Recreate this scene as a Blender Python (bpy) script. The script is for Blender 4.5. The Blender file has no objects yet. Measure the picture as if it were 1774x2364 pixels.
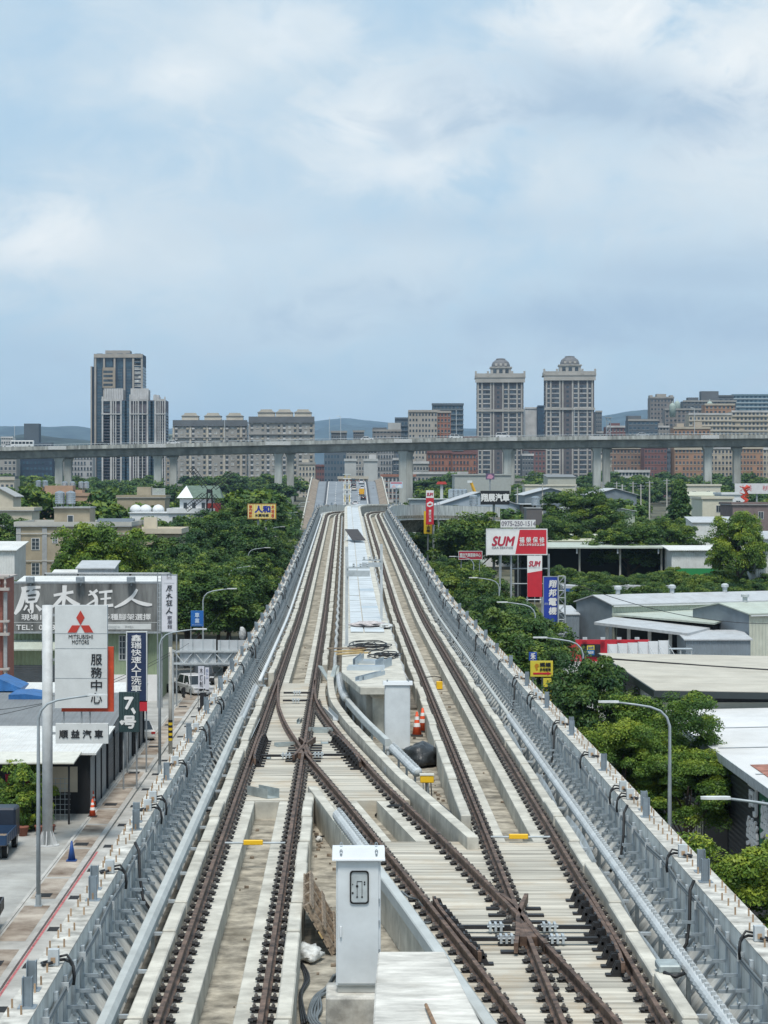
import bpy, bmesh, math, random
import numpy as np
from mathutils import Vector, Matrix, noise as mnoise
R = math.radians
rnd = random.Random(7)
sc = bpy.context.scene
col = sc.collection
# ------------------------------------------------------------------ camera
F, VX, VY, CZ = 5250.0, 798.0, 1123.0, 18.0      # focal length and vanishing point in photo pixels, camera height
cam_d = bpy.data.cameras.new("camera"); cam = bpy.data.objects.new("camera", cam_d); col.objects.link(cam)
cam.location = (0, 0, CZ); cam.rotation_euler = (R(90), 0, 0)
cam_d.sensor_width = 36; cam_d.lens = 36 * F / 2364
cam_d.shift_x = (887 - VX) / 2364; cam_d.shift_y = -(1182 - VY) / 2364
cam_d.clip_start = 1; cam_d.clip_end = 40000
sc.camera = cam
# ------------------------------------------------------------------ world, sun, exposure
SUN_EL, SUN_ROT = 64, 184
w = bpy.data.worlds.new("World"); sc.world = w; w.use_nodes = True
nt = w.node_tree; nt.nodes.clear()
def wn(t, **k):
    n = nt.nodes.new(t)
    for a, b in k.items(): setattr(n, a, b)
    return n
out = wn('ShaderNodeOutputWorld'); bg = wn('ShaderNodeBackground'); bg.inputs['Strength'].default_value = 0.113
sky = wn('ShaderNodeTexSky', sky_type='NISHITA', sun_disc=False, sun_elevation=R(SUN_EL), sun_rotation=R(SUN_ROT))
sky.air_density = 1.0; sky.dust_density = 1.5; sky.ozone_density = 1.5
L = nt.links.new
tc = wn('ShaderNodeTexCoord')
sep = wn('ShaderNodeSeparateXYZ'); L(tc.outputs['Generated'], sep.inputs[0])
def wmath(op, a, b=None, c=None, clamp=False):
    n = wn('ShaderNodeMath', operation=op); n.use_clamp = clamp
    for i, v in enumerate((a, b, c)):
        if v is None: continue
        if isinstance(v, (int, float)): n.inputs[i].default_value = v
        else: L(v, n.inputs[i])
    return n.outputs[0]
def wmix(f, a, b):
    n = wn('ShaderNodeMix', data_type='RGBA')
    for i, v in ((0, f), (6, a), (7, b)):
        if isinstance(v, (int, float)): n.inputs[i].default_value = v
        elif isinstance(v, tuple): n.inputs[i].default_value = (*v, 1)
        else: L(v, n.inputs[i])
    return n.outputs[2]
# clouds: broad patches of cloud at fixed bearings, their edges broken up by noise
uu = wmath('DIVIDE', sep.outputs[0], wmath('MAXIMUM', wmath('ABSOLUTE', sep.outputs[1]), 0.2)); vv = sep.outputs[2]
comb = wn('ShaderNodeCombineXYZ'); L(sep.outputs[0], comb.inputs[0]); L(sep.outputs[1], comb.inputs[1]); L(wmath('MULTIPLY', sep.outputs[2], 1.7), comb.inputs[2])
def wnoise(scale, detail, rough, off, dist=0.0):
    m = wn('ShaderNodeMapping'); L(comb.outputs[0], m.inputs[0]); m.inputs['Location'].default_value = off
    n = wn('ShaderNodeTexNoise'); n.inputs['Scale'].default_value = scale; n.inputs['Detail'].default_value = detail
    n.inputs['Roughness'].default_value = rough; n.inputs['Distortion'].default_value = dist
    L(m.outputs[0], n.inputs['Vector']); return n.outputs['Fac']
def wramp(v, a, b):
    n = wn('ShaderNodeMapRange', interpolation_type='SMOOTHSTEP'); n.inputs[1].default_value = a; n.inputs[2].default_value = b
    L(v, n.inputs[0]); return n.outputs[0]
n_big = wnoise(9, 7, 0.55, (3.1, 0.4, 0), 0.4); n_fine = wnoise(24, 10, 0.62, (1.7, 5.2, 0), 0.9); n_mid = wnoise(14, 6, 0.55, (8.3, 2.2, 4), 0.3)
wob = wmath('ADD', wmath('MULTIPLY', wmath('SUBTRACT', n_big, 0.5), 3.6), wmath('MULTIPLY', wmath('SUBTRACT', n_fine, 0.5), 2.6))
def blob(u, v, ru, rv, soft=1.0):
    u0, v0 = (u - VX) / F, (VY - v) / F
    du = wmath('DIVIDE', wmath('SUBTRACT', uu, u0), ru / F); dv = wmath('DIVIDE', wmath('SUBTRACT', vv, v0), rv / F)
    d = wmath('SQRT', wmath('ADD', wmath('MULTIPLY', du, du), wmath('MULTIPLY', dv, dv)))
    return wramp(wmath('ADD', d, wob), 1.0 + 0.5 * soft, 0.5 - 0.7 * soft)
def blobs(lst):
    r = None
    for q in lst:
        f = wmath('MULTIPLY', blob(*q[:5]), q[5]); r = f if r is None else wmath('MAXIMUM', r, f)
    return r
pale = blobs([(1350, 420, 900, 330, 1, .8), (950, 600, 900, 260, 1, .6), (250, 620, 420, 220, 1, .75), (420, 180, 420, 120, 1, .6), (1700, 120, 500, 300, 1, .9), (700, 720, 600, 160, 1, .5)])
white = blobs([(1480, 60, 260, 110, .7, .8), (1690, 150, 240, 190, .8, .8), (900, 290, 170, 90, .7, .6), (960, 410, 260, 70, .8, .6), (400, 190, 110, 50, .8, .5), (90, 560, 130, 90, .8, .65), (670, 100, 120, 60, .8, .4), (1150, 260, 160, 90, .8, .5), (1740, 300, 120, 60, .8, .4)])
grey = blobs([(1420, 265, 380, 95, .9, .9), (1330, 735, 560, 95, 1, .95), (1600, 640, 420, 70, 1, .7), (930, 320, 70, 45, .8, .5), (120, 830, 420, 100, 1, .5), (1100, 520, 420, 50, 1, .35)])
SKYC = wmix(0.9, sky.outputs[0], (2.75, 3.85, 4.8))
c1 = wmix(wmath('MULTIPLY', wramp(n_mid, 0.3, 0.7), 0.45), SKYC, (3.75, 4.45, 4.95))
c1 = wmix(pale, c1, (4.35, 4.85, 5.15))
tex = wmath('MULTIPLY', wmath('MULTIPLY', pale, wramp(n_fine, 0.46, 0.72)), 0.42)
c1 = wmix(tex, c1, (5.2, 5.6, 5.7))
c2 = wmix(wmath('MULTIPLY', white, wmath('ADD', 0.35, wmath('MULTIPLY', wramp(n_fine, 0.3, 0.62), 0.75))), c1, (5.9, 6.0, 5.95))
c3 = wmix(grey, c2, (2.55, 3.4, 4.3))
low = wmath('SUBTRACT', 1.0, wramp(sep.outputs[2], 0.0, 0.065))
c4 = wmix(wmath('MULTIPLY', low, 0.55), c3, (3.1, 3.95, 4.7))
L(c4, bg.inputs['Color']); L(bg.outputs[0], out.inputs['Surface'])
sun_d = bpy.data.lights.new("sun", 'SUN'); sun = bpy.data.objects.new("sun", sun_d); col.objects.link(sun)
sun_d.energy = 2.3; sun_d.angle = R(16); sun_d.color = (1.0, 0.95, 0.88)
# sky rotation r puts the sun at azimuth r clockwise from +Y
az = R(SUN_ROT); sdir = Vector((math.sin(az) * math.cos(R(SUN_EL)), math.cos(az) * math.cos(R(SUN_EL)), math.sin(R(SUN_EL))))
sun.rotation_euler = sdir.to_track_quat('Z', 'Y').to_euler()
sc.view_settings.view_transform = 'Standard'; sc.view_settings.look = 'None'; sc.view_settings.gamma = 1; sc.view_settings.exposure = 0.62
sc.cycles.max_bounces = 5; sc.cycles.diffuse_bounces = 3; sc.cycles.glossy_bounces = 2; sc.cycles.transparent_max_bounces = 6; sc.cycles.volume_bounces = 0
sc.cycles.use_denoising = True
# ------------------------------------------------------------------ helpers
def px(x, y, Y):
    "photo pixel at distance Y -> world point"
    return Vector(((x - VX) * Y / F, Y, CZ - (y - VY) * Y / F))
def gz(Y):
    "height of the terrain"
    pts = ((-200, 0), (240, 0), (600, 4.5), (1000, 9), (1600, 14), (3000, 18), (40000, 18))
    for (a, za), (b, zb) in zip(pts, pts[1:]):
        if a <= Y <= b: return za + (zb - za) * (Y - a) / (b - a)
    return 0
MATS = {}
def mat(name, c, rough=0.8, metal=0.0, var=0.12, scale=2.0, c2=None, dirt=0.0, bump=0.0, stretch=(1, 1, 1), spec=0.35, detail=6, dirtc=None):
    "procedural material: base colour broken up by noise, optional second colour, dirt patches and bump"
    if name in MATS: return MATS[name]
    m = bpy.data.materials.new(name); m.use_nodes = True; n = m.node_tree; p = n.nodes['Principled BSDF']
    p.inputs['Roughness'].default_value = rough; p.inputs['Metallic'].default_value = metal
    p.inputs['Specular IOR Level'].default_value = spec
    g = n.nodes.new('ShaderNodeNewGeometry'); mp = n.nodes.new('ShaderNodeMapping'); mp.inputs['Scale'].default_value = stretch
    n.links.new(g.outputs['Position'], mp.inputs[0])
    no = n.nodes.new('ShaderNodeTexNoise'); no.inputs['Scale'].default_value = scale; no.inputs['Detail'].default_value = detail; no.inputs['Roughness'].default_value = 0.62
    n.links.new(mp.outputs[0], no.inputs['Vector'])
    cr = n.nodes.new('ShaderNodeValToRGB'); e = cr.color_ramp.elements
    ca = tuple(max(0, v * (1 - var * 1.6)) for v in c); cb = tuple(min(1, v * (1 + var)) for v in (c2 or c))
    e[0].position = 0.32; e[0].color = (*ca, 1); e[1].position = 0.68; e[1].color = (*cb, 1)
    n.links.new(no.outputs['Fac'], cr.inputs[0]); last = cr.outputs[0]
    if dirt:
        n2 = n.nodes.new('ShaderNodeTexNoise'); n2.inputs['Scale'].default_value = scale * 0.31; n2.inputs['Detail'].default_value = 8; n2.inputs['Roughness'].default_value = 0.7
        n.links.new(g.outputs['Position'], n2.inputs['Vector'])
        r2 = n.nodes.new('ShaderNodeMapRange'); r2.inputs[1].default_value = 0.5; r2.inputs[2].default_value = 0.72; r2.inputs[4].default_value = dirt
        n.links.new(n2.outputs['Fac'], r2.inputs[0])
        mx = n.nodes.new('ShaderNodeMix'); mx.data_type = 'RGBA'; mx.inputs[7].default_value = (*(dirtc or (c[0] * .42, c[1] * .36, c[2] * .28)), 1)
        n.links.new(r2.outputs[0], mx.inputs[0]); n.links.new(last, mx.inputs[6]); last = mx.outputs[2]
    n.links.new(last, p.inputs['Base Color'])
    if bump:
        b = n.nodes.new('ShaderNodeBump'); b.inputs['Strength'].default_value = bump; b.inputs['Distance'].default_value = 0.03
        n.links.new(no.outputs['Fac'], b.inputs['Height']); n.links.new(b.outputs[0], p.inputs['Normal'])
    MATS[name] = m; return m
def paint(c, rough=0.5, var=0.05, dirt=0.12):
    return mat('paint_%d_%d_%d_%d' % (*[int(v * 999) for v in c], int(rough * 10)), c, rough, var=var, scale=1.5, dirt=dirt)
def ribbed(name, c, period=0.25, axis=0, rough=0.55, metal=0.0, dirt=0.15, var=0.08, strength=0.35):
    "corrugated sheet: a sine bump across the ribs plus weathering"
    if name in MATS: return MATS[name]
    m = mat(name, c, rough, metal, var=var, scale=0.9, dirt=dirt * 1.6, dirtc=(c[0] * .55, c[1] * .42, c[2] * .32)); n = m.node_tree
    g = n.nodes.new('ShaderNodeTexCoord'); s = n.nodes.new('ShaderNodeSeparateXYZ'); n.links.new(g.outputs['Object'], s.inputs[0])
    a = n.nodes.new('ShaderNodeMath'); a.operation = 'MULTIPLY'; a.inputs[1].default_value = 2 * math.pi / period; n.links.new(s.outputs[axis], a.inputs[0])
    b = n.nodes.new('ShaderNodeMath'); b.operation = 'SINE'; n.links.new(a.outputs[0], b.inputs[0])
    bm = n.nodes.new('ShaderNodeBump'); bm.inputs['Strength'].default_value = strength; bm.inputs['Distance'].default_value = period * 0.35
    n.links.new(b.outputs[0], bm.inputs['Height']); n.links.new(bm.outputs[0], n.nodes['Principled BSDF'].inputs['Normal'])
    return m
class MB:
    "collects shapes into one mesh"
    def __init__(s): s.v = []; s.f = []; s.m = []; s.cur = 0
    def add(s, vs, fs, m=None):
        o = len(s.v); s.v += [tuple(v) for v in vs]; mi = s.cur if m is None else m
        for f in fs: s.f.append(tuple(i + o for i in f)); s.m.append(mi)
        return s
    def box(s, x0, x1, y0, y1, z0, z1, m=None, M=None):
        vs = [(x, y, z) for z in (z0, z1) for y in (y0, y1) for x in (x0, x1)]
        if M is not None: vs = [M @ Vector(v) for v in vs]
        return s.add(vs, [(0, 2, 3, 1), (4, 5, 7, 6), (0, 1, 5, 4), (2, 6, 7, 3), (0, 4, 6, 2), (1, 3, 7, 5)], m)
    def cbox(s, c, d, m=None, M=None):
        return s.box(c[0] - d[0] / 2, c[0] + d[0] / 2, c[1] - d[1] / 2, c[1] + d[1] / 2, c[2] - d[2] / 2, c[2] + d[2] / 2, m, M)
    def tube(s, pts, r, n=8, m=None, caps=True):
        pts = [Vector(p) for p in pts]; rs = r if isinstance(r, (list, tuple)) else [r] * len(pts); vs = []; fs = []; up = None
        for i, p in enumerate(pts):
            d = (pts[min(i + 1, len(pts) - 1)] - pts[max(i - 1, 0)])
            if d.length < 1e-9: d = Vector((0, 0, 1))
            d.normalize()
            if up is None: up = Vector((0, 0, 1)) if abs(d.z) < 0.9 else Vector((1, 0, 0))
            a = d.cross(up).normalized(); up = a.cross(d).normalized()
            for k in range(n):
                t = 2 * math.pi * k / n; vs.append(p + (a * math.cos(t) + up * math.sin(t)) * rs[i])
        for i in range(len(pts) - 1):
            for k in range(n): fs.append((i * n + k, i * n + (k + 1) % n, (i + 1) * n + (k + 1) % n, (i + 1) * n + k))
        if caps: fs.append(tuple(range(n))[::-1]); fs.append(tuple((len(pts) - 1) * n + k for k in range(n)))
        return s.add(vs, fs, m)
    def lathe(s, prof, c=(0, 0, 0), n=16, m=None):
        vs = []; fs = []
        for r, z in prof:
            for k in range(n): t = 2 * math.pi * k / n; vs.append((c[0] + r * math.cos(t), c[1] + r * math.sin(t), c[2] + z))
        for i in range(len(prof) - 1):
            for k in range(n): fs.append((i * n + k, i * n + (k + 1) % n, (i + 1) * n + (k + 1) % n, (i + 1) * n + k))
        fs.append(tuple(range(n))[::-1]); fs.append(tuple((len(prof) - 1) * n + k for k in range(n)))
        return s.add(vs, fs, m)
    def prism(s, poly, a0, a1, axis=1, m=None, M=None):
        "polygon in the plane across axis, extruded from a0 to a1"
        def P(u, v, a): return ((a, u, v), (u, a, v), (u, v, a))[axis]
        n = len(poly); vs = [P(u, v, a0) for u, v in poly] + [P(u, v, a1) for u, v in poly]
        if M is not None: vs = [M @ Vector(q) for q in vs]
        fs = [(i, (i + 1) % n, n + (i + 1) % n, n + i) for i in range(n)] + [tuple(range(n))[::-1], tuple(range(n, 2 * n))]
        return s.add(vs, fs, m)
    def mesh(s, me, M, m=None):
        return s.add([M @ v.co for v in me.vertices], [tuple(p.vertices) for p in me.polygons], m)
    def data(s, name, mats, smooth=False, bevel=0.0):
        me = bpy.data.meshes.new(name); me.from_pydata(s.v, [], s.f)
        if not isinstance(mats, (list, tuple)): mats = [mats]
        for q in mats: me.materials.append(q)
        if len(mats) > 1: me.polygons.foreach_set('material_index', [min(i, len(mats) - 1) for i in s.m])
        bm = bmesh.new(); bm.from_mesh(me)
        bmesh.ops.recalc_face_normals(bm, faces=bm.faces)
        if bevel:
            eds = [e for e in bm.edges if len(e.link_faces) == 2 and e.calc_face_angle(0) > 0.6]
            bmesh.ops.bevel(bm, geom=eds, offset=bevel, segments=1, affect='EDGES', profile=0.5)
        bm.to_mesh(me); bm.free()
        if smooth: me.polygons.foreach_set('use_smooth', [True] * len(me.polygons))
        me.update(); return me
    def build(s, name, mats, parent=None, loc=None, smooth=False, bevel=0.0, **tags):
        return ob(name, s.data(name, mats, smooth, bevel), parent, loc, **tags)
def ob(name, data, parent=None, loc=None, rz=0, **tags):
    o = bpy.data.objects.new(name, data); col.objects.link(o)
    if parent: o.parent = parent
    if loc is not None: o.location = loc
    if rz: o.rotation_euler = (0, 0, rz)
    for k, v in tags.items():
        if v: o[k] = v
    return o
def thing(name, label, cat, loc=(0, 0, 0), rz=0, group=None):
    return ob(name, None, None, loc, rz, label=label, category=cat, group=group)
def tag(o, label, cat, group=None):
    o['label'] = label; o['category'] = cat
    if group: o['group'] = group
    return o
def struct(o): o['kind'] = 'structure'; return o
def dup(root, loc, rz=None, label=None, group=None, s=None):
    "copy of a thing with its parts and sub-parts"
    r = root.copy(); col.objects.link(r); r.location = loc
    if rz is not None: r.rotation_euler = (0, 0, rz)
    if s: r.scale = s if isinstance(s, tuple) else (s, s, s)
    if label: r['label'] = label
    if group: r['group'] = group
    for ch in list(root.children):
        c = ch.copy(); col.objects.link(c); c.parent = r
        for g in list(ch.children):
            d = g.copy(); col.objects.link(d); d.parent = c
    return r
def scatter(name, me, parent, mats_list, limit=100, key=None):
    "repeated part: the first `limit` matrices as objects of their own, the rest as one mesh"
    for M in mats_list[:limit]:
        o = ob(name, me, parent); o.matrix_local = M
    if len(mats_list) > limit:
        mb = MB(); idx = [p.material_index for p in me.polygons]
        vs = np.array([v.co[:] for v in me.vertices]); fs = [tuple(p.vertices) for p in me.polygons]
        for M in mats_list[limit:]:
            A = np.array(M); q = vs @ A[:3, :3].T + A[:3, 3]; o0 = len(mb.v); mb.v += q.tolist()
            mb.f += [tuple(i + o0 for i in f) for f in fs]; mb.m += idx
        m2 = bpy.data.meshes.new(name); m2.from_pydata(mb.v, [], mb.f)
        for q in me.materials: m2.materials.append(q)
        m2.polygons.foreach_set('material_index', mb.m); m2.update()
        o = ob(name, m2, parent); o['kind'] = 'stuff'
def T(x, y, z, rz=0): return Matrix.Translation((x, y, z)) @ Matrix.Rotation(rz, 4, 'Z')
# ------------------------------------------------------------------ lettering (built first, while the scene is still empty)
GLY = {}
def glyphs(s, bold=0.0, shear=0.0):
    k = (s, bold, shear)
    if k in GLY: return GLY[k]
    c = bpy.data.curves.new('text', 'FONT'); c.body = s; c.extrude = 0.012; c.offset = bold; c.shear = shear; c.resolution_u = 3
    o = bpy.data.objects.new('text', c); col.objects.link(o)
    dg = bpy.context.evaluated_depsgraph_get(); dg.update()
    me = o.evaluated_get(dg).to_mesh()
    v = np.array([q.co[:] for q in me.vertices]) if len(me.vertices) else np.zeros((1, 3)); f = [tuple(p.vertices) for p in me.polygons]
    bpy.data.objects.remove(o); bpy.data.curves.remove(c)
    lo, hi = v.min(0), v.max(0)
    GLY[k] = (v, f, lo, hi); return GLY[k]
def letters(mb, s, x0, z0, x1, z1, y=0.0, bold=0.02, shear=0.0, depth=0.02, m=None):
    "text fitted into the rectangle x0..x1, z0..z1, facing -Y and standing proud of y"
    v, f, lo, hi = glyphs(s, 0.0, shear); d = np.maximum(hi - lo, 1e-6)
    q = np.empty_like(v); q[:, 0] = x0 + (v[:, 0] - lo[0]) / d[0] * (x1 - x0); q[:, 2] = z0 + (v[:, 1] - lo[1]) / d[1] * (z1 - z0)
    q[:, 1] = y - depth * (v[:, 2] - lo[2]) / d[2] - 0.004
    mb.add(q.tolist(), f, m); n = 0
    if bold:                                    # heavier strokes: shifted copies, each a little prouder
        e = bold * min(x1 - x0, z1 - z0) if len(s) == 1 else bold * (z1 - z0)
        for dx, dz in ((e, 0), (-e, 0), (0, e), (0, -e)):
            n += 1; k = q.copy(); k[:, 0] += dx; k[:, 2] += dz; k[:, 1] -= 0.003 * n; mb.add(k.tolist(), f, m)
def vletters(mb, s, x0, x1, ztop, zbot, gap=0.14, **k):
    "characters set one under another"
    h = (ztop - zbot) / len(s)
    for i, ch in enumerate(s): letters(mb, ch, x0, ztop - (i + 1) * h + h * gap / 2, x1, ztop - i * h - h * gap / 2, **k)
# ================================================================== viaduct
RT = CZ - 7.24                                     # rail-top height on the level stretch
_S = np.arange(0.0, 470.5, 0.5); _c = []; _x = 0.0; _y = 0.0; _h = 0.0; _z = RT; _g = 0.0
for s_ in _S:
    _c.append((_x, _y, _h, _z))
    k = 0 if s_ < 300 else min((s_ - 300) / 40, 1) / 52.0
    _h += k * 0.5; _x += math.sin(_h) * 0.5; _y += math.cos(_h) * 0.5
    tgt = 0.0 if s_ < 117 else (0.019 if s_ < 308 else -0.035)
    _g += max(-0.00042, min(0.00042, tgt - _g)); _z += _g * 0.5
_c = np.array(_c)
def P(s, off, h):
    i = s / 0.5; a = int(min(max(i, 0), len(_c) - 2)); t = i - a; q = _c[a] * (1 - t) + _c[a + 1] * t
    return Vector((q[0] + off * math.cos(q[2]), q[1] - off * math.sin(q[2]), q[3] + h))
def head(s): return _c[int(min(s / 0.5, len(_c) - 1))][2]
def stations(s0, s1):
    st = [s0]; s = s0
    while s < s1 - 1e-6:
        s += 30 if s < 80 else (6 if s < 296 else 2.5)
        st.append(min(s, s1))
    return st
def sweep(mb, sec, s0, s1, m=None, st=None, offf=None):
    "section (off, h) swept along the line; offf(s) shifts it sideways"
    st = st or stations(s0, s1); n = len(sec); vs = []; fs = []
    for s in st:
        d = offf(s) if offf else 0
        vs += [P(s, o + d, h) for o, h in sec]
    for i in range(len(st) - 1):
        for k in range(n): fs.append((i * n + k, i * n + (k + 1) % n, (i + 1) * n + (k + 1) % n, (i + 1) * n + k))
    fs.append(tuple(range(n))[::-1]); fs.append(tuple((len(st) - 1) * n + k for k in range(n)))
    mb.add(vs, fs, m)
def block(name, mt, parent, sec, s0, s1, acc, st=None, offf=None, bevel=0.0, poly=None):
    "one cast block: its own part near the camera, gathered into one far part beyond 115 m"
    if s0 < 115:
        m = MB(); sweep(m, sec, s0, s1, st=st, offf=offf); m.build(name, mt, parent, bevel=bevel)
    else: sweep(acc, sec, s0, s1, st=st, offf=offf)
def far_part(name, mt, parent, acc):
    if acc.v: acc.build(name, mt, parent, kind='stuff')
def rect(o0, o1, h0, h1): return [(o0, h0), (o1, h0), (o1, h1), (o0, h1)]
CONC = mat('concrete_deck', (0.46, 0.445, 0.40), 0.9, var=0.16, scale=1.3, dirt=0.28, bump=0.25, stretch=(1, 1, 1))
CONC_L = mat('concrete_plinth', (0.51, 0.495, 0.435), 0.9, var=0.2, scale=1.7, dirt=0.5, bump=0.25, dirtc=(.27, .255, .21))
CONC_S = mat('concrete_brushed', (0.475, 0.45, 0.385), 0.9, var=0.34, scale=2.4, dirt=0.55, bump=0.5, stretch=(0.10, 2.1, 1), dirtc=(.38, .275, .16))
CONC_T = mat('concrete_parapet_top', (0.50, 0.49, 0.45), 0.9, var=0.3, scale=3.5, dirt=0.5, bump=0.25)
CONC_F = mat('concrete_formwork', (0.58, 0.59, 0.565), 0.85, var=0.22, scale=1.6, dirt=0.15, bump=0.1, stretch=(2, 2, 0.3))
DIRT = mat('concrete_dirty_trough', (0.35, 0.32, 0.26), 0.95, var=0.42, scale=2.2, dirt=0.95, bump=0.5, dirtc=(.13, .115, .085))
DIRT_D = mat('gutter_floor', (0.17, 0.155, 0.13), 0.95, var=0.4, scale=2.5, dirt=0.6, bump=0.5)
RUST = mat('rail_rust', (0.068, 0.045, 0.034), 0.65, 0.1, var=0.4, scale=4, c2=(0.145, 0.095, 0.07))
BLACK = mat('fastener_black', (0.022, 0.022, 0.024), 0.55, var=0.2)
BOLT = mat('bolt_steel', (0.30, 0.28, 0.26), 0.5, 0.6, var=0.2)
GALV = mat('galvanised_steel', (0.43, 0.475, 0.50), 0.6, 0.2, var=0.15, scale=4)
GALV_D = mat('galvanised_dark', (0.30, 0.345, 0.375), 0.55, 0.3, var=0.15, scale=4)
GALV_L = mat('galvanised_light', (0.47, 0.505, 0.52), 0.65, 0.1, var=0.12, scale=3)
COVER = mat('third_rail_cover_grey', (0.44, 0.47, 0.465), 0.85, spec=.15, var=0.1, scale=1.2, dirt=0.15)
COPPER = mat('anchor_copper', (0.42, 0.29, 0.185), 0.6, 0.2, var=0.2)
CABLE = mat('cable_black', (0.02, 0.021, 0.023), 0.5, var=0.2)
CABLE_G = mat('cable_grey', (0.13, 0.15, 0.16), 0.5, var=0.2)
CABINET = mat('cabinet_enamel', (0.60, 0.635, 0.65), 0.45, var=0.06, scale=2.5, dirt=0.12)
LC, RC, G2 = -1.855, 3.655, 0.70                    # track centres, half gauge
END = 366.0
# crossover rails: (distance, lateral)
A_PT = [(86, -2.50), (81.2, -2.42), (76.2, -2.27), (70, -1.87), (64.1, -1.32), (62.3, -1.15), (52.35, .02), (46.07, .728), (36.76, 1.764), (30.6, 2.40), (22, 3.26)]
B_PT = [(86, -1.16), (80, -1.08), (76.2, -.97), (72, -.64), (67.6, -.27), (62, .30), (56, .90), (51.7, 1.42), (46.07, 2.10), (40.9, 2.68), (36.9, 3.10), (30.6, 3.73), (22, 4.33)]
def interp(pts):
    xs = np.array([p[0] for p in pts][::-1]); ys = np.array([p[1] for p in pts][::-1])
    def f(s):
        return float(sum(np.interp(s + d, xs, ys) for d in (-2, -1, 0, 1, 2)) / 5)
    return f
fA, fB = interp(A_PT), interp(B_PT)
via = thing('railway_viaduct', 'long concrete railway viaduct running straight away between the trees and bending right', 'viaduct')
m = MB(); sweep(m, [(-4.2, -0.62), (6.05, -0.62), (6.05, -1.05), (4.2, -1.4), (3.2, -3.2), (-1.4, -3.2), (-2.4, -1.4), (-4.2, -1.05)], 18, END)
m.build('deck_slab', DIRT, via)
for cx, s_from in ((LC, 86.0), (RC, 47.7)):         # plinth strips under the rails, with expansion gaps
    for side in (-1, 1):
        m = MB(); s = s_from; far = MB()
        o = cx + side * G2
        lo, hi = (o - .20, o + .41) if side < 0 else (o - .41, o + .20)
        while s < END:
            e = min(s + 5.4, END); block('rail_plinth', CONC_L, via, rect(lo, hi, -0.62, -0.21), s, e - 0.05, far, bevel=.012); s = e
        if cx == LC:
            s = 22
            while s < 53.9: e = min(s + 5.4, 53.9); block('rail_plinth', CONC_L, via, rect(lo, hi, -0.62, -0.21), s, e - 0.05, far, bevel=.012); s = e
        far_part('rail_plinth', CONC_L, via, far); far = MB()
        m = MB(); c0, c1 = (cx - 1.12, cx - 0.90) if side < 0 else (cx + 0.90, cx + 1.12)
        s = 21.0; k = 0
        while s < END:
            e = s + (3.3, 2.4, 4.1, 2.9)[k % 4]; k += 1
            if cx == LC and side > 0 and s < 53.85 < e: e = 53.85
            skip = (cx == LC and side > 0 and 53 < s < 90) or (cx == RC and side < 0 and s < 47) or (cx == LC and side < 0 and 80 < s < 86)
            if not skip: block('guard_kerb', CONC_L, via, rect(c0 + .015 * math.sin(k * 3.7), c1 + .015 * math.sin(k * 3.7), -0.62, 0.03 + 0.035 * math.sin(k * 2.1)), s, min(e - 0.045, END), far, bevel=.02)
            s = e
        far_part('guard_kerb', CONC_L, via, far)
def poly_slab(mb, fl, fr, ys, h0, h1):
    "slab between two lateral functions"
    vs = []; fs = []
    for y in ys: vs += [P(y, fl(y), h0), P(y, fl(y), h1), P(y, fr(y), h1), P(y, fr(y), h0)]
    for i in range(len(ys) - 1):
        for k in range(4): fs.append((i * 4 + k, i * 4 + (k + 1) % 4, (i + 1) * 4 + (k + 1) % 4, (i + 1) * 4 + k))
    fs.append((0, 1, 2, 3)); fs.append(tuple((len(ys) - 1) * 4 + k for k in range(4)))
    mb.add(vs, fs)
m = MB(); k = 0
ys = list(np.arange(53.9, 86.1, 0.2))
edges = [53.9, 58.6, 63.2, 67.9, 72.4, 77, 81.5, 86.0]
for a, b in zip(edges, edges[1:]):
    m = MB(); poly_slab(m, lambda y: LC - 0.88, lambda y: max(fB(y) + 0.38, LC + G2 + 0.42), list(np.linspace(a, b - 0.02, 12)), -0.62, -0.205); m.build('turnout_slab', CONC_S, via)
edges = [20.0, 24.6, 29.2, 33.9, 38.4, 43.1, 47.68]
for a, b in zip(edges, edges[1:]):
    m = MB(); poly_slab(m, lambda y: fA(y) - 0.42, lambda y: RC + 1.12, list(np.linspace(a, b - 0.02, 12)), -0.62, -0.205); m.build('turnout_slab', CONC_S, via)
m = MB()
for f, a, b in ((fA, -0.24, 0.42), (fB, -0.42, 0.24)):
    poly_slab(m, lambda y: f(y) + a, lambda y: f(y) + b, list(np.linspace(47.72, 53.86, 10)), -0.62, -0.21); m.build('rail_plinth', CONC_L, via); m = MB()
m = MB()
for a, b in ((30.0, 34), (34.05, 38.4), (38.45, 42.8), (42.85, 47.6), (47.65, 54.6)):
    poly_slab(m, lambda y: fA(y) - 0.66, lambda y: fA(y) - 0.44, list(np.linspace(a, b, 8)), -0.62, 0.05); m.build('guard_kerb', CONC_L, via, bevel=0.012); m = MB()
m = MB()
for a, b in ((46.6, 51.5), (51.55, 55.8), (55.85, 60), (60.05, 64), (64.05, 68.2), (68.25, 72.4), (72.45, 77), (77.05, 82.2), (82.3, 85.2), (85.3, 89)):
    poly_slab(m, lambda y: fB(y) + 0.46, lambda y: fB(y) + 0.70, list(np.linspace(a, b, 8)), -0.62, 0.05 + 0.02 * math.sin(a)); m.build('guard_kerb', CONC_L, via, bevel=0.012); m = MB()
# low walls closing the pits
m = MB(); m.box(LC - .28, LC + .28, 53.75, 53.89, RT - .62, RT - .22); m.build('pit_end_wall', CONC_L, via)
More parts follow.
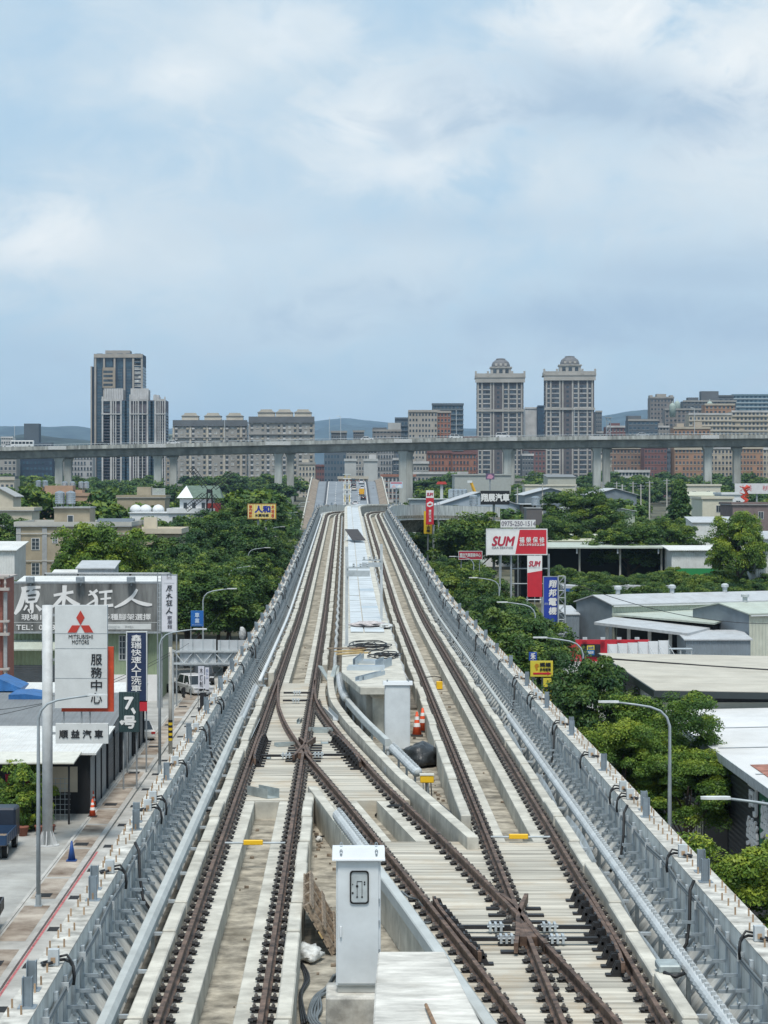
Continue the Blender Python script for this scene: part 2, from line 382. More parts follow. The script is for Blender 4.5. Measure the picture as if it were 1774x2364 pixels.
# transverse channels that carry the cable trough
m = MB(); m.box(0, .22, -.035, .035, -.1, -.05); cc = m.data('cross_channel', [GALV]); Ms = []
for i in range(90):
    s = 28.5 + i * 2.9
    if s < 300: Ms += [Matrix.Translation(P(s, LC - 1.34, 0)), Matrix.Translation(P(s, RC + 1.12, 0))]
scatter('cross_channel', cc, via, Ms, 60)
m = MB(); sweep(m, rect(-3.31, LC - 1.13, -0.615, -0.55), 20, 330); sweep(m, rect(RC + 1.13, 5.13, -0.615, -0.55), 20, 330); sweep(m, rect(LC + 1.13, -0.14, -0.615, -0.55), 88, 330); sweep(m, rect(2.0, RC - 1.13, -.615, -.55), 80, 330)
m.build('gutter', DIRT_D, via)
# piers under the deck
m = MB()
for y in (40, 72, 104, 136, 168, 200, 232, 264, 296, 326):
    m.prism([(-1.3, -1.2), (3.1, -1.2), (3.1, RT - 4.2), (4.1, RT - 3.21), (-2.3, RT - 3.21), (-1.3, RT - 4.2)], y - 1.1, y + 1.1, 1)
m.build('pier', CONC, via)
# ------------------------------------------------------------------ parapets
def parapet(side, label):
    x_in, x_out, x_foot = (5.60, 6.03, 5.14) if side > 0 else (-3.75, -4.09, -3.31)
    t = thing('parapet_wall', label, 'wall')
    W = lambda o, h: (o, h)
    sec = [(x_out, -1.3), (x_out, .90), (x_in, .90), (x_in, 0.02), (x_foot, -0.60), (x_foot, -1.3)]
    m = MB(); s = 19.0
    while s < END:
        e = min(s + 9.98, END); sweep(m, sec[:3] + sec[3:], s, e - 0.02); s = e
    if True:
        mesh_mats = [CONC_F]
    b = m.build('wall_face', mesh_mats, t)
    m = MB(); s = 19.0                              # rough cast top
    while s < END:
        e = min(s + 2.5, END); st = [s, e - .004] if s < 300 else stations(s, e - .004)
        sweep(m, [(x_out - side * -0.008, .9), (x_out + side * 0.008, .918), (x_in - side * .008, .918), (x_in - side * .008, .9)], s, e, st=st); s = e
    m.build('coping', CONC_T, t)
    d = -side                                       # towards the track
    # bracket: channel on the wall, two arms, an angle lying down the haunch, a cable cleat
    m = MB()
    m.box(min(0, d * .05), max(0, d * .05), -.05, .05, 0.0, 0.74, 0)
    for z, ln, y in ((0.30, .25, -.02), (0.06, .31, .03)):
        m.box(min(d * .05, d * ln), max(d * .05, d * ln), y - .02, y + .02, z, z + .045, 1)
    m.tube([(d * .2, -.09, .175), (d * .2, -.05, .125), (d * .2, 0, .15), (d * .2, .05, .125), (d * .2, .09, .175)], .014, 5, 1)
    br1 = m.data('cable_bracket', [GALV, GALV_D])
    m = MB(); L_ = abs(x_in - x_foot)
    for y in (-.03,):
        m.prism([(0, 0.03), (d * L_, -.60), (d * L_, -.53), (0, 0.10)], y - .035, y + .035, 1)
    st1 = m.data('haunch_angle', [GALV_D])
    Ms = []; Ms2 = []
    s = 27.3
    while s < (END - 1 if side > 0 else 312):
        a = P(s, x_in - side * .003, 0); Ms.append(Matrix.Translation(a) @ Matrix.Rotation(-head(s), 4, 'Z')); s += 0.98
    scatter('cable_bracket', br1, t, Ms); scatter('haunch_angle', st1, t, [q @ Matrix.Translation((0, .3, 0)) for q in Ms])
    # anchor bolts on the coping in groups of four
    m = MB(); m.tube([(0, 0, 0), (0, 0, .115)], .014, 6); bolt = m.data('anchor_bolt', [COPPER])
    Ms = []; s = 27.2; xm = (x_in + x_out) / 2; k = 0
    while s < 300:
        for ds, do in ((-.09, -.1), (.02, .04), (.36, -.12), (.47, .06)):
            k += 1
            if (k * 7) % 11 == 0: continue
            Ms.append(Matrix.Translation(P(s + ds, xm + do * -side, .915)) @ Matrix.Rotation(0.12 * math.sin(k), 4, 'X'))
        s += 1.18
    scatter('anchor_bolt', bolt, t, Ms)
    # noise-barrier stub posts in pairs
    m = MB(); m.box(-.06, -.048, -.07, .07, .01, .37); m.box(.048, .06, -.07, .07, .01, .37); m.box(-.048, .048, -.006, .006, .01, .37); m.box(-.11, .11, -.11, .11, 0, .014)
    post = m.data('stub_post', [mat('post_blue_grey', (.25, .30, .34), .5, .3, var=.2)])
    m = MB(); m.box(-.07, .07, -.06, .06, .01, .22, 0); m.box(-.03, .03, -.075, -.062, .05, .12, 1); jb = m.data('junction_box', [GALV_L, COPPER])
    m = MB(); q = d
    m.tube([(0, -.1, .06), (-q * .12, -.12, .03), (-q * .16, 0, .03), (-q * .05, .12, .04), (q * .12, .14, .05), (q * .2, .1, .03), (q * .25, .05, -.02), (q * .27, .02, -.15), (q * .26, 0, -.26)], .022, 6)
    m.tube([(q * .05, .06, .1), (q * .16, .1, .12), (q * .24, .06, .02), (q * .27, .0, -.2)], .018, 6)
    cab = m.data('cable_loop', [CABLE], smooth=True)
    base = 27.6 if side < 0 else 29.2; i = 0
    while base + i * 7.15 < 330:
        s = base + i * 7.15; i += 1
        for ds, do in ((0, .06), (.95, -.02)):
            if i % 5 == 4 and ds: continue
            o = ob('stub_post', post, t); o.matrix_local = Matrix.Translation(P(s + ds, xm - side * do, .918)) @ Matrix.Rotation(-head(s), 4, 'Z')
        for ds in ((2.4,) if i % 3 else (2.4, 3.6)):
            M_ = Matrix.Translation(P(s + ds, xm + d * .07, .918)) @ Matrix.Rotation(-head(s), 4, 'Z')
            o = ob('junction_box', jb, t); o.matrix_local = M_
            o = ob('cable_loop', cab, t); o.matrix_local = M_ @ Matrix.Translation((0, .02, 0))
    # the bundled cable clipped along the wall face
    m = MB(); pts = [P(s, x_in + d * (.06 + .01 * math.sin(s * 1.7)), .62 + .04 * math.sin(s * .37) + .02 * math.sin(s * 1.3)) for s in np.arange(24, 312, 1.0)]
    m.tube(pts, .028, 6); m.tube([p + Vector((0, 0, .045)) for p in pts], .02, 6); m.build('wall_cable', CABLE_G, t, smooth=True)
    m = MB(); m.cbox((d * .05, 0, .64), (.11, .03, .13)); cl = m.data('cable_clip', [GALV_L])
    scatter('cable_clip', cl, t, [Matrix.Translation(P(s, x_in, .0)) for s in np.arange(28, 128, 1.96)])
    # loose black cables hanging from the coping
    for s in (36.4, 45, 60, 74, 96, 110, 128, 150, 166, 185, 205) if side > 0 else (40.3, 61, 92, 118, 137, 170, 215):
        m = MB(); m.tube([P(s, x_in + d * .02, .93), P(s - .1, x_in + d * .1, .8), P(s - .25, x_in + d * .13, .35), P(s - .4, x_in + d * .2, 0.0), P(s - .5, x_in + d * .42, -.3)], .03, 6); m.build('hanging_cable', CABLE, t, smooth=True)
    return t
parapet(-1, 'concrete parapet on the left edge of the viaduct, lined with cable brackets and stub posts')
parapet(1, 'concrete parapet on the right edge of the viaduct, beside the ribbed power rail cover')
# ------------------------------------------------------------------ rails
RSEC = [(-.07, -.18), (.07, -.18), (.07, -.168), (.014, -.145), (.014, -.05), (.036, -.035), (.036, -.004), (.03, 0), (-.03, 0), (-.036, -.004), (-.036, -.035), (-.014, -.05), (-.014, -.145), (-.07, -.168)]
m = MB()
m.box(-.175, .175, -.055, .055, -.204, -.186, 0)
for q in (-1, 1):
    m.tube([(q * .07, 0, -.155), (q * .16, 0, -.158)], .037, 8, 0)
    m.tube([(q * .12, -.05, -.165), (q * .185, -.03, -.16), (q * .185, .03, -.16), (q * .12, .05, -.165)], .02, 6, 0)
    m.tube([(q * .135, 0, -.13), (q * .135, 0, -.075)], .02, 6, 1); m.tube([(q * .135, 0, -.125), (q * .135, 0, -.1)], .034, 6, 1)
FAST = m.data('rail_fastener', [BLACK, BOLT])
def rail(label, off, s0, s1, s_fast=None, group=None):
    t = thing('steel_rail', label, 'rail', group=group)
    f = off if callable(off) else (lambda s, o=off: o)
    st = stations(s0, s1) if not callable(off) else list(np.arange(s0, s1, .8)) + [s1]
    m = MB(); sweep(m, RSEC, s0, s1, st=st, offf=f); m.build('rail_bar', RUST, t)
    Ms = []; s = s0 + .3; a, b = s_fast or (s0, s1)
    while s < s1:
        if a <= s <= b:
            ang = math.atan2(f(s + .5) - f(s - .5), 1.0)
            Ms.append(Matrix.Translation(P(s, f(s), 0)) @ Matrix.Rotation(-ang - head(s), 4, 'Z'))
        s += 0.66
    scatter('rail_fastener', FAST, t, Ms); return t
rail('leftmost rusty rail, the straight outer rail of the left track', LC - G2, 22, END)
rail('rusty right-hand rail of the left track, crossed by the diagonal track', LC + G2, 22, END)
rail('rusty left-hand rail of the right track, crossed near the front by the diagonal', RC - G2, 22, END)
rail('rightmost rusty rail, next to the ribbed power rail cover', RC + G2, 22, END)
rail('rusty diagonal rail that starts at the leftmost rail and passes behind the near cabinet', fA, 22, 85, (22, 61.5))
rail('rusty diagonal rail that curves past the white cabinet towards the right track', fB, 22, 85, (22, 79))
# extra fasteners where the switch blade stands off
def guard(label, off_rail, side, s0, s1):
    "short check rail on tall black chairs"
    t = thing('check_rail', label, 'rail')
    f = off_rail if callable(off_rail) else (lambda s: off_rail)
    m = MB(); st = list(np.linspace(s0, s1, 9)); 
    sweep(m, [(-.025, -.12), (.025, -.12), (.03, .035), (-.03, .035)], s0, s1, st=st, offf=lambda s: f(s) + side * (.095 + .06 * abs((s - (s0 + s1) / 2) / (s1 - s0) * 2) ** 4))
    m.build('rail_bar', RUST, t)
    m = MB(); m.box(-.02, .30, -.08, .08, -.2, -.17); m.prism([(.03, -.17), (.22, -.17), (.14, .02), (.06, .02)], -.07, -.04, 1); m.prism([(.03, -.17), (.22, -.17), (.14, .02), (.06, .02)], .04, .07, 1); m.box(.03, .06, -.1, .1, -.17, .05); m.box(.12, .16, -.07, .07, -.1, -.05)
    ch = m.data('rail_chair', [BLACK]); n = int((s1 - s0) / .62)
    for i in range(n + 1):
        s = s0 + (s1 - s0) * (i + .3) / (n + .6)
        o = ob('rail_chair', ch, t); o.matrix_local = Matrix.Translation(P(s, f(s) + side * .10, 0)) @ Matrix.Scale(side, 4, (1, 0, 0))
    return t
guard('short check rail on tall black chairs beside the leftmost rail', LC - G2, 1, 60.2, 66.4)
guard('short check rail on tall black chairs inside the curving diagonal rail', fB, -1, 59.6, 66.2)
guard('short check rail on tall black chairs beside the rightmost rail', RC + G2, -1, 34.4, 41)
guard('short check rail on tall black chairs right of the diagonal rail behind the near cabinet', fA, 1, 35.2, 40)
def frog(label, s, o):
    t = thing('rail_frog', label, 'frog')
    for d0, d1, e0, e1 in ((-.06, -.16, .10, .20), (.06, .14, -.02, -.14)):
        m = MB(); sweep(m, [(-.03, -.15), (.03, -.15), (.035, .012), (-.035, .012)], s - 2.2, s + 2.2, st=[s - 2.2, s - 1.3, s, s + 1.2, s + 2.2], offf=lambda q: o + np.interp(q - s, (-2.2, -1.3, 0, 1.2, 2.2), (d1 * 1.6, d1, d0, e0 * 1.0, e1 * 1.3)))
        m.build('wing_rail', RUST, t)
    m = MB(); a = P(s, o, 0); m.prism([(a.x - .15, a.y - 1.6), (a.x + .19, a.y - 1.6), (a.x + .03, a.y + .9), (a.x - .04, a.y + .9)], a.z - .16, a.z - .005, 2); m.build('crossing_nose', RUST, t)
    m = MB()
    for i in range(7): m.box(a.x - .48, a.x + .48, a.y - 2 + i * .62, a.y - 1.84 + i * .62, a.z - .2, a.z - .165)
    m.build('base_plate', BLACK, t)
frog('rusty crossing where the diagonal track meets the left track, in the middle of the slab', 63.4, LC + G2 + .01)
frog('rusty crossing where the diagonal track meets the right track, near the front', 38.2, RC - G2)
def tie(label, s, x0, x1, y2=.0, clamp=.5):
    t = thing('gauge_rod', label, 'tie rod', group='black rods between the rails')
    a = P(s, 0, 0); m = MB(); m.box(x0, x1, a.y - .05, a.y + .05, a.z - .13, a.z - .07); m.build('rod', BLACK, t)
    m = MB(); c = x0 + (x1 - x0) * clamp
    for q in (-.09, 0, .09): m.box(c + q - .02, c + q + .02, a.y - .11, a.y + .11, a.z - .16, a.z - .03)
    m.tube([(c - .14, a.y - .08, a.z - .08), (c + .14, a.y - .08, a.z - .08)], .018, 6); m.tube([(c - .14, a.y + .08, a.z - .08), (c + .14, a.y + .08, a.z - .08)], .018, 6); m.build('clamp', GALV, t)
tie('black rod with bright clamp across the switch, the farther of the two', 80.9, -2.2, -1.25)
tie('black rod with bright clamp across the switch, the nearer of the two', 78.0, -2.15, -1.25)
tie('black rod with bright clamp left of the mid-slab crossing', 62.0, LC - G2 + .2, LC + G2 - .25, clamp=.78)
tie('black rod with bright clamp right of the mid-slab crossing', 62.2, -0.85, .1, clamp=.12)
tie('far black rod left of the front crossing', 37.9, 1.75, 2.75, clamp=.75); tie('near black rod left of the front crossing', 36.9, 1.85, 2.8, clamp=.8)
tie('far black rod right of the front crossing', 37.9, 3.2, 4.1, clamp=.22); tie('near black rod right of the front crossing', 36.9, 3.25, 4.1, clamp=.22)
YEL = mat('insulator_yellow', (0.80, 0.48, 0.02), 0.45, var=0.08)
def gauge(label, s, cx):
    t = thing('insulated_rod', label, 'tie rod'); a = P(s, cx, -.08); m = MB(); m.tube([a + Vector((-.62, 0, 0)), a + Vector((.62, 0, 0))], .022, 8); m.build('rod', GALV, t)
    m = MB(); m.cbox((a.x - .04, a.y, a.z + .01), (.40, .085, .10)); m.build('insulator', YEL, t, bevel=.012)
gauge('rod with a yellow insulator across the left track', 46.7, LC); gauge('rod with a yellow insulator across the right track', 47.5, RC)
# ------------------------------------------------------------------ power rail covers
def cover(label, pts, kind, r=.11, group=None, mat_=None):
    "pts: list of world points along the cover"
    t = thing('power_rail_cover', label, 'cover', group=group)
    m = MB()
    if kind == 'box':
        vs = []; fs = []; sec = [(-.13, -.10), (.13, -.10), (.13, .02), (.05, .10), (-.11, .10), (-.13, .08)]; n = len(sec)
        for i, p in enumerate(pts):
            d = (pts[min(i + 1, len(pts) - 1)] - pts[max(i - 1, 0)]); d.z = 0; d.normalize(); nx = Vector((d.y, -d.x, 0))
            vs += [p + nx * (o * r / .13) + Vector((0, 0, h)) for o, h in sec]
        for i in range(len(pts) - 1):
            for k in range(n): fs.append((i * n + k, i * n + (k + 1) % n, (i + 1) * n + (k + 1) % n, (i + 1) * n + k))
        fs += [tuple(range(n))[::-1], tuple((len(pts) - 1) * n + k for k in range(n))]
        m.add(vs, fs)
    else: m.tube(pts, r, 12)
    m.build('cover_shell', mat_ or COVER, t, smooth=kind != 'box')
    if kind == 'ribbed':
        m = MB(); L0 = [0]
        for a, b in zip(pts, pts[1:]): L0.append(L0[-1] + (b - a).length)
        d = .15; Ms = []
        while d < L0[-1]:
            i = max(j for j in range(len(L0)) if L0[j] <= d and j < len(pts) - 1); u = (d - L0[i]) / max(L0[i + 1] - L0[i], 1e-6)
            p = pts[i].lerp(pts[i + 1], u); dr = (pts[i + 1] - pts[i]).normalized()
            Ms.append(Matrix.Translation(p) @ dr.to_track_quat('Y', 'Z').to_matrix().to_4x4()); d += .27
        mm = MB(); mm.tube([(0, -.11, 0), (0, .02, 0), (0, .07, 0)], [r * 1.02, r * 1.5, r * 1.62], 12, caps=False); mm.box(-.03, .03, -.02, .06, r * 1.3, r * 2.0)
        rib = mm.data('cover_collar', [GALV_L])
        scatter('cover_collar', rib, t, Ms)
    m = MB(); m.box(-.03, .03, -.05, .05, -.8, -r * .8); sp = m.data('support', [GALV])
    scatter('support', sp, t, [Matrix.Translation(p) for i, p in enumerate(pts) if i % 3 == 1], 60)
    return t
line = lambda o, h, a, b, st: [P(s, o, h) for s in np.arange(a, b + .01, st)]
XL, XR = -3.22, 5.13
cover('pale grey box cover along the foot of the left parapet', line(XL, .04, 24, 70, 2.0), 'box', .088)
cover('ribbed flexible cover in the gap of the left power rail', line(XL, .06, 70.2, 82, 1.0), 'ribbed', .07)
cover('pale round cover beyond the switch along the left parapet', line(XL + .05, .06, 84, 310, 4.0), 'pipe', .07, mat_=mat('cover_white', (.62, .65, .66), .5, var=.12, scale=6))
cover('ribbed spiral cover along the foot of the right parapet', line(XR, .05, 24, 71, 1.0), 'ribbed', .072)
cover('smooth round cover farther along the right parapet', line(XR, .05, 71.5, 315, 4.0), 'pipe', .065)
cover('grey box cover along the diagonal rail, right of the near cabinet', [P(s, fA(s) - .60, .17) for s in np.arange(24, 42.6, 1.5)], 'box', .115)
cover('ribbed cover lying on the kerb behind the near cabinet', [P(s, fA(s) - .56, .17) for s in np.arange(43.0, 49.3, .5)], 'ribbed', .085)
cover('grey box cover curving past the foot of the white cabinet', [P(s, fB(s) + .93, .20) for s in np.arange(62.5, 75.1, 1.0)], 'box', .095)
cover('ribbed cover end bending towards the yellow junction box', [P(s, fB(s) + 1.0 + .05 * (62 - s) * .3, .10 - .02 * (62 - s)) for s in np.arange(57.4, 62.0, .5)], 'ribbed', .085)
cover('ribbed cover end beneath the concrete platform front', [P(s, fB(s) + .93, .20) for s in np.arange(75.3, 84.5, .6)], 'ribbed', .09)
for lab, s0, s1, o in (('pale knobbly cable duct left of the walkway', 88, 300, -0.42), ('knobbly cable duct right of the walkway', 84, 300, 2.22)):
    cover(lab, [P(s, o + .04 * math.sin(s), .12) for s in np.arange(s0, s1, 3.0)], 'pipe', .075, mat_=mat('duct_pale', (.42, .44, .44), .6, var=.35, scale=7))
# ------------------------------------------------------------------ central walkway
wk = thing('walkway_platform', 'raised concrete walkway between the two tracks, topped with metal panels', 'walkway')
PH = 1.0
m = MB()
st = [76.7] + stations(80, 345)
sweep(m, rect(-.13, 1.98, PH - .24, PH), 76.7, 345, st=st)
m.prism([(-.13, 76.69), (1.98, 76.69), (1.98, 70.7), (.46, 70.7)], RT + PH - .24, RT + PH, 2)
m.build('platform_slab', CONC_L, wk, bevel=0.02)
m = MB(); sweep(m, rect(.12, 1.80, -.62, PH - .25), 78.5, 345, st=[78.5] + stations(80, 345)); m.prism([(.15, 78.4), (1.80, 78.4), (1.80, 71.8), (.66, 71.8)], RT - .62, RT + PH - .25, 2); m.build('platform_wall', CONC, wk)
m = MB(); m.lathe([(.2, -.62), (.2, PH - .4), (.27, PH - .36), (.27, PH - .24)], (1.05, 71.5, RT), 14); m.build('column', CONC_L, wk)
PAN = mat('aluminium_panel', (0.55, 0.585, 0.60), 0.55, 0.15, var=0.14, scale=0.8)
PAN2 = mat('aluminium_panel_worn', (0.46, 0.53, 0.575), 0.45, 0.25, var=0.15, scale=0.8)
mb_ = MB(); mb_.box(0, .84, 0, 2.02, 0, .035); pa = mb_.data('cover_panel', [PAN]); mb_ = MB(); mb_.box(0, .55, 0, 5.0, 0, .035); pb = mb_.data('cover_panel', [PAN])
mb_ = MB(); mb_.box(0, .84, 0, 2.02, 0, .035); pc = mb_.data('cover_panel', [PAN2])
Ms = []; Mc = []; s = 97.0; i = 0
while s < 330:
    (Mc if i in (9, 17, 30) else Ms).append(Matrix.Translation(P(s, .82, PH + .02 + .006 * (i % 3))) @ Matrix.Rotation(-head(s), 4, 'Z') @ Matrix.Rotation(math.atan(.019 if 125 < s < 305 else 0), 4, 'X')); s += 2.08; i += 1
scatter('cover_panel', pa, wk, Ms, 60)
for M_ in Mc: o = ob('cover_panel', pc, wk); o.matrix_local = M_
Ms = []; s = 97.0; i = 0
while s < 328:
    Ms.append(Matrix.Translation(P(s, .22, PH + .02 + .005 * (i % 2))) @ Matrix.Rotation(-head(s), 4, 'Z') @ Matrix.Rotation(math.atan(.019 if 125 < s < 305 else 0), 4, 'X')); s += 5.2; i += 1
scatter('cover_panel', pb, wk, Ms, 40)
# raised hatch lid
h_ = thing('hatch_lid', 'dark open hatch lid propped up on the walkway panels', 'hatch', P(203, .75, PH + .06))
m = MB(); m.add([(-.8, 0, .95), (.35, 0, .95), (1.0, -6, .12), (-.15, -6, .12), (-.8, 0, .9), (.35, 0, .9), (1.0, -6, .07), (-.15, -6, .07)], [(0, 1, 2, 3), (7, 6, 5, 4), (0, 4, 5, 1), (1, 5, 6, 2), (2, 6, 7, 3), (3, 7, 4, 0)]); m.build('lid', mat('hatch_dark', (.05, .045, .045), .7), h_)
m = MB(); m.tube([(-.8, 0, 0), (-.8, 0, .95)], .03, 6); m.tube([(.35, 0, 0), (.35, 0, .95)], .03, 6); m.tube([(-.9, -4, 0), (-.5, -2, .6)], .03, 6); m.build('prop', GALV, h_)
def mast(label, x, y0, y1, Y, arm):
    b = px(x, y0, Y); H = (y0 - y1) * Y / F
    t = thing('cable_mast', label, 'mast', b); m = MB(); m.box(-.06, .06, -.06, .06, 0, H); m.box(-.12, .12, -.12, .12, 0, .03); m.build('mast_post', GALV_L, t)
    m = MB(); m.box(min(0, arm), max(0, arm), -.12, -.07, H * .70, H * .76); m.box(min(0, arm), max(0, arm), -.12, -.07, H * .78, H * .80); m.build('cross_arm', GALV, t)
    for q in (.3, .6, .9):
        m = MB(); m.lathe([(.03, 0), (.05, .03), (.03, .06), (.05, .1), (.02, .14)], (arm * q, -.1, H * .80), 8); m.build('insulator', GALV_L, t)
    return t
mast('grey steel mast on the left edge of the walkway', 801, 1491, 1262, 89, .9)
mast('grey steel mast on the right edge of the walkway, thinner and farther', 881, 1432, 1256, 106, -.9)
# ================================================================== things standing and lying on the viaduct
def on(x, y, h):
    Y = F * (7.24 - h) / (y - VY); return Vector(((x - VX) * Y / F, Y, RT + h))
DARKW = mat('painted_shade', (.012, .013, .014), .6)
WOOD = mat('weathered_wood', (.19, .15, .115), .85, var=.35, scale=5, c2=(.28, .22, .16), stretch=(3, 3, 3)); WOOD_Y = mat('fresh_plank', (.50, .36, .17), .8, var=.2, scale=5); WOOD_B = mat('brown_stick', (.24, .15, .09), .8, var=.3, scale=8)
# near cabinet
c = thing('control_cabinet', 'tall pale control cabinet with a small window in its door, standing on a concrete block', 'cabinet', (.18, 31.55, RT + .215))
W_, H_ = .62, 1.86
m = MB(); m.box(-W_ / 2, W_ / 2, 0, .52, .10, H_); m.build('body', CABINET, c, bevel=.008)
m = MB(); m.box(-W_ / 2 + .02, W_ / 2 - .02, .02, .50, 0, .098); m.build('plinth', mat('plinth_grey', (.40, .41, .39), .5), c)
d = MB(); d.box(-W_ / 2 + .022, W_ / 2 - .03, -.024, -.002, .13, H_ - .03); door = d.build('door', CABINET, c, bevel=.006)
d = MB(); 
def rrect(x0, x1, z0, z1, r, n=5):
    o = []
    for cx_, cz_, a0 in ((x1 - r, z1 - r, 0), (x0 + r, z1 - r, 90), (x0 + r, z0 + r, 180), (x1 - r, z0 + r, 270)):
        for i in range(n + 1): a = R(a0 + 90 * i / n); o.append((cx_ + r * math.cos(a), cz_ + r * math.sin(a)))
    return o
o1 = rrect(-.12, .145, 1.24, 1.70, .045); o2 = rrect(-.10, .125, 1.26, 1.68, .035); n = len(o1)
d.add([(x, y, z) for y in (-.045, -.025) for q in (o1, o2) for x, z in q], [(i, (i + 1) % n, n + (i + 1) % n, n + i) for i in range(n)] + [(i, (i + 1) % n, 2 * n + (i + 1) % n, 2 * n + i) for i in range(n)] + [(n + i, n + (i + 1) % n, 3 * n + (i + 1) % n, 3 * n + i) for i in range(n)])
d.build('window_gasket', mat('rubber_black', (.01, .01, .011), .5), door)
d = MB(); d.prism(o2, -.030, -.026, 1); d.build('window_panel', mat('panel_grey', (.42, .46, .47), .25, var=.12, scale=6), door)
d = MB()
for x0, x1, z0, z1 in ((-.022, -.014, 1.33, 1.50), (-.022, .052, 1.545, 1.555), (.046, .054, 1.35, 1.55), (-.022, -.014, 1.5, 1.55)): d.box(x0, x1, -.034, -.031, z0, z1)
for x, z, r in ((-.018, 1.485, .018), (-.018, 1.335, .013), (.05, 1.335, .013), (.085, 1.54, .012), (.085, 1.51, .012), (-.08, 1.39, .014), (-.08, 1.51, .008)): d.tube([(x, -.036, z), (x, -.030, z)], r, 10)
d.build('switch_diagram', mat('diagram_black', (.02, .02, .022), .4), door)
d = MB(); d.box(-.255, -.232, -.06, -.026, .78, .93); d.build('handle', mat('handle_white', (.72, .74, .75), .35), door, bevel=.006)
d = MB()
for z in (.55, .95, 1.25): d.box(W_ / 2 - .028, W_ / 2 - .012, -.03, -.01, z, z + .06)
d.build('hinge', GALV_D, door)
d = MB(); d.prism([(-.07, H_), (.60, H_), (.56, H_ + .10), (-.02, H_ + .15)], -W_ / 2 - .05, W_ / 2 + .055, 0); d.prism([(-.085, H_ - .018), (.6, H_ - .018), (.6, H_ + .004), (-.085, H_ + .004)], -W_ / 2 - .055, W_ / 2 + .06, 0); roof = d.build('roof', mat('cabinet_white', (.72, .75, .77), .4, var=.03), c)
for x in (-.24, .25):
    for y, z in ((-.045, .075), (.25, .13)):
        d = MB(); d.tube([(x + .016 * math.cos(a), y, H_ + z + .028 + .03 * math.sin(a)) for a in np.linspace(-.4, math.pi + .4, 9)], .006, 5); d.tube([(x, y, H_ + z - .03), (x, y, H_ + z + .006)], .018, 8); d.build('lifting_eye', GALV_D, roof)
b = thing('concrete_block', 'pale concrete block carrying the near control cabinet', 'block', (.18, 31.5, RT - .62)); m = MB(); m.box(-.45, .30, -.25, .75, 0, .83); m.build('block_body', CONC_T, b, bevel=.02)
# near walkway end, right of the cabinet
e = thing('walkway_end', 'raw concrete end of a walkway in the foreground, right of the near cabinet', 'walkway')
def slab(pts, z0, z1):
    m = MB(); m.prism(pts, z0, z1, 2); return m
slab([(.37, 24.0), (1.82, 24.0), (1.60, 26.9), (1.36, 31.0), (.45, 31.0), (.38, 29.0), (.33, 27)], RT + .62, RT + .90).build('end_slab', mat('raw_concrete', (.58, .565, .52), .9, var=.25, scale=1.4, dirt=.45, bump=.5, stretch=(1, 2.2, 1)), e, bevel=.02)
slab([(.47, 24.0), (1.5, 24.0), (1.2, 30.8), (.55, 30.8)], RT - .62, RT + .615).build('end_wall', CONC, e)
s_ = thing('wooden_stick', 'short brown wooden stick lying on the foreground concrete', 'stick'); a = on(1000, 2364, .93); bb = on(1006, 2318, .98); bb.y = a.y + .9; bb.x = a.x - .05; bb.z = a.z + .02; m = MB(); m.tube([a + Vector((.02, -.2, .02)), bb], [.028, .022], 7); m.build('stick_body', WOOD_B, s_)
# far cabinet
c = thing('equipment_cabinet', 'plain white cabinet on short legs beside the platform front', 'cabinet', (1.52, 66.4, RT - .62)); m = MB(); m.box(-.37, .37, 0, .6, .16, 2.06); m.build('body', CABINET, c, bevel=.01)
d = MB(); d.prism([(-.06, 2.062), (.68, 2.062), (.68, 2.13), (-.04, 2.17)], -.42, .44, 0); d.build('roof', mat('cabinet_white', (.72, .75, .77), .4), c)
for x in (-.28, .28):
    for y in (.06, .54): d = MB(); d.box(x - .04, x + .04, y - .04, y + .04, 0, .158); d.build('leg', GALV, c)
for x in (-.3, .32): d = MB(); d.tube([(x, -.02, 2.16), (x, -.02, 2.22)], .025, 6); d.build('lifting_eye', GALV_D, c)
d = MB(); d.box(-.34, .34, -.018, -.002, .2, 2.03); d.build('back_panel', CABINET, c, bevel=.005)
ORANGE = mat('cone_orange', (.75, .10, .03), .5, var=.12); WHITE_B = mat('reflective_white', (.78, .78, .76), .5)
def cone(label, loc, h=.75, body=ORANGE, bands=True, group=None):
    t = thing('traffic_cone', label, 'cone', loc, group=group); k = h / .75
    m = MB(); m.box(-.19 * k, .19 * k, -.19 * k, .19 * k, 0, .035 * k); m.build('base', mat('cone_base', (.05, .05, .05), .7) if body is ORANGE else body, t)
    m = MB(); m.lathe([(.15 * k, .036 * k), (.03 * k, h)], (0, 0, 0), 14); m.build('body', body, t, smooth=True)
    if bands:
        for z0, z1 in ((.28, .40), (.50, .60)):
            r = lambda z: .15 * k + (.03 - .15) * k * (z * k - .036 * k) / (h - .036 * k) + .004
            m = MB(); m.lathe([(r(z0), z0 * k), (r(z1), z1 * k)], (0, 0, 0), 14); m.build('band', WHITE_B, t)
    return t
a = on(963, 1698, -.6); cone('orange and white cone right of the white cabinet, the left one of two', a); cone('orange and white cone right of the white cabinet, half hidden behind another', on(973, 1690, -.6) + Vector((.05, .2, 0)))
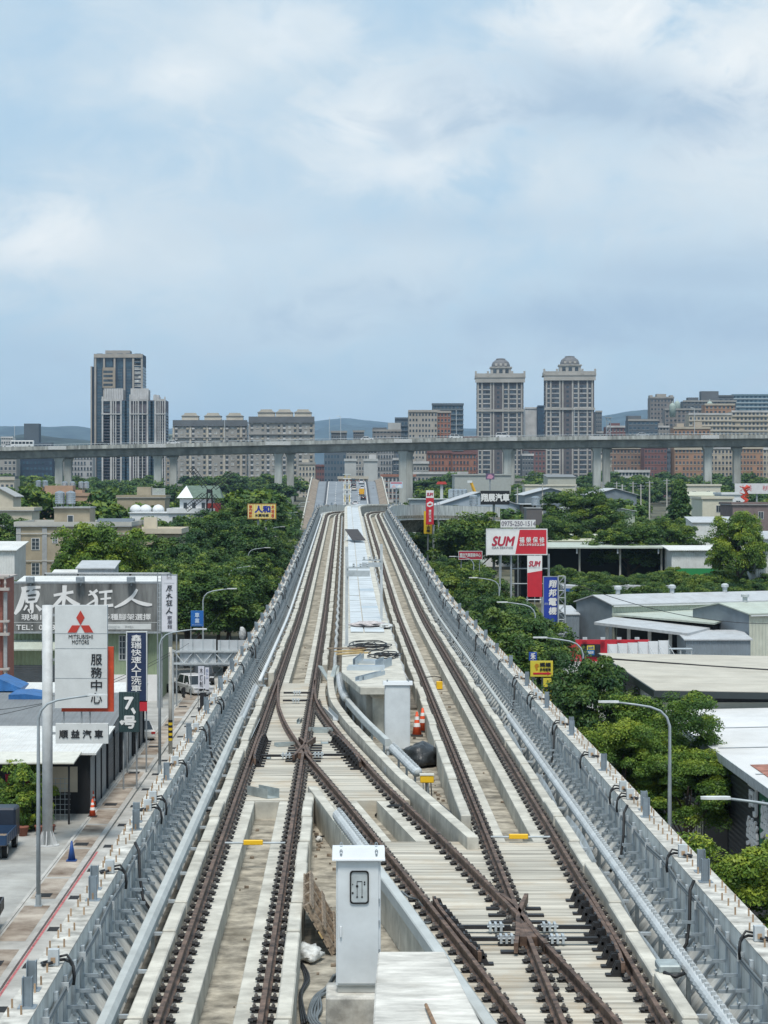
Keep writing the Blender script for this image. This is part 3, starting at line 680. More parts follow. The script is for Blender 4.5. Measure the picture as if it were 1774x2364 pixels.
# wrapped bundle
def lumpy(mb, c, rx, ry, rz, seed, amp=.25, nu=22, nv=12):
    vs = []; fs = []
    for j in range(nv + 1):
        ph = math.pi * j / nv - math.pi / 2
        for i in range(nu):
            th = 2 * math.pi * i / nu; d = Vector((math.cos(ph) * math.cos(th), math.cos(ph) * math.sin(th), math.sin(ph)))
            k = 1 + amp * mnoise.noise(d * 1.7 + Vector((seed, 0, 0))) + amp * .5 * mnoise.noise(d * 4 + Vector((0, seed, 0)))
            vs.append((c[0] + d.x * rx * k, c[1] + d.y * ry * k, c[2] + max(d.z, -.75) * rz * k))
    for j in range(nv):
        for i in range(nu): fs.append((j * nu + i, j * nu + (i + 1) % nu, (j + 1) * nu + (i + 1) % nu, (j + 1) * nu + i))
    mb.add(vs, fs)
PLASTIC = mat('black_sheet', (.022, .025, .027), .38, var=.4, scale=8, bump=.8, spec=.6)
a = on(970, 1766, -.6); t = thing('wrapped_bundle', 'bundle wrapped in wrinkled black sheeting behind the yellow junction box', 'bundle', a); m = MB(); lumpy(m, (0, 0, .26), .52, .7, .36, 3); m.build('sheet', PLASTIC, t, smooth=True)
WPL = mat('white_sheet', (.55, .56, .54), .45, var=.25, scale=9, bump=.6)
def lump(label, loc, r, matl, seed, name='plastic_sheet', cat='sheet'):
    t = thing(name, label, cat, loc); m = MB(); lumpy(m, (0, 0, r[2] * .7), *r, seed, .5); m.build('sheet', matl, t, smooth=True)
lump('crumpled clear sheeting under the leaning pallet', on(712, 2215, -.6), (.22, .3, .14), WPL, 5); lump('crumpled pale sheeting by the left parapet', on(483, 1868, -.6) + Vector((-.02, 0, 0)), (.14, .7, .28), WPL, 8)
lump('ragged pale sheet lying across the walkway panels', P(101, 1.0, PH + .05), (.75, 1.2, .12), mat('rag', (.48, .44, .43), .8, var=.3, scale=6), 11); lump('small white rag in the pit left of the near cabinet', on(737, 1942, -.6), (.07, .09, .06), WPL, 4)
lump('white crumpled paper near the right end of the walkway', P(100, 1.8, PH + .03), (.3, .8, .1), WPL, 14)
# leaning pallet
t = thing('wooden_pallet', 'weathered wooden pallet leaning on the kerb left of the near cabinet', 'pallet', P(39.7, -.22, -.60)); t.rotation_euler = (0, R(-30), R(1)); t.scale = (1, 1.5, 1.05)
for y in np.linspace(-1.0, 1.0, 4): m = MB(); m.box(-.02, .07, y - .05, y + .05, 0, .90); m.build('bearer', WOOD, t)
for z in np.linspace(.05, .85, 6): m = MB(); m.box(-.045, -.022, -1.08, 1.08, z - .06, z + .06); m.build('board', WOOD_Y if .3 < z < .5 else WOOD, t)
for z in (.05, .45, .85): m = MB(); m.box(.072, .10, -1.08, 1.08, z - .05, z + .05); m.build('board', WOOD, t)
# yellow box on a stand
a = on(986, 1845, -.6); t = thing('point_box', 'yellow junction box on a short steel stand with cables hanging down', 'junction box', a)
m = MB(); m.tube([(0, 0, 0), (0, 0, .42)], .04, 8); m.box(-.12, .12, -.1, .1, 0, .02); m.build('stand', GALV, t); m = MB(); m.box(-.17, .17, -.11, .11, .42, .60); m.build('box_body', YEL, t, bevel=.015); m = MB(); m.box(-.18, .18, -.12, .12, .602, .635); m.build('lid', mat('lid_pale', (.62, .6, .52), .5), t)
for k in range(4):
    m = MB(); x = -.1 + k * .065; m.tube([(x, -.08, .44), (x + .01, -.16, .25), (x + .02, -.2, .06), (x + .12, -.5, .03), (.35 + k * .02, -1.4 - k * .2, .03), (.42 + k * .05, -3.0, .03), (.25, -3.9 + .2 * k, .03), (-.05, -4.0 + .2 * k, .03)], .016, 5); m.build('cable', CABLE if k % 2 else CABLE_G, t, smooth=True)
def cable(label, pts, r=.02, matl=CABLE, n=1, spread=.05, name='loose_cable'):
    t = thing(name, label, 'cable')
    for k in range(n):
        q = [Vector(p) + Vector((spread * k * (1 if i % 2 else .6) + .02 * math.sin(i * 3 + k), spread * .8 * k * math.sin(i + k), .012 * (k % 3))) for i, p in enumerate(pts)]
        # smooth
        out_ = []
        for i in range(len(q) - 1):
            p0, p1, p2, p3 = q[max(i - 1, 0)], q[i], q[i + 1], q[min(i + 2, len(q) - 1)]
            for u in (0, .2, .4, .6, .8): out_.append(.5 * ((2 * p1) + (p2 - p0) * u + (2 * p0 - 5 * p1 + 4 * p2 - p3) * u * u + (3 * p1 - p0 - 3 * p2 + p3) * u ** 3))
        out_.append(q[-1]); m = MB(); m.tube(out_, r, 6); m.build('cable_run' if n > 1 else 'cable_run', matl, t, smooth=True)
cable('thick bunch of black cables running from the block of the near cabinet', [on(772, 2250, -.3), on(752, 2280, -.5), on(728, 2300, -.58), on(712, 2335, -.58), on(720, 2364, -.58), on(760, 2400, -.58)], .021, CABLE_G, 6, .035)
cable('black cables dropping past the kerb of the left track', [on(655, 2140, -.1), on(650, 2160, -.2), on(668, 2200, -.15), on(690, 2222, -.58), on(706, 2260, -.58), on(690, 2300, -.58), on(700, 2364, -.58)], .018, CABLE, 3, .03)
cable('short loop of black cable in the pit behind the near cabinet', [on(728, 1932, -.58), on(750, 1930, -.58), on(766, 1922, -.58), on(757, 1915, -.58), on(748, 1922, -.58), on(766, 1926, -.58)], .02)
cable('black cables looping between the two diagonal rails', [on(930, 1862, -.15), on(895, 1862, -.2), on(880, 1872, -.55), on(868, 1884, -.58), on(872, 1878, -.5), on(905, 1866, -.25)], .018, CABLE, 3, .03)
cable('grey cable looping over the diagonal rail right of the near cabinet', [on(928, 2058, .1), on(945, 2072, .12), on(965, 2078, -.1), on(980, 2100, -.18), on(998, 2118, -.18), on(990, 2130, -.18), on(975, 2128, -.18)], .02, CABLE_G)
for lab, x, y, n, r in (('big coil of black cable on the walkway platform', 856, 1496, 8, .85), ('tangle of black cable on the platform, right of the planks', 890, 1517, 7, .6)):
    t = thing('cable_coil', lab, 'cable', on(x, y, PH))
    for k in range(n):
        m = MB(); ph = k * 1.3; m.tube([(r * (.65 + .35 * math.sin(k * 2.2)) * math.cos(a + ph) + .1 * math.sin(k * 5), 2.4 * r * (.6 + .3 * math.cos(k)) * math.sin(a + ph), .03 + .02 * k + .02 * math.sin(3 * a + k)) for a in np.linspace(0, 6.0, 26)], .02, 5); m.build('cable_loop', CABLE, t, smooth=True)
for k, (dx, dy, an, mt_, lab) in enumerate(((0, 0, 1.2, WOOD_Y, 'fresh yellow plank on the platform, nearest of the loose planks'), (-.1, 1.2, 1.0, WOOD_Y, 'fresh plank lying askew behind the nearest plank on the platform'), (-.25, 2.2, .8, WOOD, 'grey weathered plank on the platform near the cable coil'), (.35, 2.0, 1.35, WOOD_B, 'brown plank sticking out towards the cable coil'), (-.1, -.9, 1.5, WOOD_Y, 'thick fresh plank at the left edge of the platform'))):
    a = on(816, 1510, PH); t = thing('loose_plank', lab, 'plank', (a.x + dx, a.y + dy, a.z + .02 * k)); t.rotation_euler = (0, 0, an - math.pi / 2 + (1.3 if k % 2 else 1.0)); m = MB(); m.box(-.75, .75, -.08, .08, 0, .05); m.build('plank_body', mt_, t)
# aluminium channel pieces
ALU = mat('aluminium_channel', (.50, .56, .60), .4, .3, var=.08)
def channel(label, loc, L_, w, h, rz, tilt=0, matl=ALU, group=None):
    t = thing('metal_channel', label, 'channel', loc, group=group); t.rotation_euler = (tilt, 0, rz)
    m = MB(); m.prism([(-w / 2, 0), (w / 2, 0), (w / 2, h), (w / 2 - .008, h), (w / 2 - .008, .008), (-w / 2 + .008, .008), (-w / 2 + .008, h), (-w / 2, h)], -L_ / 2, L_ / 2, 1); m.build('channel_profile', matl, t)
channel('open aluminium channel lying across the platform front, the longest one', on(845, 1546, PH), 1.25, .75, .14, R(86)); channel('aluminium channel standing on edge at the platform right side', on(886, 1540, PH), 1.5, .3, .3, R(-12)); channel('small aluminium channel at the platform back left', on(828, 1530, PH), 3.0, .1, .25, R(-6))
channel('pale channel pointing to the white cabinet, the left one', on(850, 1566, PH), 2.3, .14, .14, R(-18)); channel('pale channel pointing to the white cabinet, the right one', on(861, 1564, PH), 2.3, .14, .14, R(-18)); channel('aluminium channel at the back of the channel pile', on(862, 1530, PH), .9, 1.0, .1, R(80))
GM = mat('sheet_green_grey', (.36, .41, .41), .5, .2, var=.15, scale=4)
channel('grey channel offcut lying upside down on the left slab', on(608, 1838, -.2), .9, .34, .22, R(35), 0, GM); channel('flat grey offcut by the mid-slab crossing', on(660, 1722, -.2), .6, .28, .1, R(-65), 0, GM); channel('small grey offcut near the check rail', on(620, 1750, -.2), .4, .12, .1, R(5), 0, GM)
channel('grey offcut on the slab right of the crossing', on(742, 1690, -.2), .9, .5, .12, R(88), 0, GM); channel('tiny grey offcut on the slab above the crossing rod', on(750, 1715, -.2), .5, .22, .1, R(0), 0, GM); channel('small offcut by the switch blade', on(692, 1668, -.2), .8, .1, .12, R(-5), 0, GM)
channel('long grey channel beside the curving diagonal rail', on(925, 1805, -.2), 4.2, .16, .12, R(8), 0, GALV_L); channel('grey channel between rail and kerb left of the platform', on(764, 1652, -.2), 3.2, .18, .14, R(6), 0, GALV_L)
def sheet(label, o, s0, s1, w=.2, h=.02):
    t = thing('bent_sheet', label, 'metal sheet'); m = MB(); st = np.linspace(s0, s1, 14)
    for a in (0,):
        vs = []; fs = []; prof = [(-w, .10), (-w * .4, 0), (w * .4, 0), (w, .13), (w + .01, .12), (w * .4 + .01, -.012), (-w * .4, -.012), (-w, .09)]; n = len(prof)
        for i, s in enumerate(st): vs += [P(s, o + q + .06 * math.sin(i / 13 * 2.2), -.17 + hh + .06 * math.sin(i / 13 * 3.1)) for q, hh in prof]
        for i in range(len(st) - 1): fs += [(i * n + k, i * n + (k + 1) % n, (i + 1) * n + (k + 1) % n, (i + 1) * n + k) for k in range(n)]
        fs += [tuple(range(n)), tuple((len(st) - 1) * n + k for k in range(n))]
        m.add(vs, fs)
    m.build('sheet_body', GALV, t)
for lab, o, s0, s1 in (('bent galvanised sheet outside the rightmost rail, nearest the camera', 4.95 - .27, 27.5, 31.2), ('long bent galvanised sheet outside the rightmost rail, second from the camera', 4.66, 31.6, 37.5), ('bent galvanised sheet against the kerb beyond the front crossing', 4.72, 38.2, 43.5), ('bent galvanised sheet by the right kerb at the slab end', 4.78, 44.2, 50.5), ('bent galvanised sheet farther along the right kerb', 4.74, 52, 58), ('distant bent sheet along the right kerb', 4.74, 62, 70)): sheet(lab, o, s0, s1, .09)
sheet('bent sheet lying between the leftmost rail and the kerb', LC - G2 - .30, 66, 71.5, .12); sheet('bent sheet by the kerb at the left switch', LC - G2 - .35, 80, 84, .12)
t = thing('point_machine', 'small grey machine box on the right gutter edge near the ribbed cover', 'machine', P(33.8, 4.79, .03)); m = MB(); m.box(-.16, .16, -.25, .25, .02, .14); m.build('housing', GM, t, bevel=.02); m = MB(); m.tube([(-.1, -.3, .05), (.05, -.45, .02), (.2, -.3, .04)], .03, 6); m.build('cable', CABLE, t, smooth=True)
t = thing('relay_box', 'small yellow box on the trough floor far along the right track', 'box', P(88, RC - .02, -.6)); m = MB(); m.box(-.12, .12, -.1, .1, 0, .3); m.build('box_body', YEL, t, bevel=.015); m = MB(); m.tube([(-.5, 0, .45), (-.2, 0, .5), (.05, 0, .45), (.1, 0, .3)], .02, 6); m.build('cable', CABLE, t, smooth=True)
# clutter under the platform front
for k, (x, y, l, rz, ti, lab) in enumerate(((755, 1590, 1.6, .5, .5, 'steel strip leaning in the gap left of the platform front'), (765, 1602, 1.8, -.4, .7, 'steel strip leaning across the gap left of the platform front'), (775, 1598, 1.4, .1, .9, 'upright steel strip by the platform wall'), (892, 1680, 1.5, .3, .8, 'pale strip leaning on the platform wall behind the cabinet'), (872, 1690, 1.3, -.1, 1.1, 'white board leaning on the platform front'))):
    a = on(x, y, -.6); t = thing('leaning_strip', lab, 'metal strip', a + Vector((0, 0, .45))); t.rotation_euler = (ti, .2 * (-1) ** k, rz); m = MB(); m.box(-.09, .09, -l / 2, l / 2, -.02, .02); m.build('strip_body', GM if k < 3 else WPL, t)
# debris on the deck
Gd = random.Random(3)
DEB = mat('debris', (.25, .2, .15), .9, var=.5, scale=9)
m = MB()
for k in range(130):
    if k % 3 == 0: s = Gd.uniform(28, 53); o = Gd.uniform(LC + 1.2, fA(s) - .8)
    elif k % 3 == 1: s = Gd.uniform(55, 72); o = Gd.uniform(fB(s) + 1.0, RC - 1.2)
    else: s = Gd.uniform(28, 120); o = Gd.choice((LC, RC)) + Gd.uniform(-.25, .25)
    if o > 50: continue
    if 53 < s < 86 and abs(o - LC) < .3: continue
    if s < 47.7 and abs(o - RC) < .4: continue
    p = P(s, o, -.612); r = Gd.uniform(.01, .05); m.cbox((p.x, p.y, p.z + r * .5), (r * 2, r * Gd.uniform(1, 4), r), M=None)
m.build('rubble', DEB, None, kind='stuff', label='small brown rubble scattered on the trough floors', category='rubble')
# ================================================================== ground, roads
def sheet_strip(mb, x0, x1, y0, y1, dz, m=None):
    ys = sorted({y0, y1, *[q for q in (240, 600, 1000, 1600, 3000) if y0 < q < y1]}); vs = []; fs = []
    for y in ys: vs += [(x0, y, gz(y) + dz), (x1, y, gz(y) + dz)]
    for i in range(len(ys) - 1): fs.append((2 * i, 2 * i + 1, 2 * i + 3, 2 * i + 2))
    mb.add(vs, fs, m)
def land(name, mt, *rects, dz=.004, label=None):
    m = MB()
    for r in rects: sheet_strip(m, *r, dz)
    return m.build(name, mt, kind='structure', label=label)
GRASS = mat('ground_scrub', (.075, .085, .05), .95, var=.4, scale=.08, dirt=.4, c2=(.12, .115, .08))
ASPH = mat('asphalt', (.10, .103, .105), .9, var=.15, scale=.7, dirt=.15); CONC_G = mat('concrete_yard', (.36, .36, .34), .9, var=.2, scale=.35, dirt=.6, bump=.15)
BRICKP = mat('brick_pavement', (.29, .205, .145), .9, var=.35, scale=.45, dirt=.7, c2=(.37, .33, .28)); PAVE = mat('pavement_concrete', (.43, .425, .40), .9, var=.18, scale=.6, dirt=.35)
land('ground', GRASS, (-7000, 7000, -300, 14000), dz=0)
land('road', ASPH, (-12.4, 13.2, -100, 640), dz=.004, label='asphalt road running beneath and beside the viaduct')
land('yard', CONC_G, (-60, -13.9, 60, 240), (15.5, 60, 40, 235), dz=.006)
land('gutter_strip', PAVE, (-12.4, -11.0, 40, 240), dz=.008); land('pavement', PAVE, (-13.9, -12.35, 40, 240), (13.25, 15.5, 40, 235), dz=.10)
mk = MB()
for x in (-13.95, -12.45): mk.box(x, x + .15, 40, 240, .0, .14)
for x in (13.1, 15.4): mk.box(x, x + .15, 40, 235, .0, .14)
mk.build('kerb', PAVE, kind='structure')
m = MB(); G = random.Random(5); y = 62
while y < 200:                                       # brick patches of the pavement, between grates
    L_ = G.uniform(5, 9); sheet_strip(m, -13.7, -12.6, y, y + L_, .106); y += L_ + G.choice((.35, .4, 1.6))
m.build('brick_paving', BRICKP, kind='structure')
RED = mat('road_paint_red', (.47, .15, .16), .8, var=.3, scale=3); WHT = mat('road_paint_white', (.6, .6, .58), .8, var=.2, scale=3)
land('road_marking', RED, (-12.27, -12.17, 60, 112), dz=.012, label='red no-parking line along the left kerb of the street')
GRATE = mat('grate_dark', (.035, .037, .04), .7, var=.3)
m = MB()
for q in range(8): m.box(-.3, .3, -.42 + q * .11, -.36 + q * .11, 0, .02)
m.box(-.33, -.3, -.45, .45, 0, .022); m.box(.3, .33, -.45, .45, 0, .022); gr = m.data('grate', [GRATE])
i = 0
for y in np.arange(64, 190, 7.1):
    for x in (-11.75, -13.2) if i % 2 else (-11.75,):
        o = ob('drain_grate', gr, None, (x, float(y), .112 if x < -12.4 else .006), R(0)); tag(o, 'dark drain grate set in the left pavement', 'grate', 'drain grates along the left pavement')
    i += 1
# ------------------------------------------------------------------ trees
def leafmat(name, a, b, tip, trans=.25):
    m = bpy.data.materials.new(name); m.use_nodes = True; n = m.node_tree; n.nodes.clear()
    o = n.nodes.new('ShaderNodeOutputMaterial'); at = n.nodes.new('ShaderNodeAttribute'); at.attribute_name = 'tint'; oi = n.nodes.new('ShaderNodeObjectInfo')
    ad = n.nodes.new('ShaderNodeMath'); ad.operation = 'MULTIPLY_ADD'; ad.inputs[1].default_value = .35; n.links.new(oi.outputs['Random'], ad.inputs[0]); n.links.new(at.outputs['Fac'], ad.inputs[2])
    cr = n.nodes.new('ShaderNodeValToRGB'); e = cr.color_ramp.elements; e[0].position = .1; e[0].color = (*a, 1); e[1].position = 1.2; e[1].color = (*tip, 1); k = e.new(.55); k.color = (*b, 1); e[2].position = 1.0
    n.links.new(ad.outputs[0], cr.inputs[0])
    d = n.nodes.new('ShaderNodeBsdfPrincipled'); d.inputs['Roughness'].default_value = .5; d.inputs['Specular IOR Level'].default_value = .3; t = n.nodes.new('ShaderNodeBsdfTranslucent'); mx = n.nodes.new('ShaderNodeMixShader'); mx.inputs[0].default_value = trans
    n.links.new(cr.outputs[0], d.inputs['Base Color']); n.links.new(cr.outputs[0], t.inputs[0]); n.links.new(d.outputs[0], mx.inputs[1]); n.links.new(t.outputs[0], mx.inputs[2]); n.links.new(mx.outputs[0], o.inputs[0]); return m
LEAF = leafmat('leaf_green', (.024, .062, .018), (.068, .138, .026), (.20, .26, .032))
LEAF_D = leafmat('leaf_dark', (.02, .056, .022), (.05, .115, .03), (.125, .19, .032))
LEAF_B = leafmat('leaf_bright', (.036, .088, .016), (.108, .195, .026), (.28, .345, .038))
BARK = mat('bark', (.085, .065, .05), .9, var=.35, scale=6, bump=.5)
def crown(name, seed, rx, rz, clumps, per, leaf, lm, cone=False, flat=.82, csize=.30):
    g = np.random.default_rng(seed); V = []; TT = []
    for c in range(clumps):
        while True:
            d = g.normal(size=3); d /= np.linalg.norm(d)
            if d[2] > -.55: break
        rr = (.45 + .55 * g.random() ** .45) * (1 + .16 * math.sin(3 * math.atan2(d[1], d[0]) + seed) + .1 * math.sin(5 * d[2] * 2 + seed))
        p = np.array([d[0] * rx, d[1] * rx, d[2] * rz]) * rr
        if cone: t_ = g.random() ** .7; a_ = g.random() * 6.283; q = (1 - t_) * (.5 + .5 * g.random()); p = np.array([math.cos(a_) * rx * q, math.sin(a_) * rx * q, (t_ * 2 - 1) * rz])
        cr_ = csize * rx * (.6 + .8 * g.random()); ct = g.random() * .55
        n = int(per * (.5 + g.random()))
        dd = g.normal(size=(n, 3)); dd /= np.linalg.norm(dd, axis=1)[:, None]; dd[:, 2] = np.abs(dd[:, 2]) * 1.25 - .45
        pos = p + dd * np.array([cr_, cr_, cr_ * flat]) * (g.random((n, 1)) ** .4)
        nr = dd * .7 + g.normal(size=(n, 3)) * .45 + np.array([0, 0, .55]); nr /= np.linalg.norm(nr, axis=1)[:, None]
        u = np.cross(nr, g.normal(size=(n, 3))); u /= np.linalg.norm(u, axis=1)[:, None]; w_ = np.cross(nr, u)
        s = leaf * (.6 + .8 * g.random((n, 1)))
        quad = np.stack([pos - u * s, pos + w_ * s * .5 - nr * s * .15, pos + u * s, pos - w_ * s * .5 - nr * s * .15], 1)
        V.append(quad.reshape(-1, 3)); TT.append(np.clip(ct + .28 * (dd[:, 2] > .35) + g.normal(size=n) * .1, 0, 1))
    V = np.concatenate(V); TT = np.concatenate(TT); n = len(V) // 4
    me = bpy.data.meshes.new(name); me.vertices.add(len(V)); me.vertices.foreach_set('co', V.ravel()); me.loops.add(4 * n); me.loops.foreach_set('vertex_index', np.arange(4 * n)); me.polygons.add(n); me.polygons.foreach_set('loop_start', np.arange(0, 4 * n, 4)); me.polygons.foreach_set('loop_total', np.full(n, 4))
    a = me.attributes.new('tint', 'FLOAT', 'FACE'); a.data.foreach_set('value', TT.astype(np.float32)); me.materials.append(lm); me.update(calc_edges=True); return me
def trunk_mesh(seed, h, r, spread):
    g = random.Random(seed); m = MB(); m.tube([(0, 0, 0), (.03 * h * g.uniform(-1, 1), 0, h * .35), (.05 * h * g.uniform(-1, 1), .03 * h, h * .6), (0, 0, h)], [r * 1.3, r, r * .8, r * .3], 8)
    for k in range(7):
        a = k * 2.4 + g.random(); z = h * g.uniform(.4, .75); q = spread * g.uniform(.6, .95)
        m.tube([(0, 0, z), (q * .45 * math.cos(a), q * .45 * math.sin(a), z + h * .14), (q * math.cos(a), q * math.sin(a), z + h * .30)], [r * .5, r * .3, r * .08], 6)
    return m.data('trunk', [BARK], smooth=True)
KIND = {   # unit: metres; height, crown centre, variants
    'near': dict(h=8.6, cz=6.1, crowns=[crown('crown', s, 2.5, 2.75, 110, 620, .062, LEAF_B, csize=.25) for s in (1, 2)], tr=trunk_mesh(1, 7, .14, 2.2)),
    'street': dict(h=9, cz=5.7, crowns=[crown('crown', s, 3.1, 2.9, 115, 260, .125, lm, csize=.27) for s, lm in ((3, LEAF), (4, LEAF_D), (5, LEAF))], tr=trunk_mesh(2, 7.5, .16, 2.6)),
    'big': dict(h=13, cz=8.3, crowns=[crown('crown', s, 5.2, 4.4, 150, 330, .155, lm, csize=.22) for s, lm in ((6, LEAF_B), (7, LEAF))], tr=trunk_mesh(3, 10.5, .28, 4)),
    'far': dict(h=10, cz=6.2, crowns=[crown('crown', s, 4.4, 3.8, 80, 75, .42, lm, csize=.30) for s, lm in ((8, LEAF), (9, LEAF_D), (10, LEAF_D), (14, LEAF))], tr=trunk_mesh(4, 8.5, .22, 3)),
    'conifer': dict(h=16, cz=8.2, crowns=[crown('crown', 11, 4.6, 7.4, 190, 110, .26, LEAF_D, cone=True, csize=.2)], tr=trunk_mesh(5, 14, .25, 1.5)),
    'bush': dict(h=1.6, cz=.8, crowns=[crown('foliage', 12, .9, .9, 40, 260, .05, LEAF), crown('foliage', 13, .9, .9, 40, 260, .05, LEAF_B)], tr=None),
}
NT = [0]
def tree(kind, x, Y, label, h=None, group=None, z=None, name=None, wide=1.0, v=None, cat='tree'):
    K = KIND[kind]; NT[0] += 1; i = NT[0]; s = (h or K['h']) / K['h']
    t = thing(name or {'conifer': 'conifer_tree', 'bush': 'bush'}.get(kind, 'leafy_tree'), label, cat, (x, Y, gz(Y) - .05 if z is None else z), (i * 2.399) % 6.28, group)
    t.scale = (s * wide, s * wide, s)
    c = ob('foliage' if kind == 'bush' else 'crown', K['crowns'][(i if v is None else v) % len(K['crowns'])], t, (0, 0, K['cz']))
    if K['tr']: ob('trunk', K['tr'], t)
    return t
def treepx(kind, x, ytop, Y, label, **k):
    z = CZ - (ytop - VY) * Y / F; g = gz(Y); return tree(kind, (x - VX) * Y / F, Y, label, h=(z - g) * 1.0, **k)
# right-hand street, near to far
treepx('near', 1735, 1950, 62, 'bright green tree cut by the right edge at the lower corner, beside the dark shop', v=0, wide=1.0)
treepx('near', 1535, 1612, 101, 'large bright yellow-green tree behind the near right lamp, the bigger of the front pair', v=0, wide=1.05)
treepx('near', 1440, 1660, 99, 'bright green tree left of the big bright one, beneath the near right lamp', v=1, wide=.95); treepx('near', 1590, 1735, 97, 'lower bright green tree hugging the dark shop wall, below the big bright one', v=1, wide=1.15)
treepx('street', 1370, 1512, 124, 'dark green tree at the corner of the black building', v=1, wide=.8)
G = random.Random(11)
for k, (Y, x) in enumerate(((152, 1205), (168, 1180), (172, 1120), (184, 1235), (196, 1150), (206, 1085), (214, 1180), (226, 1115), (240, 1050), (252, 1110), (266, 1065), (280, 1025), (296, 1090), (310, 1015), (330, 1050), (350, 985), (372, 1030), (395, 975), (420, 1010), (450, 965), (480, 1000), (515, 955), (560, 980), (610, 945))):
    tree('street', (x - VX) * Y / F, Y, 'dark green street tree in the dense row right of the viaduct', h=G.uniform(7.6, 9.2), group='street trees right of the viaduct', wide=G.uniform(.95, 1.2))
for k, (Y, x) in enumerate(((216, 470), (220, 520), (226, 430), (228, 560), (238, 500), (252, 575), (262, 530), (276, 470), (288, 585), (300, 545), (318, 610), (332, 560), (350, 620), (372, 580), (392, 632), (420, 600), (450, 645), (485, 615), (520, 655), (560, 630), (610, 668), (660, 650))):
    tree('street', (x - VX) * Y / F, Y, 'dark green street tree in the dense row left of the viaduct', h=G.uniform(8.6, 10.2), group='street trees left of the viaduct', wide=G.uniform(1.0, 1.25))
treepx('big', 232, 1212, 238, 'broad bright green tree in front of the beige house', wide=.95, v=0); treepx('big', 300, 1255, 243, 'mid green tree right of the broad tree at the beige house', wide=.75, v=1); treepx('street', 395, 1235, 262, 'round dark tree between beige house and street trees', wide=1.1, v=1); treepx('street', 430, 1275, 235, 'round green tree over the white vertical banner', v=0)
treepx('big', 1705, 1185, 300, 'round bright tree at the right edge, above the white shed', wide=.72, v=0); treepx('conifer', 1570, 1105, 420, 'tall dark pointed tree standing above the low roofs', v=0); treepx('big', 1345, 1128, 420, 'wide mid green tree in front of the low grey halls', wide=1.25, v=1)
treepx('big', 1450, 1205, 335, 'wide green tree behind the open black shed', wide=1.2, v=1); treepx('big', 1540, 1195, 345, 'green tree behind the black shed, right of the widest one', wide=1.1, v=1); treepx('big', 1290, 1190, 350, 'green tree behind the white and red billboard', v=1); treepx('street', 1095, 1180, 330, 'tree in front of the blue-grey hall, left of the phone banner', v=0, wide=1.3); treepx('street', 1030, 1205, 345, 'tree beneath the red vertical sign', v=2, wide=1.2)
for k, (x, yt, Y) in enumerate(((75, 1132, 430), (25, 1192, 300), (232, 1148, 430), (258, 1160, 392), (325, 1200, 312), (360, 1192, 318), (400, 1203, 305), (440, 1196, 312), (476, 1188, 320), (508, 1176, 330), (545, 1158, 345), (298, 1212, 292), (575, 1205, 310), (70, 1335, 228), (95, 1345, 226), (545, 1135, 400), (590, 1140, 420))):
    treepx('street' if Y < 350 else 'far', x, yt, Y, 'green tree among the pale houses left of the street trees', group='trees among the left houses', wide=1.15)
# scattered background trees
def blocked(x, Y):
    px_ = VX + x * F / Y
    if -16 < x < 19 and Y < 700: return True
    if 690 < px_ < 925 and Y > 600: return True
    return False
for k in range(150):
    Y = G.uniform(330, 985); side = G.choice((-1, 1)); xm = 560 if side < 0 else 870
    px_ = G.uniform(-60, 660) if side < 0 else G.uniform(930, 1840); x = (px_ - VX) * Y / F
    if blocked(x, Y) or (Y < 420 and (60 < px_ < 420 or 1150 < px_)): continue
    if 985 < px_ < 1400 and 470 < Y < 640: continue
    tree('far', x, Y, 'leafy tree in the far greenery ' + ('left' if side < 0 else 'right') + ' of the viaduct', h=G.uniform(7, 12), group='far trees ' + ('left' if side < 0 else 'right') + ' of the viaduct', wide=G.uniform(1, 1.35))
for k in range(110):
    px_ = G.uniform(-60, 700) if k % 3 == 0 else G.uniform(930, 1840); Y = G.uniform(1040, 1250); tree('far', (px_ - VX) * Y / F, Y, 'distant tree behind the elevated highway', h=G.uniform(9, 14), group='trees behind the elevated highway', wide=1.5)
# right mid hedge-like trees among the halls
for k in range(26):
    px_ = 1300 + k * 19; Y = G.uniform(292, 318); tree('street', (px_ - VX) * Y / F, Y, 'low green tree in the belt before the black shed and white shed', h=G.uniform(4.5, 6.5), group='low tree belt before the sheds', wide=1.3)
for k in range(18):
    px_ = 1330 + k * 22; Y = G.uniform(272, 286); tree('street', (px_ - VX) * Y / F, Y, 'low green tree in the belt behind the grey factory roof', h=G.uniform(4.0, 6.0), group='low tree belt behind the factory', wide=1.3)
# ------------------------------------------------------------------ street lamps
LAMPP = mat('lamp_pole_grey', (.34, .385, .41), .5, .2, var=.1); LAMPH = mat('lamp_head_white', (.68, .70, .70), .4)
def lampmesh():
    m = MB(); m.tube([(0, 0, 0), (0, 0, 5), (0, 0, 8.0), (.12, 0, 8.35), (.38, 0, 8.62), (.8, 0, 8.78), (1.4, 0, 8.88), (2.2, 0, 8.98)], [.10, .085, .06, .055, .05, .05, .045, .04], 9); p = m.data('pole', [LAMPP], smooth=True)
    m = MB(); m.box(-.16, .16, -.16, .16, 0, .03); m.tube([(0, 0, .03), (0, 0, .5)], .125, 9); b = m.data('base', [LAMPP])
    m = MB(); m.prism([(2.1, -.07), (2.2, -.13), (2.75, -.12), (2.95, -.05), (2.95, .05), (2.75, .12), (2.2, .13), (2.1, .07)], 8.96, 9.04, 2); h = m.data('lamp_head', [LAMPH])
    return p, b, h
LPM = lampmesh()
def lamp(x, Y, side, label, group=None):
    t = thing('street_lamp', label, 'street lamp', (x, Y, gz(Y) + .1), 0 if side > 0 else math.pi, group)
    for n, me in zip(('pole', 'base', 'lamp_head'), LPM): ob(n, me, t)
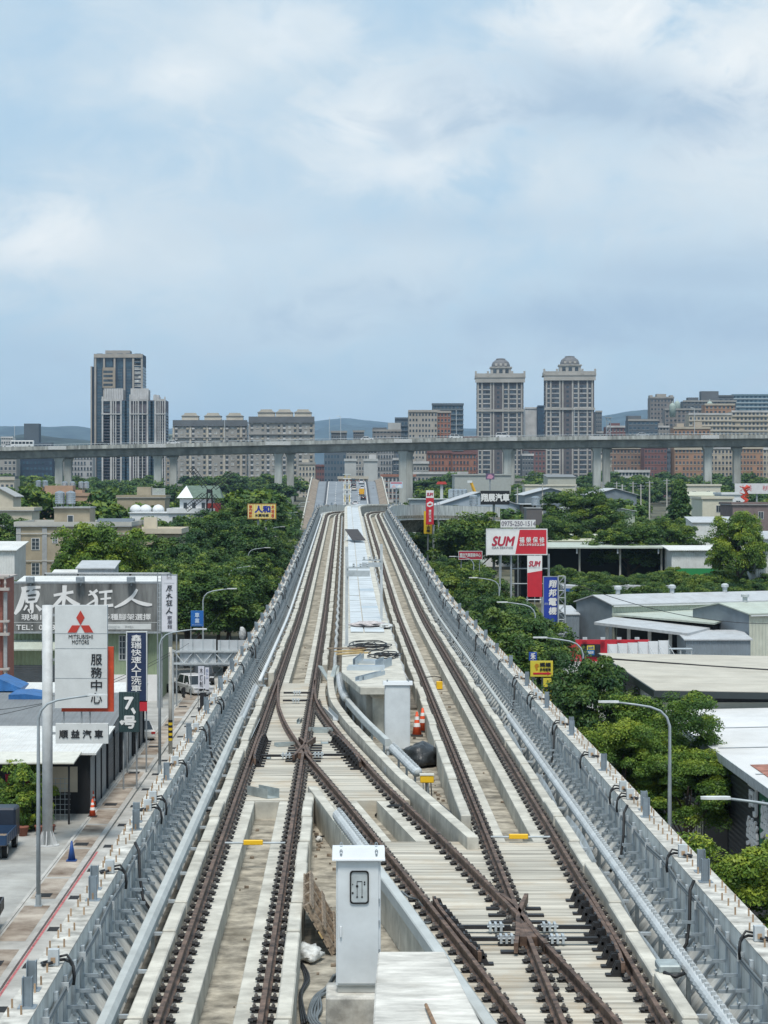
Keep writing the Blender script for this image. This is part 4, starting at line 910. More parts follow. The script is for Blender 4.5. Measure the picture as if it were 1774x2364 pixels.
for Y, x, lab in ((97, -13.1, 'grey curved street lamp in front of the tall car-maker pylon, nearest on the left'), (142, -11.6, 'curved street lamp beside the striped utility pole on the left'), (198, -12.4, 'curved street lamp rising over the back of the road sign gantry')): lamp(x, Y, 1, lab)
for i, (Y, x) in enumerate(((250, -12.8), (302, -12.9), (346, -13.2), (394, -13.4), (450, -13.6), (500, -13.4), (560, -13), (620, -12.7))): lamp(x, Y, 1, 'slender curved street lamp arching out of the left street trees', 'lamps over the left street trees')
for Y, x, lab in ((65, 13.1, 'curved street lamp entering from the right edge, nearest on the right'), (94, 13.4, 'curved street lamp whose arm crosses the bright green trees'), (134, 14.0, 'curved street lamp by the yellow arrow sign and lattice tower'), (175, 14.6, 'curved street lamp in front of the blue vertical sign')): lamp(x, Y, -1, lab)
for Y, x in ((222, 15.0), (275, 15.5), (337, 15.9), (378, 16), (423, 16.2), (465, 16), (510, 15.6), (560, 15)): lamp(x, Y, -1, 'slender curved street lamp arching out of the right street trees', 'lamps over the right street trees')
# ================================================================== signs
def X_(x, Y): return (x - VX) * Y / F
def Z_(y, Y): return CZ - (y - VY) * Y / F
STEEL = mat('sign_steel', (.33, .36, .38), .5, .3, var=.15); BLK = paint((.02, .021, .024)); WHT_P = paint((.72, .72, .71)); RED_P = paint((.52, .025, .04)); REDT = paint((.42, .03, .06)); BLUE_P = paint((.02, .05, .32)); GREYP = paint((.60, .62, .615)); YELP = paint((.72, .50, .03)); NAVY = paint((.02, .035, .085))
BRUSH = {
'原': [[(.25, .90, .05), (.6, .95, .045), (.97, .97, .03)], [(.36, .92, .05), (.30, .6, .06), (.17, .25, .065), (.0, .0, .03)], [(.66, .93, .03), (.54, .76, .02)], [(.42, .74, .035), (.46, .42, .035)], [(.42, .73, .03), (.86, .78, .045), (.79, .44, .03)], [(.46, .59, .022), (.8, .61, .022)], [(.46, .43, .028), (.79, .46, .028)], [(.64, .43, .045), (.63, .08, .045), (.5, .18, .02)], [(.46, .32, .03), (.34, .14, .02)], [(.80, .33, .02), (.99, .14, .045)]],
'木': [[(.08, .60, .035), (.78, .74, .04)], [(.47, 1.0, .06), (.45, .5, .05), (.40, .02, .03)], [(.42, .60, .04), (.24, .34, .05), (.0, .10, .02)], [(.47, .58, .03), (.75, .34, .055), (1.0, .20, .05)]],
'狂': [[(.40, .98, .05), (.22, .82, .04), (.06, .72, .02)], [(.10, .95, .03), (.34, .62, .06), (.34, .15, .05), (.18, .06, .02)], [(.34, .50, .04), (.0, .22, .025)], [(.46, .86, .035), (.97, .93, .045)], [(.52, .52, .03), (.92, .58, .035)], [(.42, .14, .04), (1.0, .22, .05)], [(.72, .88, .045), (.70, .16, .04)]],
'人': [[(.60, 1.0, .045), (.48, .62, .06), (.25, .25, .065), (.0, .0, .03)], [(.42, .52, .03), (.62, .30, .06), (.85, .17, .065), (1.0, .16, .035)]]}
def brush(mb, ch, x0, z0, x1, z1, y=0.0, w=1.0, depth=.02):
    for st in BRUSH[ch]:
        q = []
        for i in range(len(st) - 1):
            p0, p1, p2, p3 = st[max(i - 1, 0)], st[i], st[i + 1], st[min(i + 2, len(st) - 1)]
            for k in range(5):
                u = k / 5; q.append([.5 * (2 * b + (c - a) * u + (2 * a - 5 * b + 4 * c - d) * u * u + (3 * b - a - 3 * c + d) * u ** 3) for a, b, c, d in zip(p0, p1, p2, p3)])
        q.append(list(st[-1])); n = len(q); L1 = []; L2 = []
        for i, (a, b, r) in enumerate(q):
            A = Vector((x0 + q[max(i - 1, 0)][0] * (x1 - x0), z0 + q[max(i - 1, 0)][1] * (z1 - z0))); B = Vector((x0 + q[min(i + 1, n - 1)][0] * (x1 - x0), z0 + q[min(i + 1, n - 1)][1] * (z1 - z0)))
            d = (B - A).normalized(); p = Vector((x0 + a * (x1 - x0), z0 + b * (z1 - z0))); r *= w * (z1 - z0); L1.append(p + Vector((-d.y, d.x)) * r); L2.append(p - Vector((-d.y, d.x)) * r)
        mb.cur += 0; yy = y - depth - .0025 * len(mb.f) / 40
        vs = [(p.x, yy, p.y) for p in L1] + [(p.x, yy, p.y) for p in L2] + [(p.x, y - .003, p.y) for p in L1] + [(p.x, y - .003, p.y) for p in L2]
        fs = []
        for i in range(n - 1): fs += [(i, i + 1, n + i + 1, n + i), (i, 2 * n + i, 2 * n + i + 1, i + 1), (n + i, n + i + 1, 3 * n + i + 1, 3 * n + i)]
        fs += [(0, n, 3 * n, 2 * n), (n - 1, 3 * n - 1, 4 * n - 1, 2 * n - 1)]
        mb.add(vs, fs)
def sign(name, label, x0, y0, x1, y1, Y, face, texts=(), depth=.25, posts=(), pr=.07, frame=None, cat='sign', group=None, base=None):
    "a flat board at pixel rectangle x0..x1, y0..y1 and distance Y, with lettering in fractions of the board and posts at fractions of its width"
    X0, X1, Zt, Zb = X_(x0, Y), X_(x1, Y), Z_(y0, Y), Z_(y1, Y); g = gz(Y) if base is None else base; cx = (X0 + X1) / 2; W, H = X1 - X0, Zt - Zb
    t = thing(name, label, cat, (cx, Y, g), group=group); u = lambda f: -W / 2 + f * W; v = lambda f: Zt - g - f * H
    m = MB(); m.box(-W / 2, W / 2, 0, depth, Zb - g, Zt - g); bo = m.build('board', face, t)
    if frame:
        f_ = .035 * min(W, H) + .02; m = MB(); m.box(-W / 2 - f_, W / 2 + f_, -.02, depth + .02, Zt - g, Zt - g + f_); m.box(-W / 2 - f_, W / 2 + f_, -.02, depth + .02, Zb - g - f_, Zb - g); m.box(-W / 2 - f_, -W / 2, -.02, depth + .02, Zb - g, Zt - g); m.box(W / 2, W / 2 + f_, -.02, depth + .02, Zb - g, Zt - g); m.build('frame', frame, t)
    for T_ in texts:
        s, a, b, c, d, mt = T_[:6]; o = T_[6] if len(T_) > 6 else {}; m = MB()
        if s == 'rect': m.box(u(a), u(c), -.02 - o.get('p', 0), -.003, v(d), v(b)); m.build(o.get('n', 'panel'), mt, t)
        elif s == 'poly': m.prism([(u(p), v(q)) for p, q in o['pts']], -.02 - o.get('p', 0), -.003, 1); m.build(o.get('n', 'panel'), mt, t)
        elif o.get('brush'):
            n = len(s)
            for i, ch in enumerate(s):
                rr = o['rects'][i] if 'rects' in o else (a, b + (d - b) * (i + .08) / n, c, b + (d - b) * (i + .92) / n); brush(m, ch, u(rr[0]), v(rr[3]), u(rr[2]), v(rr[1]), y=-o.get('p', 0), w=o.get('w', 1))
            m.build('lettering', mt, t)
        else:
            k = dict(bold=o.get('bold', .018), shear=o.get('shear', 0), y=-o.get('p', 0))
            if o.get('vert'): vletters(m, s, u(a), u(c), v(b), v(d), gap=o.get('gap', .16), **k)
            else: letters(m, s, u(a), v(d), u(c), v(b), **k)
            m.build('lettering', mt, t)
    for f in posts: m = MB(); m.tube([(u(f), depth / 2 + pr * (1.2 if 0 < f < 1 else 0) + depth / 2 * (0 < f < 1), 0), (u(f), depth / 2 + pr * (1.2 if 0 < f < 1 else 0) + depth / 2 * (0 < f < 1), (Zb - g) if not 0 < f < 1 else Zb - g + H * .9)], pr, 8); m.build('post', STEEL, t)
    return t
# ---- left side
GREYB = mat('weathered_billboard', (.105, .11, .108), .7, var=.35, scale=.8, c2=(.17, .175, .17), dirt=0, stretch=(1.5, 1, .22))
t = sign('billboard', 'wide weathered dark grey billboard with large white brush characters over the green shop', 28, 1347, 367, 1458, 190, GREYB, [
    ('原木狂人', 0, 0, 1, 1, WHT_P, dict(brush=1, w=1.5, rects=[(.02, .06, .20, .64), (.27, .04, .46, .56), (.51, .13, .69, .54), (.70, .12, .955, .50)])),
    ('現場1', .065, .64, .20, .765, WHT_P), ('多種腳架選擇', .62, .63, .945, .76, WHT_P), ('rect', 0, .805, 1, .813, GREYP, dict(n='divider')), ('TEL：0', .03, .86, .21, .965, WHT_P), ('3', .265, .86, .295, .965, WHT_P),
    ('rect', .645, .835, .948, .955, GREYP, dict(n='panel')), ('Google', .63, .862, .735, .94, paint((.50, .52, .52)), dict(p=.02, bold=0)), ('原木狂人', .77, .872, .83, .925, paint((.45, .46, .46)), dict(p=.02, bold=0))], frame=STEEL, base=0)
for f in (.13, .47, .815): m = MB(); m.box(-.35 + (f - .5) * 12.27, .35 + (f - .5) * 12.27, -.7, -.2, 9.95, 10.5); m.box(-.05 + (f - .5) * 12.27, .05 + (f - .5) * 12.27, -.4, .2, 9.7, 9.95); m.build('floodlight', GALV_D, t, bevel=.06)
Yp = 114.0; t = thing('sign_pylon', 'tall pale pylon with the red three-diamond emblem board, by the nearest left lamp', 'sign', (X_(110, Yp), Yp, 0))
W1 = 2.62; bx = X_(128, Yp) - X_(110, Yp); zt = Z_(1397, Yp); zb = Z_(1634, Yp); H = zt - zb
m = MB(); m.tube([(0, 0, 0), (0, 0, 12.05)], .26, 18); m.build('pole', mat('pylon_pole', (.55, .57, .575), .55, var=.1, scale=2, dirt=.3), t, smooth=True)
m = MB(); [m.prism([(.26, 0), (.55, 0), (.26, .75)], -.02, .02, 1, M=Matrix.Rotation(k * math.pi / 4, 4, 'Z')) for k in range(8)]; m.lathe([(.6, 0), (.6, .05)], (0, 0, 0), 16); m.build('base_flange', mat('pylon_pole', (.55, .57, .575)), t)
m = MB(); m.box(bx, bx + W1, -.15, .25, zb, zt); bd = m.build('board', GREYP, t)
u = lambda f: bx + f * W1; v = lambda f: zt - f * H
m = MB(); [m.box(bx + .01, bx + W1 - .01, -.158, -.149, v(f) - .012, v(f) + .012) for f in (.275, .42, .71)]; m.build('panel_seam', STEEL, bd)
EMB = paint((.47, .05, .035), .4)
for pts in ([(.49, .05), (.57, .12), (.49, .192), (.41, .12)], [(.245, .265), (.328, .195), (.485, .195), (.412, .265)], [(.495, .195), (.655, .195), (.735, .265), (.572, .265)]): m = MB(); m.prism([(u(a), v(b)) for a, b in pts], -.175, -.152, 1); m.build('emblem', EMB, bd)
m = MB(); letters(m, 'MITSUBISHI', u(.265), v(.326), u(.725), v(.286), y=-.152, bold=0); letters(m, 'MOTORS', u(.33), v(.378), u(.65), v(.338), y=-.152, bold=0); m.build('lettering', BLK, bd)
m = MB(); vletters(m, '服務中心', u(.69), u(.90), v(.465), v(.965), gap=.18, y=-.152, bold=.012); m.build('lettering', BLK, bd)
m = MB(); m.box(bx + .28, bx + W1 + .28, .26, .5, zb - .22, v(.41)); m.build('backing_board', mat('backing_red', (.55, .075, .03), .55, var=.15), t)
z1, z0 = Z_(1670, Yp), Z_(1716, Yp); m = MB(); m.box(bx + .03, bx + W1 + .05, -.12, .2, z0, z1); b2 = m.build('name_board', GREYP, t); m = MB(); letters(m, '順 益 汽 車', bx + .22, z0 + .28, bx + 2.4, z1 - .32, y=-.12, bold=.03); m.build('lettering', BLK, b2)
for z in (zb + .6, zb + 2.4, zt - .5, z0 + .5): m = MB(); m.box(.1, bx + .3, .0, .12, z - .06, z + .06); m.build('bracket', STEEL, t)
for f in (.16, .5, .66): m = MB(); m.tube([(bx + f * W1, .1, z1), (bx + f * W1, .1, zb - .2)], .045, 6); m.build('hanger', STEEL, t)
TEAL = ribbed('teal_sheet', (.035, .065, .068), .16, 0, strength=.5)
sign('house_number_sign', 'dark green ribbed sign with a white 7, by the shops', 275, 1598, 322, 1690, 134, TEAL, [('7', .28, .13, .70, .42, WHT_P, dict(bold=.08)), ('poly', 0, 0, 0, 0, WHT_P, dict(n='lettering', pts=[(.58, .42), (.70, .38), (.84, .50), (.74, .56)])), ('poly', 0, 0, 0, 0, WHT_P, dict(n='lettering', pts=[(.02, .74), (.16, .69), (.24, .79), (.14, .83)])), ('号', .20, .60, .82, .90, WHT_P, dict(bold=.05))], posts=(.2, .85), pr=.05)
t = sign('car_wash_sign', 'navy vertical sign with white characters and a red foot, in front of the green shop', 294, 1460, 338, 1618, 142, NAVY, [('鑫瑞快速人工洗車', .22, .03, .74, .87, WHT_P, dict(vert=1, bold=.02, gap=.1)), ('rect', .62, 1.0, 1.05, 1.15, RED_P, dict(n='foot_panel'))], posts=(0, 1), pr=.05, frame=GREYP)
t = sign('shop_banner', 'tall white vertical banner with black brush characters beside the grey billboard', 374, 1328, 408, 1458, 185, paint((.66, .67, .72)), [('原木狂人', .28, .17, .72, .69, BLK, dict(brush=1, w=1.2)), ('家居館', .38, .71, .70, .955, paint((.16, .16, .19)), dict(vert=1, bold=.01, gap=.2)), ('rect', .15, .135, .85, .139, GREYP, dict(n='underline'))], posts=(0, 1), pr=.06, frame=STEEL)
m = MB(); m.tube([(-.16, -.02, 12.9 - 2.45), (-.16, -.02, 10.75), (-.08, -.02, 10.88), (.05, -.02, 10.9), (.14, -.02, 10.78), (.16, -.02, 10.45)], .018, 5); m.tube([(-.06, -.02, 10.45), (-.05, -.02, 10.65), (.05, -.02, 10.65), (.06, -.02, 10.45)], .012, 5); m.build('emblem', BLK, t)
m = MB()
for k in range(12): m.tube([(-.95, .1, 6.3 + k * .38), (-.62, .1, 6.3 + k * .38)], .02, 4)
m.tube([(-.95, .1, 0), (-.95, .1, 11)], .05, 6); m.build('lattice', STEEL, t)
sign('blue_sign', 'small blue sign with white characters under the left street trees', 441, 1410, 470, 1446, 192, paint((.02, .13, .42)), [('車業', .33, .1, .68, .82, paint((.5, .62, .78)), dict(vert=1, bold=.03)), ('03-3935311', .1, .87, .9, .94, paint((.4, .52, .7)), dict(bold=0))], posts=(0, 1), pr=.04)
t = sign('flag_sign', 'white vertical flag sign with dark characters on a black base, by the silver car', 458, 1538, 472, 1590, 182, paint((.62, .63, .70)), [('木訂制', .25, .05, .75, .95, BLK, dict(vert=1, bold=0))], depth=.05, posts=(0,), pr=.03); m = MB(); m.box(-.25, .6, -.3, .3, 0, .25); m.box(-.1, .4, -.1, .1, .25, 1.5); m.build('base', BLK, t)
sign('flag_sign', 'second white flag sign turned aside, right of the first by the silver car', 474, 1541, 483, 1592, 184, paint((.62, .63, .70)), [('手工', .2, .05, .8, .5, paint((.3, .35, .5)), dict(vert=1, bold=0))], depth=.05, posts=(1,), pr=.03)
# road-sign gantry seen from behind
Yg = 170; t = thing('road_sign_gantry', 'pale steel road sign gantry seen from behind, over the left street', 'sign gantry', (X_(398, Yg), Yg, 0)); lx = lambda x: X_(x, Yg) - X_(398, Yg)
m = MB(); m.tube([(0, 0, 0), (0, 0, Z_(1500, Yg))], .14, 10); m.build('post', GALV_L, t); m = MB(); m.tube([(lx(700), 0, 0), (lx(700), 0, Z_(1500, Yg))], .14, 10); m.build('post', GALV_L, t)
for y in (1504, 1532): m = MB(); m.box(lx(398), lx(700), -.1, .1, Z_(y, Yg) - .07, Z_(y, Yg) + .07); m.build('beam', GALV_L, t)
m = MB()
for k in range(13): a, b = lx(402 + k * 23), lx(402 + (k + 1) * 23); z0, z1 = Z_(1532, Yg), Z_(1504, Yg); m.tube([(a, 0, z0 if k % 2 else z1), (b, 0, z1 if k % 2 else z0)], .05, 5)
m.build('bracing', GALV_L, t)
for a, b, y0, y1 in ((415, 499, 1476, 1538), (503, 575, 1478, 1538)):
    m = MB(); m.box(lx(a), lx(b), .15, .2, Z_(y1, Yg), Z_(y0, Yg)); p = m.build('sign_panel', mat('sign_back', (.55, .58, .60), .5, .2, var=.06), t); m = MB(); [m.box(lx(a + (b - a) * f) - .04, lx(a + (b - a) * f) + .04, .09, .15, Z_(y1, Yg), Z_(y0, Yg)) for f in (.08, .36, .64, .92)]; m.box(lx(a), lx(b), .11, .15, Z_((y0 + y1) / 2, Yg) - .03, Z_((y0 + y1) / 2, Yg) + .03); m.build('stiffener', GALV, p)
def stripes(mb, h0, h1, r, n): [mb.tube([(0, 0, h0 + (h1 - h0) * k / n), (0, 0, h0 + (h1 - h0) * (k + 1) / n)], r, 12, k % 2) for k in range(n)]
t = thing('utility_pole', 'grey concrete utility pole with yellow and black bands at its foot, left street', 'pole', (X_(394, 153), 153, 0)); m = MB(); m.tube([(0, 0, 0), (0, 0, 7.2)], [.14, .11], 12); m.build('pole', CONC, t, smooth=True); m = MB(); stripes(m, .9, 2.3, .148, 8); m.build('warning_band', [YELP, BLK], t)
t = thing('parking_meter', 'grey traffic camera head on a post behind the left parapet', 'camera post', (X_(560, 190), 190, 0)); m = MB(); m.tube([(0, 0, 0), (0, 0, 5.2)], .1, 8); m.build('post', GALV, t); m = MB(); lumpy(m, (0, 0, 5.7), .28, .28, .6, 2, .2); m.build('wrapped_head', mat('wrap_grey', (.45, .46, .46), .6, var=.3, scale=5), t, smooth=True); t.name = 'camera_post'
# ---- right side
SUMT = dict(shear=.25, bold=.05)
sign('billboard', 'white and red car service billboard standing on tall legs, largest sign on the right', 1125, 1223, 1262, 1279, 235, WHT_P, [('poly', 0, 0, 0, 0, RED_P, dict(pts=[(.55, 0), (1, 0), (1, 1), (.475, 1)])), ('SUM', .085, .28, .465, .66, REDT, SUMT), ('CAR SERVICE', .08, .70, .435, .78, paint((.3, .3, .32)), dict(bold=.02)), ('福 榮 保 修', .545, .30, .965, .53, WHT_P, dict(p=.02)), ('03-3935228', .545, .57, .965, .66, WHT_P, dict(p=.02, bold=.03))], posts=(.22, .41), pr=.1, depth=.4, frame=GREYP)
t = sign('vertical_sign', 'white and red vertical sign of the car service, under the white and red billboard', 1218, 1283, 1252, 1378, 222, WHT_P, [('poly', 0, 0, 0, 0, RED_P, dict(pts=[(0, .42), (1, .36), (1, 1), (0, 1)])), ('SUM', .10, .13, .88, .26, REDT, SUMT), ('CAR SERVICE', .1, .275, .85, .30, GREYP, dict(bold=0))], posts=(0, 1), pr=.08)
t = thing('sign_scaffold', 'grey steel scaffold frame that carries the white and red signs', 'scaffold', (X_(1180, 236), 236.5, 0)); m = MB()
for x in (1181, 1268): X0 = X_(x, 236) - X_(1180, 236); m.tube([(X0, 0, 0), (X0, 0, Z_(1279, 236))], .12, 6)
for y in (1313, 1348, 1385): m.tube([(0, 0, Z_(y, 236)), (X_(1268, 236) - X_(1180, 236), 0, Z_(y, 236))], .07, 6)
m.build('frame', STEEL, t)
sign('blue_vertical_sign', 'royal blue vertical sign with white brush-style characters beside the lattice tower', 1256, 1332, 1288, 1440, 200, BLUE_P, [('翔邦電機', .36, .05, .92, .82, WHT_P, dict(vert=1, bold=.04, shear=.12, gap=.2)), ('翔邦', .05, .55, .3, .6, paint((.4, .45, .6)), dict(bold=0))], frame=STEEL, posts=(0,), pr=.06)
Yl = 199.5; t = thing('lattice_tower', 'slender grey steel lattice tower beside the blue vertical sign', 'tower', (X_(1297, Yl), Yl, 0)); H = Z_(1330, Yl)
for sx in (-.3, .3):
    for sy in (-.3, .3): m = MB(); m.box(sx - .04, sx + .04, sy - .04, sy + .04, 0, H); m.build('leg', STEEL, t)
m = MB(); n = 16
for k in range(n):
    z0, z1 = H * k / n, H * (k + 1) / n
    for f in (-.3, .3): s_ = 1 if k % 2 else -1; m.tube([(-.3 * s_, f, z0), (.3 * s_, f, z1)], .022, 4); m.tube([(f, -.3 * s_, z0), (f, .3 * s_, z1)], .022, 4); m.tube([(-.3, f, z1), (.3, f, z1)], .022, 4)
m.build('bracing', STEEL, t)
sign('black_sign', 'black sign with large white characters on a single dark post', 1110, 1133, 1177, 1165, 330, BLK, [('翔展汽車', .02, .22, .985, .76, WHT_P, dict(bold=.05))], posts=(.47,), pr=.2, depth=.5)
t = sign('phone_banner', 'white banner with a grey telephone number above the white and red billboard', 1156, 1200, 1237, 1218, 300, WHT_P, [('0975-250-1514', .03, .18, 1.0, .78, paint((.22, .2, .24)), dict(bold=.02))], depth=.08, posts=(.02, .5, .98), pr=.06)
sign('red_name_board', 'small dark red name board with white characters over the street trees', 1060, 1273, 1113, 1291, 290, paint((.36, .02, .04)), [('豐欣汽車服務中心', .04, .22, .95, .72, GREYP, dict(bold=.02))], posts=(.1, .9), pr=.06, frame=GREYP)
sign('red_vertical_sign', 'far red vertical sign with a white top, beside the trees and the crane', 984, 1132, 1002, 1211, 335, RED_P, [('rect', 0, 0, 1, .22, WHT_P), ('SUM', .1, .07, .9, .16, REDT, dict(shear=.25, bold=.06, p=.02)), ('poly', 0, 0, 0, 0, WHT_P, dict(pts=[(.1, .38), (.5, .32), (.9, .36), (.92, .44), (.5, .49), (.12, .46)])), ('poly', 0, 0, 0, 0, RED_P, dict(p=.03, pts=[(.2, .42), (.5, .375), (.8, .4), (.5, .435)])), ('豐欣汽車', .35, .56, .68, .93, WHT_P, dict(vert=1, bold=.02))], posts=(1,), pr=.12, depth=.5)
sign('yellow_vertical_sign', 'yellow vertical sign half hidden behind the far red one', 979, 1180, 998, 1232, 338, YELP, [('中古車', .3, .5, .8, .95, BLK, dict(vert=1, bold=.02))], posts=(.5,), pr=.12)
t = thing('lattice_mast', 'thin slanting lattice mast behind the far red sign', 'mast', (X_(1012, 337), 337, gz(337))); m = MB(); H = Z_(1160, 337) - gz(337)
for a in (-.5, .5): m.tube([(a * 1.6, 0, 0), (a * .6 - .5, 0, H)], .07, 5)
for k in range(10): m.tube([(-.7 + .1 * k - .1, 0, H * k / 10), (.6 - .05 * k, 0, H * (k + 1) / 10)], .05, 4)
m.build('lattice', STEEL, t)
t = sign('arrow_sign', 'yellow plant shop sign with a red arrow pointing right, near the lattice tower', 1225, 1526, 1277, 1562, 140, paint((.66, .56, .06)), [('螞蟻', .42, .1, .9, .36, BLK, dict(bold=.04)), ('多肉植物', .42, .44, .9, .64, BLK, dict(bold=.03)), ('poly', 0, 0, 0, 0, RED_P, dict(pts=[(.12, .74), (.75, .74), (.75, .68), (.93, .8), (.75, .92), (.75, .86), (.12, .86)])), ('poly', 0, 0, 0, 0, paint((.5, .22, .02)), dict(n='emblem', pts=[(.18, .3), (.25, .15), (.36, .2), (.38, .34), (.3, .4), (.34, .55), (.26, .6), (.22, .45)]))], posts=(.12, .55), pr=.05)
m = MB(); m.box(.1, .6, -.03, .1, 4.0, 6.2); m.build('lower_board', paint((.66, .56, .06)), t); m = MB(); vletters(m, '→家', .15, .55, 6.0, 4.4, y=-.03, bold=.04); m.build('lettering', BLK, t)
sign('blue_sign', 'blue sign with a white character just above the yellow arrow sign', 1222, 1506, 1240, 1525, 143, paint((.02, .07, .35)), [('禾', .2, .1, .8, .9, WHT_P, dict(bold=.05))], posts=(.5,), pr=.05)
sign('blue_sign', 'blue sign plate behind the poles, right of the first blue one by the arrow sign', 1250, 1470, 1270, 1500, 190, paint((.02, .07, .35)), [('電機', .1, .1, .9, .9, paint((.5, .6, .7)), dict(bold=.02))], posts=(.5,), pr=.05)
t = sign('car_yard_sign', 'long red sign board with spotlights and a black SAVE panel', 1312, 1477, 1500, 1527, 204, RED_P, [('rect', .158, .2, .395, .78, BLK, dict(p=.12)), ('rect', .23, .26, .32, .46, paint((.75, .62, .05)), dict(p=.15)), ('rect', .23, .46, .32, .70, paint((.02, .16, .42)), dict(p=.15)), ('SAVE', .24, .30, .31, .42, paint((.02, .12, .35)), dict(p=.18, bold=.04)), ('認證車', .24, .52, .31, .64, WHT_P, dict(p=.18, bold=.02)), ('豐欣汽車', .08, .84, .2, .96, paint((.6, .3, .3)), dict(bold=0))], posts=(.05, .3, .6, .95), pr=.06)
for f in (.2, .42, .62, .84): m = MB(); m.box(-.2 + (f - .5) * 7.3, .2 + (f - .5) * 7.3, -.5, -.2, Z_(1477, 204) + .05, Z_(1477, 204) + .25); m.build('floodlight', GALV_L, t)
t = thing('hoarding', 'white hoarding panels braced by thin steel struts, right of the SAVE panel', 'hoarding', (X_(1403, 200), 200, 0)); hx = lambda x: X_(x, 200) - X_(1403, 200)
for k in range(6): m = MB(); a, b = hx(1403 + k * 23.5), hx(1403 + (k + 1) * 23.5) - .03; m.box(a, b, 0, .05, 0, Z_(1487 - k * 1.7, 200)); m.build('panel', paint((.66, .68, .70)), t)
m = MB()
for k in range(7): a = hx(1403 + k * 23.5); m.tube([(a, -.1, 0), (a, -.1, Z_(1486 - k * 1.7, 200))], .035, 5); m.tube([(a, -.1, Z_(1488, 200)), (a + .8, -1.2, Z_(1530, 200))], .03, 5)
m.build('strut', GALV_L, t)
t = thing('steel_rack', 'small open steel rack beside the white hoarding', 'rack', (X_(1572, 208), 208, 0)); m = MB()
for x in (-1, 0, 1): m.tube([(x, 0, 0), (x, 0, Z_(1499, 208))], .05, 5); m.tube([(x, .9, 0), (x, .9, Z_(1499, 208))], .05, 5)
for z in (2.6, 3.1): m.tube([(-1, 0, z), (1, 0, z)], .04, 5); m.tube([(-1, .9, z), (1, .9, z)], .04, 5)
m.build('frame', GALV_L, t); m = MB(); m.box(-1.1, 1.1, -.1, 1, Z_(1499, 208), Z_(1499, 208) + .06); m.build('top', GALV, t)
# ---- yellow striped billboard, far left
t = sign('billboard', 'yellow striped billboard with blue characters standing above the left trees', 573, 1164, 637, 1197, 330, paint((.70, .50, .05)), [('人和', .25, .12, .80, .58, paint((.02, .04, .30)), dict(bold=.07)), ('木業地板', .25, .68, .75, .88, BLK, dict(bold=.05)), ('室內設計', .04, .05, .15, .95, paint((.5, .06, .03)), dict(vert=1, bold=.04)), ('木地板', .84, .05, .95, .95, paint((.5, .06, .03)), dict(vert=1, bold=.04))], posts=(.36, .64), pr=.16, frame=paint((.3, .15, .05)))
m = MB()
for k in range(18): a = -2.0 + k * 4.02 / 18; m.box(a, a + .09, -.016, -.002, Z_(1197, 330) - gz(330) + .02, Z_(1164, 330) - gz(330) - .02)
m.build('stripe', paint((.78, .70, .45)), t)
